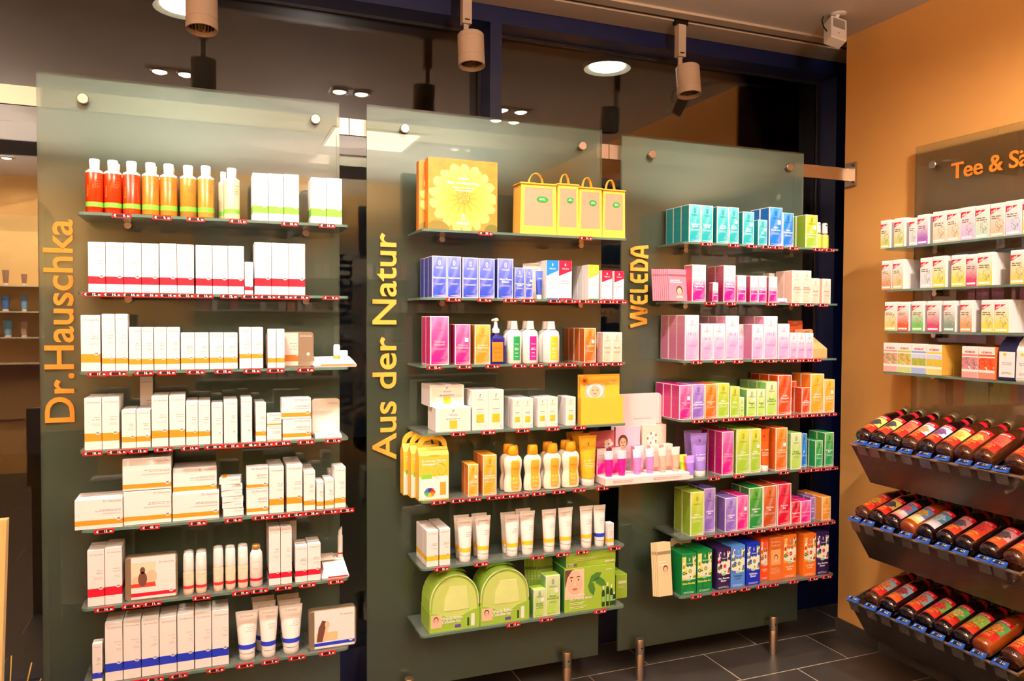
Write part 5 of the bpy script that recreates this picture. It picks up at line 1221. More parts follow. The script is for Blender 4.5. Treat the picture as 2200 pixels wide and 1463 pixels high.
price_tag(0,2,.2263,'9.80')
price_tag(0,2,.296,'16.80')
price_tag(0,2,.3562,'16.80')
price_tag(0,2,.4344,'18.00')
price_tag(0,2,.5109,'19.00')
price_tag(0,2,.5924,'18.80')
price_tag(0,2,.6615,'9.90')
price_tag(0,2,.751,'9.80')
# left panel, fourth shelf
hb(0,3,.1403,.0447,.1487,'orange',b=(0.165, 0.32),n=3)
hb(0,3,.185,.045,.1491,'orange',b=(0.165, 0.32),n=3)
hb(0,3,.2352,.0381,.1108,'orange',b=(0.16, 0.3),n=3)
hb(0,3,.2734,.0386,.1105,'orange',b=(0.16, 0.3),n=3)
hb(0,3,.2736,.037,.1992,'orange',y=-.05,b=(0.13, 0.24),d=0.035)
hb(0,3,.3137,.0456,.1488,'orange',b=(0.17, 0.32),n=3)
hb(0,3,.3611,.0445,.1492,'orange',b=(0.17, 0.32),n=3)
hb(0,3,.4069,.0333,.1299,'orange',b=(0.19, 0.31),n=4)
hb(0,3,.4402,.0348,.1287,'orange',b=(0.19, 0.31),n=4)
hb(0,3,.4769,.033,.1214,'none',n=3)
hb(0,3,.5118,.0398,.131,'none',n=3)
hb(0,3,.5612,.0327,.1358,'none',n=3,d=0.03)
hb(0,3,.6035,.0312,.1189,'orange',b=(0.15, 0.26),n=4)
hb(0,3,.6363,.0442,.0435,'orange',b=(0.04, 0.09),d=0.034)
hb(0,3,.6365,.0442,.0392,'orange',z=.0443,b=(0.12, 0.24),d=0.034)
hb(0,3,.6827,.0879,.0642,'orange',b=(0.13, 0.32),d=0.06)
hb(0,3,.6801,.0894,.0643,'orange',z=.0655,b=(0.1, 0.3),d=0.06)
tin(0,3,.7777,.089,.1196,'white',y=-.12,d=0.02)
price_tag(0,3,.1619,'18.00')
price_tag(0,3,.2251,'16.80')
price_tag(0,3,.2786,'12.80')
price_tag(0,3,.3461,'27.00')
price_tag(0,3,.4174,'14.80')
price_tag(0,3,.4821,'39.90')
price_tag(0,3,.5323,'37.80')
price_tag(0,3,.583,'48.00')
price_tag(0,3,.6305,'21.00')
price_tag(0,3,.6792,'19.00')
price_tag(0,3,.7512,'16.80')
price_tag(0,3,.8344,'11.80')
# left panel, fifth shelf
hb(0,4,.1145,.1231,.0851,'orange',y=-.186,b=(0.13, 0.3),d=0.1)
hb(0,4,.2381,.1281,.0987,'orange',b=(0.12, 0.25),d=0.13)
hb(0,4,.2361,.13,.0914,'orange',z=.1009,b=(0.06, 0.2),d=0.13)
hb(0,4,.368,.1303,.0817,'orange',b=(0.12, 0.28),d=0.13)
hb(0,4,.369,.1229,.0717,'orange',y=-.165,z=.0816,b=(0.06, 0.25),d=0.11)
soap(0,4,.508,.0589,.0238,rot=0.02)
soap(0,4,.5066,.0596,.0182,z=.0244,rot=-0.03)
soap(0,4,.5051,.0604,.0169,z=.0431,rot=0.04)
soap(0,4,.5037,.0603,.0181,z=.0605,rot=-0.02)
soap(0,4,.5023,.0603,.0185,z=.0792,rot=0.05)
soap(0,4,.5008,.0606,.0206,z=.0982,rot=-0.12)
hb(0,4,.5758,.0653,.0792,'orange',b=(0.12, 0.26),d=0.045)
hb(0,4,.5761,.0653,.0666,'orange',z=.0805,b=(0.06, 0.2),d=0.045)
hb(0,4,.6422,.0447,.1448,'orange',b=(0.17, 0.31),n=3)
hb(0,4,.6938,.0491,.1477,'orange',b=(0.17, 0.31),n=3)
hb(0,4,.7457,.0365,.1242,'orange',b=(0.13, 0.25),n=4)
hb(0,4,.7851,.0231,.0888,'orange',b=(0.12, 0.28),n=2,d=0.03)
hb(0,4,.8107,.0296,.0938,'orange',b=(0.12, 0.28),n=2,d=0.035)
hb(0,4,.8412,.0363,.1306,'orange',b=(0.12, 0.24),n=2)
hb(0,4,.8331,.0219,.1081,'none',y=-.1,d=0.035)
price_tag(0,4,.1891,'15.80')
price_tag(0,4,.3084,'49.50')
price_tag(0,4,.4367,'55.00')
price_tag(0,4,.5372,'16.50')
price_tag(0,4,.6168,'18.90')
price_tag(0,4,.6662,'14.90')
price_tag(0,4,.7159,'15.80')
price_tag(0,4,.7669,'28.00')
price_tag(0,4,.8232,'9.80')
price_tag(0,4,.875,'22.00')
# left panel, sixth shelf
hb(0,5,.1439,.0447,.1623,'red',b=(0.165, 0.315),n=2)
hb(0,5,.1886,.0454,.1661,'red',b=(0.165, 0.315),n=2)
tin(0,5,.2395,.141,.1296,'photo_red',y=-.172,d=0.03)
rollon(0,5,.3937,.0324,.1232,n=2)
rollon(0,5,.4284,.0339,.1215,n=2)
rollon(0,5,.4783,.0314,.1284,n=2)
rollon(0,5,.5127,.0317,.1268,n=2)
rollon(0,5,.5484,.0325,.1272,n=2)
spray(0,5,.5848,.0376,.1296)
hb(0,5,.6406,.035,.1787,'red',b=(0.12, 0.215),n=4)
hb(0,5,.6757,.0346,.1774,'red',b=(0.12, 0.215),n=4)
hb(0,5,.7122,.0245,.1668,'red',y=-.06,b=(0.1, 0.2),d=0.03)
hb(0,5,.7195,.038,.1154,'red',b=(0.165, 0.315),n=2)
hb(0,5,.7575,.041,.1179,'red',b=(0.165, 0.315),n=2)
tester(0,5,.7992,.0866,.052,'red')
price_tag(0,5,.1881,'14.80')
price_tag(0,5,.258,'8.80')
price_tag(0,5,.3121,'11.80')
price_tag(0,5,.4462,'9.80')
price_tag(0,5,.5574,'10.80')
price_tag(0,5,.6112,'17.80')
price_tag(0,5,.682,'9.80')
price_tag(0,5,.7547,'17.80')
price_tag(0,5,.8427,'10.80')
# left panel, bottom shelf
hb(0,6,.1541,.0267,.1164,'blue',b=(0.13, 0.27),d=0.035)
hb(0,6,.187,.0465,.1713,'blue',b=(0.165, 0.31),n=2,txt='Citronen Bad')
hb(0,6,.2343,.0469,.1711,'blue',b=(0.165, 0.31),n=2,txt='Rosmarin Bad')
hb(0,6,.282,.0473,.1701,'blue',b=(0.165, 0.31),n=2,txt='Fichten Bad')
hb(0,6,.33,.0476,.1688,'blue',b=(0.165, 0.31),n=2,txt='Lavendel Bad')
hb(0,6,.3785,.0472,.1712,'blue',b=(0.165, 0.31),n=2,txt='Lavendel Bad')
hb(0,6,.4269,.0476,.1692,'blue',b=(0.165, 0.31),n=2,txt='Salbei Bad')
hb(0,6,.4753,.0483,.1689,'blue',b=(0.165, 0.31),n=2,txt='Salbei Bad')
tube(0,6,.5428,.0662,.1476,'white','blue',n=1)
tube(0,6,.6102,.0588,.1513,'white','blue',n=1)
tube(0,6,.6732,.0698,.1484,'white','blue',n=3)
tube(0,6,.5953,.0703,.1521,'white','blue',y=-.125,n=2)
tin(0,6,.7604,.1496,.127,'photo_blue',y=-.176,d=0.03)
price_tag(0,6,.1644,'11.80')
price_tag(0,6,.2198,'11.80')
price_tag(0,6,.2671,'11.80')
price_tag(0,6,.317,'11.80')
price_tag(0,6,.3821,'11.80')
price_tag(0,6,.4846,'11.80')
price_tag(0,6,.5682,'6.50')
price_tag(0,6,.6417,'7.80')
price_tag(0,6,.722,'6.50')
price_tag(0,6,.8155,'8.80')
# middle panel, top shelf
flowerbox(1,0,1.1463,.2447,.2376)
flowerbox(1,0,1.1266,.236,.2325,y=-.135)
pouch(1,0,1.4756,.14,.176)
pouch(1,0,1.6167,.0852,.1814)
pouch(1,0,1.7014,.0949,.1751)
pouch(1,0,1.7974,.0942,.1734)
price_tag(1,0,1.3432,'29.95')
price_tag(1,0,1.7222,'11.95')
# middle panel, second shelf
wb(1,1,1.161,.0512,.138,'blue','Rasiercreme',n=3)
wb(1,1,1.213,.0493,.138,'blue','Rasiercreme',n=1)
wb(1,1,1.2662,.0575,.1361,'blue','Rasierwasser',n=2)
wb(1,1,1.3249,.0577,.1352,'blue','Rasierwasser',n=1)
wb(1,1,1.3927,.0588,.1367,'blue','After Shave|Balsam',n=2)
wb(1,1,1.4557,.0391,.1077,'blue','Feuchtigkeits|creme',n=2)
wb(1,1,1.4957,.0295,.1058,'blue','Feuchtigkeits|creme',n=1)
standcard(1,1,1.5103,.066,.1328,y=-.125)
minitube(1,1,1.5378,.0282,.0986,'blue')
ob(1,1,1.5763,.0477,.1371,'cyan','Salz|Zahncreme',n=2)
ob(1,1,1.624,.0518,.1375,'crimson','Pflanzen|Zahncreme',n=2)
ob(1,1,1.7417,.0427,.126,'yellow','Kinder|Zahngel',n=3)
ob(1,1,1.7954,.0443,.1073,'crimson','Ratanhia',n=2,d=0.045)
ob(1,1,1.8465,.0412,.1067,'crimson','Mundwasser',n=2,d=0.045)
price_tag(1,1,1.2312,'4.95')
price_tag(1,1,1.3409,'11.95')
price_tag(1,1,1.4334,'11.95')
price_tag(1,1,1.5018,'8.95')
price_tag(1,1,1.6024,'3.25')
price_tag(1,1,1.6624,'3.95')
price_tag(1,1,1.716,'3.95')
price_tag(1,1,1.7667,'3.95')
price_tag(1,1,1.8155,'5.95')
price_tag(1,1,1.8667,'4.90')
# middle panel, third shelf
wb(1,2,1.1546,.0658,.1629,'magenta','Wildrose|Körperöl',n=2)
wb(1,2,1.2405,.0557,.1364,'magenta','Wildrose|Pflegelotion',n=2)
wb(1,2,1.3107,.0576,.1351,'amber','Sanddorn|Pflegelotion',n=2)
pump(1,2,1.369,.0549,.1586)
lotion(1,2,1.4342,.0547,.1483,'green',n=2)
lotion(1,2,1.4938,.0594,.1485,'magenta',n=2)
lotion(1,2,1.5726,.0641,.1472,'yellow',n=2)
wb(1,2,1.7272,.0467,.1236,'deepamber','Sanddorn',n=4,d=0.042)
wb(1,2,1.8019,.0385,.1081,'peach','Mandel',n=2)
wb(1,2,1.8404,.0417,.108,'peach','Mandel',n=2)
price_tag(1,2,1.1644,'12.95')
price_tag(1,2,1.2692,'7.80')
price_tag(1,2,1.37,'6.95')
price_tag(1,2,1.4701,'9.80')
price_tag(1,2,1.5343,'9.80')
price_tag(1,2,1.604,'13.95')
price_tag(1,2,1.6641,'8.95')
price_tag(1,2,1.7372,'4.95')
price_tag(1,2,1.7874,'3.45')
price_tag(1,2,1.8506,'5.80')
# middle panel, fourth shelf
bb(1,3,1.1741,.1242,.0811,'w',d=0.1,n=1)
bb(1,3,1.164,.1225,.0734,'w',y=-.14,z=.081,d=0.11)
bb(1,3,1.3028,.0576,.1362,'t',n=2)
bb(1,3,1.3604,.0577,.136,'t',n=2)
bb(1,3,1.4506,.0368,.1038,'t',n=3)
bb(1,3,1.4874,.0405,.1037,'t',n=3)
bb(1,3,1.5455,.0373,.1037,'t',n=2)
bb(1,3,1.5828,.0411,.1041,'t',n=2)
bb(1,3,1.6555,.0393,.102,'t',n=2)
leaflet_holder(1,3,1.7175,.1716,.1794)
price_tag(1,3,1.2478,'2.95')
price_tag(1,3,1.357,'10.80')
price_tag(1,3,1.4828,'6.80')
price_tag(1,3,1.5991,'6.80')
price_tag(1,3,1.702,'5.80')
# middle panel, fifth shelf
giftbox(1,4,1.1162,.1033,.2181,n=3)
wb(1,4,1.2887,.0376,.1096,'calendula','Calendula|Babycreme',n=2)
wb(1,4,1.3421,.0507,.1383,'calendula','Calendula|Babycreme',n=2)
curvy(1,4,1.426,.0681,.1631,n=2)
curvy(1,4,1.5012,.0674,.1615,n=1)
curvy(1,4,1.5771,.0688,.1623,n=2)
curvy(1,4,1.6493,.0702,.165,n=2)
tube(1,4,1.7215,.0715,.1822,'calendula','cream',n=3)
price_tag(1,4,1.1812,'11.95')
price_tag(1,4,1.2473,'5.95')
price_tag(1,4,1.3063,'4.90')
price_tag(1,4,1.3767,'4.45')
price_tag(1,4,1.4281,'4.45')
price_tag(1,4,1.4828,'11.95')
price_tag(1,4,1.5446,'11.25')
price_tag(1,4,1.622,'11.25')
price_tag(1,4,1.7037,'11.25')
price_tag(1,4,1.7972,'5.80')
# middle panel, sixth shelf
hb(1,5,1.1438,.0419,.1214,'yellow',b=(0.16, 0.29),n=3,d=0.045)
hb(1,5,1.1883,.0389,.1245,'yellow',b=(0.16, 0.29),n=3,d=0.045)
tube(1,5,1.2571,.0551,.149,'white','yellow',n=2)
tube(1,5,1.3222,.0562,.1495,'white','yellow',n=2)
tube(1,5,1.4305,.0566,.1434,'white','yellow',n=2)
tube(1,5,1.4883,.0576,.151,'white','yellow',n=2)
tube(1,5,1.5734,.0559,.1501,'white','yellow',n=1)
tube(1,5,1.6379,.0578,.1511,'white','yellow',n=1)
tube(1,5,1.7235,.0537,.1501,'white','yellow',n=1)
tube(1,5,1.7785,.0499,.1493,'white','blue')
hb(1,5,1.8285,.0266,.0829,'yellow',b=(0.16, 0.32),d=0.028)
price_tag(1,5,1.1924,'18.80')
price_tag(1,5,1.3324,'10.80')
price_tag(1,5,1.5413,'11.80')
price_tag(1,5,1.6387,'12.80')
price_tag(1,5,1.7183,'14.80')
price_tag(1,5,1.8501,'8.80')
# middle panel, bottom shelf
dome_bag(1,6,1.1546,.1754,.1999)
dome_bag(1,6,1.3347,.1805,.2159)
brochures(1,6,1.5438,.1055,.1767,'woman_green',y=-.1)
wb(1,6,1.5335,.0468,.0992,'birch','Birken|Dusche',d=0.045)
wb(1,6,1.58,.0574,.1426,'birch','Birken|Cellulite-Öl',d=0.045)
birkenset(1,6,1.6525,.2074,.1599)
bottleset(1,6,1.8975,.0476,.0905,y=-.12)
price_tag(1,6,1.4512,'17.80')
price_tag(1,6,1.577,'14.95')
price_tag(1,6,1.7916,'14.80')
# right panel, top shelf
wb(2,0,2.1665,.0531,.1425,'teal','Duschgel|Citrus',n=3)
wb(2,0,2.2207,.0559,.1423,'teal','Duschgel|Citrus',n=1)
wb(2,0,2.2939,.0553,.1416,'teal','Citrus|Pflegeöl',n=2)
wb(2,0,2.3503,.0467,.1423,'teal','Citrus|Pflegeöl',n=1)
wb(2,0,2.4156,.0544,.129,'teal','Citrus|Creme',n=2)
wb(2,0,2.4902,.0446,.1012,'teal','Deo',n=2)
wb(2,0,2.5431,.066,.154,'sky','Salbei|Deodorant',n=2)
wb(2,0,2.6106,.0553,.1355,'sky','Salbei|Deodorant',n=2)
wb(2,0,2.7278,.0615,.1345,'lime','Citrus|Deodorant',n=2)
atomiser(2,0,2.791,.0276,.1079)
atomiser(2,0,2.8245,.0325,.106)
price_tag(2,0,2.2348,'4.75')
price_tag(2,0,2.362,'4.75')
price_tag(2,0,2.4497,'6.95')
price_tag(2,0,2.519,'3.95')
price_tag(2,0,2.5769,'11.95')
price_tag(2,0,2.6527,'6.95')
price_tag(2,0,2.7806,'11.95')
price_tag(2,0,2.8399,'7.95')
# right panel, second shelf
brochures(2,1,2.05,.133,.1241,'woman_pink',y=-.15)
wb(2,1,2.1837,.063,.1401,'rose','Wildrose|Tagespflege',n=1)
wb(2,1,2.2781,.0259,.0742,'rose','Mini',d=0.025)
wb(2,1,2.3385,.0564,.1431,'rose','Wildrose|Nachtpflege',y=-.165,n=2)
wb(2,1,2.3942,.0414,.1048,'rose','Wildrose',n=2)
wb(2,1,2.4553,.0379,.1045,'rose','Wildrose',n=2)
wb(2,1,2.4941,.041,.1055,'rose','Wildrose',n=1)
wb(2,1,2.5462,.042,.1035,'rose','Wildrose',n=2)
wb(2,1,2.6367,.0569,.1255,'cream','Pflege',y=-.07,d=0.04)
minibox(2,1,2.592,.0453,.0179)
wb(2,1,2.6626,.0484,.1315,'peach','Mandel|Gesichtsöl',n=2)
wb(2,1,2.712,.0485,.1322,'peach','Mandel|Gesichtsöl',n=1)
wb(2,1,2.762,.0423,.102,'peach','Mandel',n=2)
wb(2,1,2.819,.0448,.1015,'peach','Mandel',n=2)
price_tag(2,1,2.2544,'8.75')
price_tag(2,1,2.3516,'9.75')
price_tag(2,1,2.5476,'11.90')
price_tag(2,1,2.6624,'10.95')
price_tag(2,1,2.7371,'8.95')
price_tag(2,1,2.8111,'5.95')
# right panel, third shelf
wb(2,2,2.1535,.0644,.1734,'iris','IRIS',n=3)
wb(2,2,2.2264,.0557,.1407,'iris','IRIS',n=2)
wb(2,2,2.2825,.0564,.1408,'iris','IRIS',n=1)
wb(2,2,2.3403,.0643,.171,'iris','IRIS',n=3)
wb(2,2,2.4424,.0379,.1382,'iris','IRIS',y=-.12,n=1)
wb(2,2,2.4674,.0554,.1394,'iris','IRIS',n=2)
wb(2,2,2.5241,.0678,.171,'iris','IRIS',n=3)
wb(2,2,2.5947,.0586,.1408,'iris','IRIS',n=1)
wb(2,2,2.6553,.0379,.1045,'iris','IRIS',n=1)
wb(2,2,2.6933,.0412,.1044,'iris','IRIS',n=1)
wb(2,2,2.7345,.0416,.1036,'iris','IRIS',n=1)
cosmetic_stand(2,2,2.7435,.1561,.1543,y=-.125)
price_tag(2,2,2.1981,'13.50')
price_tag(2,2,2.3018,'8.25')
price_tag(2,2,2.3893,'10.25')
price_tag(2,2,2.4863,'7.25')
price_tag(2,2,2.5547,'10.95')
price_tag(2,2,2.6219,'8.25')
price_tag(2,2,2.676,'8.75')
price_tag(2,2,2.7284,'8.75')
price_tag(2,2,2.7791,'8.75')
# right panel, fourth shelf
wb(2,3,2.1319,.0553,.132,'magenta','Wildrose|Öl',n=3)
wb(2,3,2.1892,.0574,.134,'lilac','Lavendel|Entspannungsöl',n=2)
wb(2,3,2.2479,.057,.1331,'orange','Sanddorn|Öl',n=2)
wb(2,3,2.3057,.0565,.1345,'lime','Citrus|Erfrischungsöl',n=2)
wb(2,3,2.3659,.0452,.1201,'lime','Citrus',n=2)
wb(2,3,2.4122,.0215,.0766,'birch','Mini',d=0.025)
wb(2,3,2.4458,.0475,.1069,'birch','Birken|Öl',n=3)
wb(2,3,2.4951,.0421,.1054,'birch','Birken|Öl',n=1)
wb(2,3,2.5399,.0551,.1339,'birch','Birken|Cellulite-Öl',n=3)
wb(2,3,2.5983,.0687,.1598,'redorange','Arnika|Massageöl',n=3)
wb(2,3,2.7113,.0326,.1289,'redorange','Arnika|Massageöl',y=-.12)
wb(2,3,2.7204,.0439,.1065,'redorange','Arnika|Massageöl',n=2)
wb(2,3,2.7647,.0714,.1607,'calendula','Calendula|Massageöl',n=2)
wb(2,3,2.8376,.0556,.1359,'calendula','Calendula|Massageöl',n=2)
price_tag(2,3,2.2066,'11.95')
price_tag(2,3,2.2701,'11.95')
price_tag(2,3,2.3408,'8.95')
price_tag(2,3,2.3914,'8.95')
price_tag(2,3,2.4426,'3.95')
price_tag(2,3,2.5195,'8.95')
price_tag(2,3,2.5816,'13.95')
price_tag(2,3,2.6447,'13.95')
price_tag(2,3,2.7006,'8.95')
price_tag(2,3,2.751,'8.95')
price_tag(2,3,2.8044,'13.95')
price_tag(2,3,2.8669,'8.95')
# right panel, fifth shelf
tube(2,4,2.2036,.0771,.1657,'lilac','cream',n=1)
tube(2,4,2.213,.0836,.1698,'lilac','cream',y=-.12)
minitube(2,4,2.1515,.0381,.0869,'lime',y=-.16)
minitube(2,4,2.168,.0373,.0819,'orange',y=-.168)
minitube(2,4,2.1681,.0414,.0847,'lilac',y=-.185)
wb(2,4,2.3307,.0551,.1702,'magenta','Wildrose|Creme-Dusche',n=4,d=0.045)
wb(2,4,2.3981,.066,.176,'lime','Citrus|Creme-Dusche',n=3)
wb(2,4,2.465,.0528,.1746,'lime','Citrus|Creme-Dusche',n=3)
tube(2,4,2.5179,.06,.1676,'redorange','cream')
wb(2,4,2.5908,.0592,.1723,'orange','Sanddorn|Creme-Dusche',n=3)
wb(2,4,2.6679,.0545,.1478,'birch','Birken|Dusch-Peeling',n=2)
wb(2,4,2.7485,.0288,.1379,'sky','Salz|Bad',y=-.15,n=2)
wb(2,4,2.7954,.0384,.1105,'green','Rosmarin',n=2)
wb(2,4,2.8455,.0473,.1408,'green','Rosmarin|Bad',n=2)
price_tag(2,4,2.2853,'5.80')
price_tag(2,4,2.4015,'5.80')
price_tag(2,4,2.6215,'5.80')
price_tag(2,4,2.7249,'6.75')
price_tag(2,4,2.7767,'6.80')
price_tag(2,4,2.8295,'4.80')
price_tag(2,4,2.879,'6.80')
# right panel, sixth shelf
wb(2,5,2.1872,.0621,.1689,'lime','Citrus|Entspannungsbad',n=2)
wb(2,5,2.2657,.0538,.1728,'lilac','Lavendel|Bad',y=-.155,n=2)
wb(2,5,2.3488,.056,.1336,'lilac','Lavendel|Bad',n=2)
wb(2,5,2.4051,.0545,.1384,'magenta','Wildrose|Bad',n=2)
wb(2,5,2.4624,.0698,.1643,'leafgreen','Edeltannen|Bad',n=2)
wb(2,5,2.5325,.0672,.1666,'brown','Kastanien|Bad',n=2)
wb(2,5,2.6034,.0703,.169,'red','Rosmarin|Bad',n=2)
wb(2,5,2.6755,.0477,.0912,'red','Handcreme',n=2,d=0.035)
wb(2,5,2.7237,.0528,.0911,'magenta','Handcreme',n=3,d=0.035)
wb(2,5,2.8091,.0265,.0916,'lilac','Fußbalsam',y=-.14,n=2,d=0.04)
wb(2,5,2.8347,.048,.0978,'amber','Handcreme',n=3)
price_tag(2,5,2.2268,'10.25')
price_tag(2,5,2.3107,'10.25')
price_tag(2,5,2.3773,'6.50')
price_tag(2,5,2.4436,'6.95')
price_tag(2,5,2.5087,'10.25')
price_tag(2,5,2.5786,'10.25')
price_tag(2,5,2.6468,'5.95')
price_tag(2,5,2.7039,'5.95')
price_tag(2,5,2.7647,'8.95')
price_tag(2,5,2.8188,'5.25')
price_tag(2,5,2.868,'7.95')
# right panel, bottom shelf
brochures(2,6,2.041,.0786,.203,'woman_tan',y=-.165)
standcard(2,6,2.1681,.0949,.2015,y=-.08)
eb(2,6,2.1496,.0687,.1584,'green','Birken-Aktiv-Kur',n=2)
eb(2,6,2.2208,.0699,.1648,'green','Birken-Aktiv-Kur',n=2)
eb(2,6,2.313,.0656,.1613,'purple','Vier Beeren|Elixier',n=2)
eb(2,6,2.3794,.0686,.1656,'skyblue','Schlehen|Ursaft',n=2)
eb(2,6,2.4543,.0675,.1672,'royal','Schlehen|Elixier',n=2)
eb(2,6,2.5456,.0451,.1707,'vermilion','Sanddorn|Elixier',y=-.15,n=2)
promo(2,6,2.5799,.0678,.174,y=-.165)
eb(2,6,2.6484,.0679,.1788,'tangerine','Sanddorn|Elixier',y=-.165,n=2)
eb(2,6,2.7422,.0652,.1757,'tangerine','Sanddorn|Ursaft',n=3)
eb(2,6,2.8077,.0688,.1763,'purple','Vier Beeren|Elixier',n=2)
price_tag(2,6,2.2079,'9.95')
price_tag(2,6,2.3054,'7.80')
price_tag(2,6,2.3693,'11.50')
price_tag(2,6,2.437,'8.80')
price_tag(2,6,2.5171,'8.75')
price_tag(2,6,2.5777,'7.90')
price_tag(2,6,2.6786,'11.50')
price_tag(2,6,2.78,'11.80')
price_tag(2,6,2.8511,'7.80')
# tea shelves on the orange wall
tea(3,0,.3334,.0457,.112,'lime',n=1)
tea(3,0,.3978,.0497,.1126,'lime',n=1)
tea(3,0,.467,.036,.1054,'mist',n=1)
tea(3,0,.5037,.0478,.1128,'violet',n=1)
tea(3,0,.5704,.0574,.1157,'peach',n=1)
tea(3,0,.6285,.0544,.1151,'peach',n=1)
tea(3,0,.6835,.054,.1164,'lilac',n=1)
tea(3,0,.7386,.0539,.1153,'mint',n=1)
tea(3,0,.7939,.0537,.1149,'apricot',n=1)
tea(3,0,.8485,.0563,.1161,'lavender',n=1)
tea(3,0,.906,.0536,.1149,'lime',n=1)
tea(3,1,.3418,.0504,.1138,'salmon',n=1,d=0.05)
tea(3,1,.3955,.0502,.1149,'sand',n=3,d=0.05)
tea(3,1,.5201,.0524,.1129,'mist',n=1,d=0.05)
tea(3,1,.5737,.0548,.1147,'yellow',n=1,d=0.05)
tea(3,1,.6497,.0564,.1134,'yellow',n=1,d=0.05)
tea(3,1,.7073,.0437,.1118,'cerise',n=1,d=0.05)
tea(3,1,.7516,.0556,.1137,'citron',n=2,d=0.05)
tea(3,1,.8689,.0522,.1129,'amber',n=1,d=0.05)
tea(3,2,.3601,.0599,.1136,'amber',n=1,d=0.05)
tea(3,2,.4214,.0527,.1123,'brick',n=1,d=0.05)
tea(3,2,.4868,.0519,.113,'green',n=1,d=0.05)
tea(3,2,.5531,.0543,.1128,'cerise',n=1,d=0.05)
tea(3,2,.6221,.0479,.112,'sage',n=1,d=0.05)
tea(3,2,.688,.0478,.1125,'clay',n=2,d=0.05)
tea(3,2,.7685,.0478,.1118,'yellow',n=1,d=0.05)
tea(3,2,.817,.0528,.1114,'yellow',n=3,d=0.05)
heu(3,3,.3577,.0667,.113,'pink',n=1,d=0.06)
heu(3,3,.4249,.0631,.1131,'green',n=1,d=0.06)
heu(3,3,.4885,.065,.113,'blue',n=1,d=0.06)
heu(3,3,.5541,.0661,.112,'yellow',n=2,d=0.06)
heu(3,3,.6984,.0632,.1104,'rose',n=1,d=0.06)
heu(3,3,.7623,.0612,.1108,'orange',n=1,d=0.06)
coffeebag(3,3,.8329,.0606,.1478,'navy')
coffeebag(3,3,.8942,.0567,.1492,'white')
BASKET0 = [.3716, .4492, .5288, .5939, .6731, .745, .8196, .8931]
BASKET1 = [.3783, .4482, .5283, .5937, .6799, .7583, .8324, .9171]
BASKET2 = [.4527, .5273, .6128, .6871, .7542, .8309, .8976]
BTAG0 = [.4165, .4753, .5485, .6183, .695, .7663, .8461, .913, .9742]
BTAG1 = [.3928, .457, .546, .6252, .6969, .7731, .841, .9228, .9743]
BTAG2 = [.3908, .4745, .5391, .6208, .6881, .761, .8343, .9115, .985]
# ---------------------------------------------------------------- lettering on the glass
SIGN = M('sign_orange', (240, 172, 66), .45); SIGN2 = M('sign_deep_orange', (226, 136, 40), .45)
def sign(txt, label, x_top, x_base, z0, z1, mat, cap, bold=.012, loc=(0, 0, 0), rz=0., horizontal=False, h=None, capx=None):
    """each letter is a raised piece; vertical signs read upwards"""
    t_ = thing('lettering_sign', label, 'lettering', loc, rz)
    V, Fc, (a, b, c, d) = glyphs(txt, bold, 4)
    # advance of every letter, measured on growing strings with an end mark
    adv = []
    for i in range(len(txt)+1):
        g1 = glyphs(txt[:i]+'|', bold, 4)[2][1]; adv.append(g1)
    bar = adv[0]; tot = (z1-z0); s = tot/(b-a); sc = cap
    for i, ch in enumerate(txt):
        if ch == ' ': continue
        gv, gf, (ga, gb, gc, gd) = glyphs(ch, bold, 4)
        m = MB(); off = adv[i]-bar-a
        P2 = [((vx+off)*s, vy*sc) for vx, vy, _ in gv]
        # prism from polygons: front, back and outer walls
        ed = {}
        for f in gf:
            for k in range(len(f)): e_ = (f[k], f[(k+1) % len(f)]); ed[e_] = ed.get(e_, 0)+1
        to = (lambda X, Y, yy: (x_base-Y, yy, z0+X)) if not horizontal else (lambda X, Y, yy: (X, yy, Y))
        for f in gf:
            m.face([to(*P2[k], -.0050) for k in f], 0); m.face([to(*P2[k], -.0005) for k in reversed(f)], 0)
        for (k, l) in ed:
            if (l, k) not in ed: m.face([to(*P2[l], -.0050), to(*P2[k], -.0050), to(*P2[k], -.0005), to(*P2[l], -.0005)], 0)
        m.build('letter', mat, t_)
    return t_
sign('Dr.Hauschka', 'vertical orange raised lettering on the left glass panel', .010, .0895, 1.108, 1.719, SIGN2, .077/.70)
sign('Aus der Natur', 'long vertical yellow raised lettering in three words on middle glass panel', .991, 1.079, .932, 1.722, SIGN, .083/.70)
sign('Tee & Säfte', 'horizontal orange raised lettering on glass panel above tea boxes', 0, 0, 0, .385, SIGN2, .060/.70, loc=(TX, -.515, 1.970), rz=-PI/2, horizontal=True)
# angular capitals, built from straight strokes on a 0..1 field (x along the word, y up)
t_ = thing('lettering_sign', 'vertical yellow angular capital lettering on the right glass panel', 'lettering')
X0, X1, Z0, Z1 = 2.0135, 2.096, 1.396, 1.7205
LT = {'W': (1.95, [[(.05, .95), (.24, .12), (.34, .12), (.50, .90)], [(.44, .90), (.58, .90), (.72, .10), (.80, .10), (.95, .95)]]),
      'E': (.92, [[(.95, .90), (.34, .90), (.16, .72), (.16, .28), (.34, .10), (.95, .10)], [(.20, .50), (.82, .50)]]),
      'L': (.74, [[(.18, 1.), (.18, .22), (.30, .10), (.98, .10)]]),
      'D': (1.05, [[(.16, .02), (.16, .98)], [(.16, .90), (.56, .90), (.88, .58), (.88, .36), (.66, .10), (.16, .10)]]),
      'A': (1.15, [[(.10, .0), (.26, .72), (.40, .90), (.62, .90), (.76, .72), (.92, .0)], [(.18, .34), (.84, .34)]])}
tot = sum(LT[c][0] for c in 'WELEDA')+.14*5; u = (Z1-Z0)/tot; cz = Z0; HH = X1-X0; ST = .0068
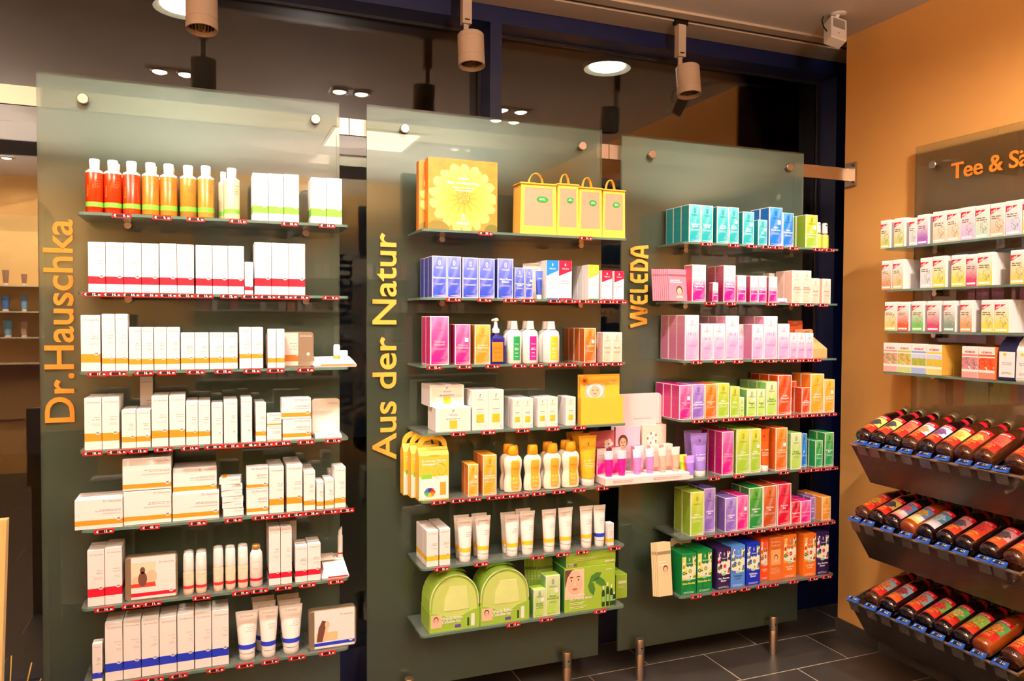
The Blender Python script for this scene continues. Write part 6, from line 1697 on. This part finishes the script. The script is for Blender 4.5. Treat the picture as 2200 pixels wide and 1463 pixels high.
for c in 'WELEDA':
    wd_, strokes = LT[c]; m = MB(); lay = 0
    for L_ in strokes:
        P = [Vector((q[0]*wd_*u, q[1]*HH)) for q in L_]
        # mitred outline of the stroke
        le, ri = [], []
        for k in range(len(P)):
            d0 = (P[k]-P[k-1]).normalized() if k else None; d1 = (P[k+1]-P[k]).normalized() if k < len(P)-1 else None
            n0 = Vector((-d0.y, d0.x)) if d0 else None; n1 = Vector((-d1.y, d1.x)) if d1 else None
            if n0 is None: nn, s_ = n1, 1.
            elif n1 is None: nn, s_ = n0, 1.
            else: nn = (n0+n1).normalized(); s_ = min(1/max(nn.dot(n0), .5), 1.8)
            le.append(P[k]+nn*ST*s_); ri.append(P[k]-nn*ST*s_)
        yf = -.0050-.0003*lay; lay += 1
        to = lambda q, yy: (X1-q.y, yy, cz+q.x)
        for k in range(len(P)-1):
            Q = [ri[k], ri[k+1], le[k+1], le[k]]
            m.face([to(q, yf) for q in Q], 0)
            m.face([to(q, -.0005) for q in reversed(Q)], 0)
        O = ri+le[::-1]
        for k in range(len(O)): a_, b_ = O[k], O[(k+1) % len(O)]; m.face([to(b_, yf), to(a_, yf), to(a_, -.0005), to(b_, -.0005)], 0)
    m.build('letter', SIGN, t_); cz += (wd_+.14)*u

# ---------------------------------------------------------------- pink display tray bridging middle and right shelf
PK = M('tray_pink', (246, 220, 214), .45); PKC = M('card_pink', (240, 208, 204), .5)
t_ = thing('display_tray', 'pale pink display tray bridging the middle and right panel shelves', 'display tray', (1.986, -.128, .8203))
b = MB(); R = lambda a, e0, e1, z: [(-a, e0, z), (a, e0, z), (a, e1, z), (-a, e1, z)]
b.rings([R(.180, -.072, .092, 0), R(.181, -.073, .093, .003), R(.180, -.072, .092, .027), R(.177, -.069, .090, .029)]); b.build('base', PK, t_)
t = MB(); bars(t, -.15, -.02, [.016, .010], .0022, -.0736, 0, random.Random(1)); bars(t, .02, .15, [.016, .010], .0022, -.0736, 0, random.Random(2)); t.build('lettering', [M('rose_ink', (206, 150, 140), .5)], t_)
P = round_rect(.224, .29, .018, 4, .033, .029); b = MB(); b.prism(P, .072, .076); b.build('back_board', PKC, t_)
t = MB(); bars(t, .02, .13, [.22, .15, .13], .003, .0712, 0, random.Random(3)); t.build('board_print', [M('rose_ink2', (226, 176, 168), .5)], t_)
MB().box(.12, .15, .0705, .0715, .185, .20).build('board_tab', M('rose_tab', (222, 160, 150), .5), t_)
for k, (cx, c, lab) in enumerate(((-.135, (200, 100, 110), 'rose red picture card'), (-.02, (232, 196, 218), 'lilac picture card with smiling woman'), (.10, (246, 214, 196), 'peach picture card with blossoms'))):
    o = thing('picture_card', lab + ' standing on the pink display tray', 'card', (1.986+cx, -.085+.004*k, .8496), 0, 'picture cards on the pink tray')
    MB().box(-.054, .054, 0, .012, 0, .155+.012*(k > 0)).build('card', M('picture_card%d' % k, c, .45), o)
    q = MB()
    if k == 1: portrait(q, -.022, .105, .042, -.0006)
    elif k == 0: portrait(q, -.012, .055, .030, -.0006); [q.ell(.028+.012*math.cos(a*1.26), .105+.012*math.sin(a*1.26), .009, .009, -.0010-.00012*a, 3, 8) for a in range(5)]
    else: [q.ell(-.01+.016*math.cos(a*1.26), .115+.016*math.sin(a*1.26), .010, .010, -.0006-.00012*a, 3, 8) for a in range(5)]; [q.ell(-.01+.02*math.cos(a*1.26+.6), .115+.02*math.sin(a*1.26+.6), .004, .006, -.0014, 2, 6) for a in range(5)]; q.ell(.035, .06, .016, .02, -.0006, 0, 12); q.ell(.035, .075, .018, .010, -.0008, 1, 12)
    q.build('photo_print', [SKIN, HAIR, LIP, PWHITE], o)
    t = MB(); bars(t, -.045, .04, [.02, .014], .002, -.0006, 0, random.Random(k)); t.build('lettering', [WHITE_INK], o)
n_ = 0
for k, (x, c, top, who) in enumerate(((1.818, 'magenta', (246, 206, 222), 'magenta'), (1.872, 'magenta', (246, 206, 222), 'magenta'), (1.938, 'iris', (244, 220, 238), 'mauve'), (1.993, 'iris', (244, 220, 238), 'mauve'), (2.048, 'peach', (246, 214, 206), 'peach'), (2.106, 'peach', (246, 214, 206), 'peach'))):
    o = minitube(1, 4, x, .040, .092, c, -.178, .0293, False, top)
    tag(o, 'small %s tube, %s of its pair on the pink display tray' % (who, ('left', 'right')[k % 2]), 'tube', 'small tubes on the pink tray')
for k, (x, c, who) in enumerate(((1.805, 'rose', 'hot pink'), (1.868, 'rose', 'hot pink'), (1.965, 'iris', 'mauve'), (2.035, 'peach', 'peach'), (2.095, 'peach', 'peach'))):
    w_, h_, d_ = .040, .098, .028
    o = link('sample_carton', carton_mesh('sample_carton', w_, d_, h_, [weleda_mat(c, False), weleda_mat(c, True)], None, 1, 0, 0), None, (x+w_/2, -.118, .8496))
    t = MB(); put_text(t, 'WELEDA', 0, h_*.70, .0045, -d_/2-.0004, 0, 'c'); t.build('lettering', [INK], o)
    tag(o, 'small %s carton behind the tubes on the pink tray, number %s from left' % (who, ('one', 'two', 'three', 'four', 'five')[k]), 'carton', 'small cartons on the pink tray')

# ---------------------------------------------------------------- perforated baskets with juice bottles on the orange wall
JR, JH = .0345, .262
RIM = [(.945, 0), (.645, 1), (.330, 2)]; BY0, BY1 = -.360, -1.036; BX = 2.80
CLIP = glass_mix('clip_plastic', (.9, .88, .86), .1, 1.2, lin((190, 176, 166)), .35); BN = ['top', 'middle', 'bottom']
def quad(b, P, m=0):
    """flat quad with metric uv so the perforation keeps its size"""
    A = Vector(P[0]); U = (Vector(P[1])-A).normalized(); W = (Vector(P[3])-A); W = (W-U*W.dot(U)).normalized()
    b.face(P, m, [((Vector(q)-A).dot(U), (Vector(q)-A).dot(W)) for q in P])
def sheet(b, P, th=.0012):
    n = (Vector(P[1])-Vector(P[0])).cross(Vector(P[3])-Vector(P[0])).normalized()*th
    quad(b, P); Q = [tuple(Vector(q)+n) for q in P]; quad(b, Q[::-1])
    for k in range(len(P)): quad(b, [P[k], P[(k+1) % len(P)], Q[(k+1) % len(P)], Q[k]][::-1])
def basket(zr, i):
    t_ = thing('bottle_basket', 'perforated steel bottle basket on orange wall, %s of three' % BN[i], 'basket', (BX, 0, zr), 0, 'perforated bottle baskets')
    f0, f1, bk = (0, 0), (.105, -.158), (.30, -.158+.07)
    b = MB(); sheet(b, [(f0[0], BY0, f0[1]), (f1[0], BY0, f1[1]), (f1[0], BY1, f1[1]), (f0[0], BY1, f0[1])]); b.build('front_panel', PERF, t_)
    b = MB(); sheet(b, [(f1[0], BY0, f1[1]), (bk[0], BY0, bk[1]), (bk[0], BY1, bk[1]), (f1[0], BY1, f1[1])]); b.build('base_panel', PERF, t_)
    th = math.radians(24 if i == 0 else 19); q0 = Vector((.016, 0, -.012+JR*1.03))-Vector((-math.sin(th), 0, math.cos(th)))*(JR+.004); q1 = q0+Vector((math.cos(th), 0, math.sin(th)))*.27
    b = MB(); sheet(b, [(q0.x, BY0-.002, q0.z), (q1.x, BY0-.002, q1.z), (q1.x, BY1+.002, q1.z), (q0.x, BY1+.002, q0.z)]); b.build('bottle_rest', PERF, t_)
    for y, nm in ((BY0, 'side_panel'), (BY1, 'side_panel')):
        b = MB(); P = [(f0[0], y, f0[1]), (.30, y, .075), (bk[0], y, bk[1]), (f1[0], y, f1[1])]; sheet(b, P); b.build(nm, PERF, t_)
        MB().tube([(f0[0], y, f0[1]), (.305, y, .076)], .004, 8).build('side_rim', STEEL, t_, smooth=True)
    MB().tube([(0, BY0+.004, 0), (0, BY1-.004, 0)], .0058, 10).build('front_rim', STEEL, t_, smooth=True)
    MB().cyl((-.004, BY1+.045, -.055), (.03, BY1+.045, -.050), .006, 10).build('rivet', STEEL, t_, smooth=True)
    for y in (-.50, -.95): MB().box(.30, TX-BX-.0005, y-.012, y+.012, -.12, .07).build('wall_bracket', STEEL_DARK, t_)
    MB().tube([(.004, -.9595, .012), (.285, -.9595, .110 if i == 0 else .085)], .0022, 8).build('divider_rod', M('divider_steel', (206, 196, 186), .25, .9), t_, smooth=True)
    tg = BTAG[i]
    for k, y in enumerate(tg):
        q = link('price_clip', None, None, (BX-.001, -y, zr)); m = MB(); 
        w2 = .021
        cl = MB(); cl.rings([[(-.0080, -w2, .0), (-.0080, w2, .0), (-.0072, w2, .0), (-.0072, -w2, .0)], [(.0055, -w2, -.034), (.0055, w2, -.034), (.0062, w2, -.034), (.0062, -w2, -.034)]]); cl.build('clear_clip', CLIP, q)
        pl = MB(); pl.rings([[(-.018, -w2-.003, .0085), (-.018, w2+.003, .0085), (-.0065, w2+.003, .0068), (-.0065, -w2-.003, .0068)], [(-.0165, -w2-.003, .0125), (-.0165, w2+.003, .0125), (.004, w2+.003, .0225), (.004, -w2-.003, .0225)]]); pl.build('holder', TAG_BLUE, q)
        ps = MB(); a, c = Vector((-.0172, 0, .0138)), Vector((.0032, 0, .0234)); e = (c-a)
        def on(u, v): p_ = a+e*v; return (p_.x-.0004, -u*w2, p_.z+.0006)
        ps.face([on(-.8, .2), on(-.8, .8), on(.8, .8), on(.8, .2)][::-1], 0); ps.build('display', TAG_BLACK, q)
        tx = MB(); put_text(tx, '€', -.85, .3, .4, 0, 0, 'l', width=.3); put_text(tx, ('3.45', '2.95', '4.25', '2.75')[k % 4], .85, .3, .42, 0, 0, 'r', width=.8); tx.v = [(lambda z: (z[0]-.0004, z[1], z[2]+.0004))(on(v[0], v[2])) for v in tx.v]; tx.build('digits', WHITE_INK, q)
        tag(q, 'blue price clip on %s bottle basket rim, %s from left' % (BN[i], ORD[k]), 'price tag', 'blue price clips on the bottle baskets')
GL_DARK = M('dark_bottle_glass', (24, 9, 10), .05, coat=1.); GL_AMB = M('amber_juice_glass', (62, 28, 10), .06, coat=1.); GL_OR = M('orange_juice_glass', (140, 62, 14), .06, coat=1.)
CAPM = M('bottle_cap', (186, 170, 128), .35, .7)
def juice_label(key, pic1, pic2, low, low2):
    k = ('juice', key)
    if k in _wm: return _wm[k]
    n = NT('juice_label_'+key); u, v = n.uv(); nz = n.noise(n.uvv, 5., 3.)
    sky = n.mix(v, lin(pic2), lin(tuple(min(255, c+30) for c in pic2)))
    vo = n.node('ShaderNodeTexVoronoi'); mp = n.node('ShaderNodeMapping'); n.t.links.new(n.uvv, mp.inputs[0]); mp.inputs['Scale'].default_value = (9, 8, 1); n.t.links.new(mp.outputs[0], vo.inputs['Vector']); vo.inputs['Scale'].default_value = 1
    fr = n.mix(vo.outputs['Distance'], lin(tuple(min(255, c+60) for c in pic1)), lin(tuple(int(c*.6) for c in pic1)))
    fa = n.m('DIVIDE', n.m('SUBTRACT', u, .54), .36); fb = n.m('DIVIDE', n.m('SUBTRACT', v, .54), .20)
    fruit = n.m('LESS_THAN', n.m('ADD', n.m('MULTIPLY', fa, fa), n.m('MULTIPLY', fb, fb)), n.m('ADD', .1, n.m('MULTIPLY', nz, 1.7)))
    col = n.mix(fruit, sky, fr)
    col = n.mix(n.m('LESS_THAN', v, .36), col, n.mix(n.m('MULTIPLY', v, 2.6), lin(low2), lin(low)))
    col = n.mix(n.m('GREATER_THAN', v, .82), col, lin((200, 20, 30)))
    n.fin(col, .32); _wm[k] = n.mat; return n.mat
_jb = {}
def bottle_parts(glass):
    if glass.name not in _jb:
        r = JR; pr = [(r*.60, 0), (r*.90, .002), (r, .010), (r, .150), (r*.97, .160), (r*.82, .176), (r*.60, .196), (r*.46, .214), (r*.42, .232), (r*.42, .240)]
        b = MB().lathe(pr, 24); me = b.mesh('glass_body', [glass], True); _jb[glass.name] = me
    return _jb[glass.name]
JC = MB().lathe([(JR*.44, .236), (JR*.47, .238), (JR*.47, .257), (JR*.42, .2605)], 18).mesh('cap', [CAPM], True)
JN = MB().lathe([(JR*.625, .196), (JR*.52, .2085), (JR*.475, .216)], 20, cap=False).mesh('neck_label', [M('neck_red', (206, 24, 40), .35)], True)
def wrap_label(m, z0=.026, z1=.138, span=2.4):
    b = MB(); N = 14; rr = JR*1.008
    for k in range(N):
        a0, a1 = -span/2+span*k/N, -span/2+span*(k+1)/N
        b.face([(rr*math.sin(a0), -rr*math.cos(a0), z0), (rr*math.sin(a1), -rr*math.cos(a1), z0), (rr*math.sin(a1), -rr*math.cos(a1), z1), (rr*math.sin(a0), -rr*math.cos(a0), z1)], 0, [(k/N, 0), ((k+1)/N, 0), ((k+1)/N, 1), (k/N, 1)])
    return b.mesh('label', [m], True)
_lm = {}
def juice(i, s, kind, glass, brand, word, label, dx=0.):
    """bottle lying on its back, base at the rim, neck towards the wall"""
    o = link('juice_bottle', None); link('glass_body', bottle_parts(glass), o); link('cap', JC, o); link('neck_label', JN, o)
    m = juice_label(kind, *JK[kind])
    if kind not in _lm: _lm[kind] = wrap_label(m)
    link('label', _lm[kind], o)
    key = (brand, word)
    if key not in _lm:
        t = MB(); put_text(t, brand, 0, .1215, .0105, 0, 0, 'c', width=.062, bold=.02); put_text(t, word, 0, .054, .0075, 0, 1, 'c', width=.058, bold=.02); bars(t, -.026, .026, [.046, .041, .036], .0016, 0, 1, random.Random(len(word)), 'c')
        t.v = [(JR*1.016*math.sin(v[0]/JR), -JR*1.016*math.cos(v[0]/JR), v[2]) for v in t.v]; _lm[key] = t.mesh('lettering', [WHITE_INK, M('gold_ink', (240, 190, 80), .5)])
    link('lettering', _lm[key], o)
    th = math.radians(24 if i == 0 else 19); zr = RIM[i][0]
    # local z (bottle axis) -> towards the wall and up; local -y (label side) -> up and to the room
    ax = Vector((math.cos(th), 0, math.sin(th))); lab = Vector((-math.sin(th), 0, math.cos(th))); ex = ax.cross(lab)
    Mx = Matrix((-(lab.cross(ax)).normalized()*-1, -lab, ax)).transposed()
    ex = (-lab).cross(ax); Mx = Matrix((ex, -lab, ax)).transposed().to_4x4()
    Mx = Mx @ Matrix.Rotation(-.25, 4, 'Z')
    base = Vector((BX+.016+dx, -s, zr-.012+JR*1.03)); Mx.translation = base
    o.matrix_world = Mx
    tag(o, label, 'bottle', 'juice bottles in the wall baskets')
RED, ORG = (172, 16, 16), (186, 46, 22)
JK = {'black': ((30, 24, 36), (226, 206, 70), RED, ORG), 'elder': ((30, 24, 30), (206, 200, 90), RED, ORG), 'apple': ((206, 50, 30), (200, 90, 50), RED, ORG), 'pinkjuice': ((230, 120, 60), (236, 190, 200), RED, ORG), 'plum': ((90, 40, 90), (150, 186, 226), RED, ORG),
      'yellow': ((236, 150, 40), (240, 206, 90), RED, ORG), 'mixed': ((240, 150, 40), (214, 60, 30), RED, ORG), 'acerola': ((206, 40, 30), (226, 70, 40), RED, ORG), 'grape': ((40, 26, 50), (206, 170, 70), RED, ORG),
      'bluewhite': ((214, 60, 90), (70, 120, 180), (236, 230, 230), (214, 60, 50)), 'blueorange': ((240, 150, 40), (70, 120, 180), (240, 236, 226), (240, 160, 40)), 'bluecalm': ((150, 190, 220), (60, 110, 160), (194, 190, 194), (177, 180, 194)),
      'blackberry': ((50, 34, 50), (190, 130, 130), (184, 43, 25), (184, 60, 34)), 'redberry': ((200, 24, 30), (206, 60, 40), (194, 68, 25), (194, 77, 34)), 'darkgrape': ((50, 36, 44), (190, 130, 140), (189, 60, 29), (194, 77, 34)),
      'lightmix': ((226, 110, 40), (130, 166, 190), (177, 25, 25), (177, 34, 25)), 'cherry': ((120, 20, 30), (130, 166, 190), (189, 68, 25), (194, 77, 34)), 'tomato': ((214, 60, 30), (110, 150, 180), (184, 60, 25), (184, 43, 25)), 'redfruit': ((200, 30, 30), (90, 150, 70), (184, 51, 25), (177, 34, 25)), 'melon': ((226, 190, 90), (60, 140, 60), (177, 34, 20), (177, 34, 20)), 'pear': ((150, 170, 50), (120, 160, 60), (177, 51, 25), (184, 51, 25)), 'carrot': ((232, 120, 30), (60, 140, 70), (184, 34, 25), (177, 34, 25))}
BTAG = [BTAG0, BTAG1, BTAG2]
for z_, i_ in RIM: basket(z_, i_)
JB = [[('black', GL_DARK, 'Rabenhorst', 'HEIDELBEERE', 'juice bottle with yellow and black berry label, leftmost in top basket'), ('elder', GL_DARK, 'Rabenhorst', 'ELDERBEEREN', 'juice bottle with lime and elderberry label, second in top basket'),
       ('apple', GL_DARK, 'Rabenhorst', 'FRÜCHTE', 'juice bottle with all red apple label, third in top basket'), ('pinkjuice', GL_AMB, 'Rabenhorst', 'PFIRSICH', 'amber juice bottle with pink topped label, fourth in top basket'),
       ('plum', GL_DARK, 'Rabenhorst', 'FÜR DEN KÖRPER', 'juice bottle with pale blue plum label, fifth in top basket'), ('yellow', GL_AMB, 'Rabenhorst', 'SANDDORN', 'amber juice bottle with yellow fruit label, sixth in top basket'),
       ('mixed', GL_AMB, 'Rabenhorst', 'MULTIFRUCHT', 'amber juice bottle with red and orange fruit label, seventh in top basket'), ('acerola', GL_AMB, 'Rabenhorst', 'ACEROLA', 'amber juice bottle with red cherry label, eighth in top basket')],
      [('mixed', GL_AMB, 'Rabenhorst', 'FRÜCHTE 11', 'amber juice bottle with red fruit label, leftmost in middle basket'), ('grape', GL_DARK, 'Rabenhorst', 'TRAUBE', 'dark juice bottle with grape label, second in middle basket'),
       ('bluewhite', GL_DARK, 'Rotbäckchen', 'KLASSIK', 'dark juice bottle with blue, white and cherry label in middle basket'), ('blueorange', GL_OR, 'Rotbäckchen', 'MULTIVITAMIN', 'orange juice bottle with blue and white label in middle basket'),
       ('bluecalm', GL_DARK, 'Rotbäckchen', '', 'dark juice bottle with plain blue and white label in middle basket'), ('blackberry', GL_DARK, 'Rabenhorst', 'HEIDELBEERE', 'dark juice bottle with blackberry label, sixth in middle basket'),
       ('redberry', GL_DARK, 'Rabenhorst', 'PREISELBEERE', 'dark juice bottle with orange and red berry label in middle basket'), ('darkgrape', GL_DARK, 'Rabenhorst', 'PFLAUME', 'dark juice bottle with brown fruit label, last before divider in middle basket')],
      [('lightmix', GL_AMB, 'Rabenhorst', 'FRÜHSTÜCK', 'juice bottle with red and grey blue label, leftmost in bottom basket'), ('cherry', GL_DARK, 'Rabenhorst', 'SAUERKIRSCH', 'juice bottle with cherry label, second in bottom basket'),
       ('tomato', GL_DARK, 'Rabenhorst', 'ROTER TRAUBEN', 'juice bottle with grey blue and tomato label in bottom basket'), ('redfruit', GL_DARK, 'Rabenhorst', 'ROTE FRÜCHTE', 'juice bottle with green and bright red label in bottom basket'),
       ('melon', GL_DARK, 'Rabenhorst', 'GEMÜSE', 'juice bottle with green and pale melon label in bottom basket'), ('pear', GL_DARK, 'Rabenhorst', 'SAUERKRAUT', 'juice bottle with olive green pear label in bottom basket'),
       ('carrot', GL_OR, 'Rabenhorst', 'MÖHREN', 'orange juice bottle with carrot label in bottom basket')]]
for i_, (rowb, ss) in enumerate(zip(JB, (BASKET0, BASKET1, BASKET2))):
    prev = 0
    for k_, (q, s) in enumerate(zip(rowb, ss)):
        s = max(s, prev+2*JR+.0012) if prev else max(s, .36+JR+.004); prev = s
        juice(i_, s, *q)
for i_, kd in enumerate(('acerola', 'redberry', 'carrot')): juice(i_, .9985, kd, GL_AMB, 'Rabenhorst', ('ACEROLA', 'PREISELBEERE', 'MÖHREN')[i_], 'juice bottle right of the divider rod in the %s basket' % BN[i_])

# ---------------------------------------------------------------- pale wooden counter edge at the left, with dried stalks
WOODM = NT('pale_beech'); o_ = WOODM.obj(); mp_ = WOODM.node('ShaderNodeMapping'); WOODM.t.links.new(o_, mp_.inputs[0]); mp_.inputs['Scale'].default_value = (14, 14, 1.2)
nz_ = WOODM.noise(mp_.outputs[0], 4, 4); WOODM.fin(WOODM.mix(nz_, lin((214, 180, 110)), lin((232, 204, 140))), .4)
t_ = thing('wooden_stand', 'pale beech display board edge at the far left', 'display stand', (-.045, -.72, 0))
MB().prism([(-.30, .62), (.098, .62), (.112, .99), (-.30, .99)], -.012, .012).build('board', WOODM.mat, t_)
MB().box(-.28, -.24, -.02, .02, 0, .62).build('leg', WOODM.mat, t_); MB().box(-.06, -.02, -.02, .02, 0, .62).build('leg', WOODM.mat, t_)
MB().lathe([(.10, 0), (.10, .006), (.02, .012)], 20, cx=-.15).build('foot_plate', STEEL_DARK, t_, smooth=True)
t_ = thing('dried_stalks', 'thin yellow dried stalks in pale vase at lower left', 'dried stalks', (.02, -.50, 0))
MB().lathe([(.035, 0), (.05, .02), (.06, .20), (.045, .36), (.05, .40)], 18).build('vase', M('vase_grey', (150, 140, 126), .5), t_, smooth=True)
for k in range(5):
    a = k*1.3; MB().tube([(.01*math.cos(a), .01*math.sin(a), .30), (.02*math.cos(a)+.012, .02*math.sin(a), .46), (.035*math.cos(a)+.03, .035*math.sin(a), .54+.03*(k % 3))], .0016, 5).build('stalk', M('straw', (214, 186, 90), .6), t_)

# ---------------------------------------------------------------- the shop behind the camera, seen as reflections in the glass
WARM = plaster('warm_niche_paint', (240, 196, 120))
t_ = thing('wall_shelf_unit', 'warm lit shelf unit across the shop, reflected at far left', 'shelf unit', (-1.25, YB, 0))
MB().box(-.85, .45, .0, .02, .5, 2.35).build('back_panel', WARM, t_)
for z in (1.02, 1.25, 1.48, 1.71): MB().box(-.85, .45, .02, .24, z-.012, z).build('shelf_board', M('shelf_wood', (222, 196, 150), .5), t_)
for s in (-.86, .45): MB().box(s, s+.012, 0, .25, .5, 2.35).build('side_panel', M('shelf_wood', (222, 196, 150), .5), t_)
rr = random.Random(4); cols = [(90, 140, 190), (150, 110, 80), (120, 170, 200), (70, 110, 160), (190, 150, 110), (110, 150, 150)]; k_ = 0
for zi, z in enumerate((1.25, 1.48, 1.71)):
    for j in range(9):
        x = -.80+j*.14+rr.uniform(-.01, .01); w_ = rr.uniform(.05, .075); h_ = rr.uniform(.10, .16); c = cols[rr.randrange(6)]
        o = link('cosmetic_tube', None, None, (-1.25+x, YB+.14, z)); N = 12; ring = lambda a, b, zz: [(a*math.cos(2*PI*q/N), b*math.sin(2*PI*q/N), zz) for q in range(N)]
        MB().rings([ring(w_*.32, w_*.32, 0), ring(w_*.33, w_*.33, .02)]).build('cap', WHITE_PLASTIC, o); MB().rings([ring(w_*.36, w_*.36, .021), ring(w_*.42, w_*.25, h_*.6), ring(w_*.5, .003, h_)]).build('body', M('far_tube%d' % (cols.index(c)), c, .4), o)
        tag(o, '%s tube from left on %s board of shelf unit across shop' % (ORD[j], ('lower', 'middle', 'upper')[zi]), 'tube', 'tubes on the shelf unit across the shop')
# long shelf of pale cartons across the shop
t_ = thing('wall_shelf_unit', 'white product shelves across the shop, reflected between cartons', 'shelf unit', (1.1, YB, 0))
for z in (.9, 1.2, 1.5, 1.8): MB().box(-.75, 2.0, .01, .24, z-.012, z).build('shelf_board', M('shelf_white', (214, 206, 196), .5), t_)
MB().box(-.75, 2.0, 0, .01, .3, 2.2).build('back_panel', M('unit_back', (150, 140, 124), .6), t_)
k_ = 0
base_m = [carton_mesh('carton', w_, .05, h_, [M('far_card%d' % i, c, .55)]) for i, (w_, h_, c) in enumerate(((.05, .13, (232, 226, 220)), (.06, .10, (226, 206, 196)), (.045, .16, (240, 236, 230)), (.06, .14, (206, 120, 110)), (.05, .12, (190, 206, 190))))]
for zi, z in enumerate((.9, 1.2, 1.5, 1.8)):
    x = -.70; j = 0
    while x < 1.92 and j < 17:
        i = rr.randrange(5); o = link('carton', base_m[i], None, (1.1+x+.03, YB+.15, z+.0005)); x += rr.choice((.075, .08, .16, .24))
        tag(o, 'pale carton on shelves across shop, %s board up, %s from left' % (ORD[zi], ORD[j]), 'carton', 'cartons on shelves across the shop'); j += 1
# unseen hanging troughs, added to brighten the ceiling and fill the room
for k, (x, y, w_) in enumerate(ADDED_UPLIGHTS):
    t_ = thing('added_uplight', 'added trough lamp lighting the ceiling behind the camera, %s one' % ('right', 'left')[k], 'added pendant lamp', (x, y, 2.16), 0, 'added trough lamps')
    b = MB(); b.rings([[(-.07, -.62, 0), (.07, -.62, 0), (.07, .62, 0), (-.07, .62, 0)], [(-.12, -.65, .07), (.12, -.65, .07), (.12, .65, .07), (-.12, .65, .07)], [(-.115, -.645, .07), (.115, -.645, .07), (.115, .645, .07), (-.115, .645, .07)], [(-.07, -.615, .012), (.07, -.615, .012), (.07, .615, .012), (-.07, .615, .012)]]); b.build('trough', LAMP, t_)
    for s in (-.5, .5): MB().cyl((0, s, .03), (0, s, ZC-2.16), .003, 6).build('wire', STEEL, t_)
    l = bpy.data.lights.new('added_trough_glow', 'AREA'); l.shape = 'RECTANGLE'; l.size = .12; l.size_y = 1.2; l.energy = w_; l.color = LCOL
    o = bpy.data.objects.new('added_trough_glow', l); COL.objects.link(o); o.parent = t_; o.location = (0, 0, .045); o.rotation_euler = (PI, 0, 0)
# ceiling light panels of the shop
for k, (x, y) in enumerate(CPANELS):
    t_ = thing('ceiling_light_panel', 'square ceiling light panel behind the camera, %s' % CPLAB[k], 'ceiling lamp', (x, y, ZC), 0, 'ceiling light panels of the shop')
    b = MB(); [b.box(*q) for q in ((-.31, .31, -.31, -.29, -.012, 0), (-.31, .31, .29, .31, -.012, 0), (-.31, -.29, -.29, .29, -.012, 0), (.29, .31, -.29, .29, -.012, 0))]; b.build('frame', WHITE_PLASTIC, t_)
    MB().box(-.29, .29, -.29, .29, -.007, -.001).build('diffuser', M('light_diffuser', (255, 232, 204), .5, emit=CPEMIT), t_)

# ---------------------------------------------------------------- labels that single each thing out
import collections
grp = collections.defaultdict(list)
for it_ in ITEMS: grp[(it_[1], it_[3])].append(it_)
for (desc, wh), L in grp.items():
    fr = sorted([q for q in L if q[5] == 0], key=lambda q: (round(q[4], 3), q[6]))
    gname = '%s on the %s' % (desc, wh) if len(L) > 1 else None
    for j, q in enumerate(fr):
        base_ = desc+', '+wh if len(fr) == 1 else '%s, %s such from left, %s' % (desc, ORD[j], wh)
        if len([1 for a in L if a[5] > 0 and abs(a[4]-q[4]) < 1e-6]) and len(fr) == 1: base_ = '%s at the front, %s' % (desc, wh)
        if q[6] > .001: base_ = base_.replace(desc, desc+' stacked on top', 1) if len(base_.split()) < 14 else base_
        tag(q[0], base_, q[2], gname)
        for b_ in [a for a in L if a[5] > 0 and abs(a[4]-q[4]) < 1e-6 and abs(a[6]-q[6]) < 1e-6]:
            beh = ('right behind', 'two behind', 'three behind', 'four behind')[b_[5]-1]
            tag(b_[0], '%s %s %s such, %s' % (desc, beh, ORD[j] if len(fr) > 1 else 'front', wh), b_[2], gname)
PLIST.sort(key=lambda q: (q[1], q[2], q[3])); cnt = collections.Counter()
for o, p, r, x, price in PLIST:
    k = cnt[(p, r)]; cnt[(p, r)] += 1
    tag(o, 'red price tag reading %s, %s from left on %s' % (price, ORD[k], where(p, r)), 'price tag', 'red price tags on the %s' % where(p, r))
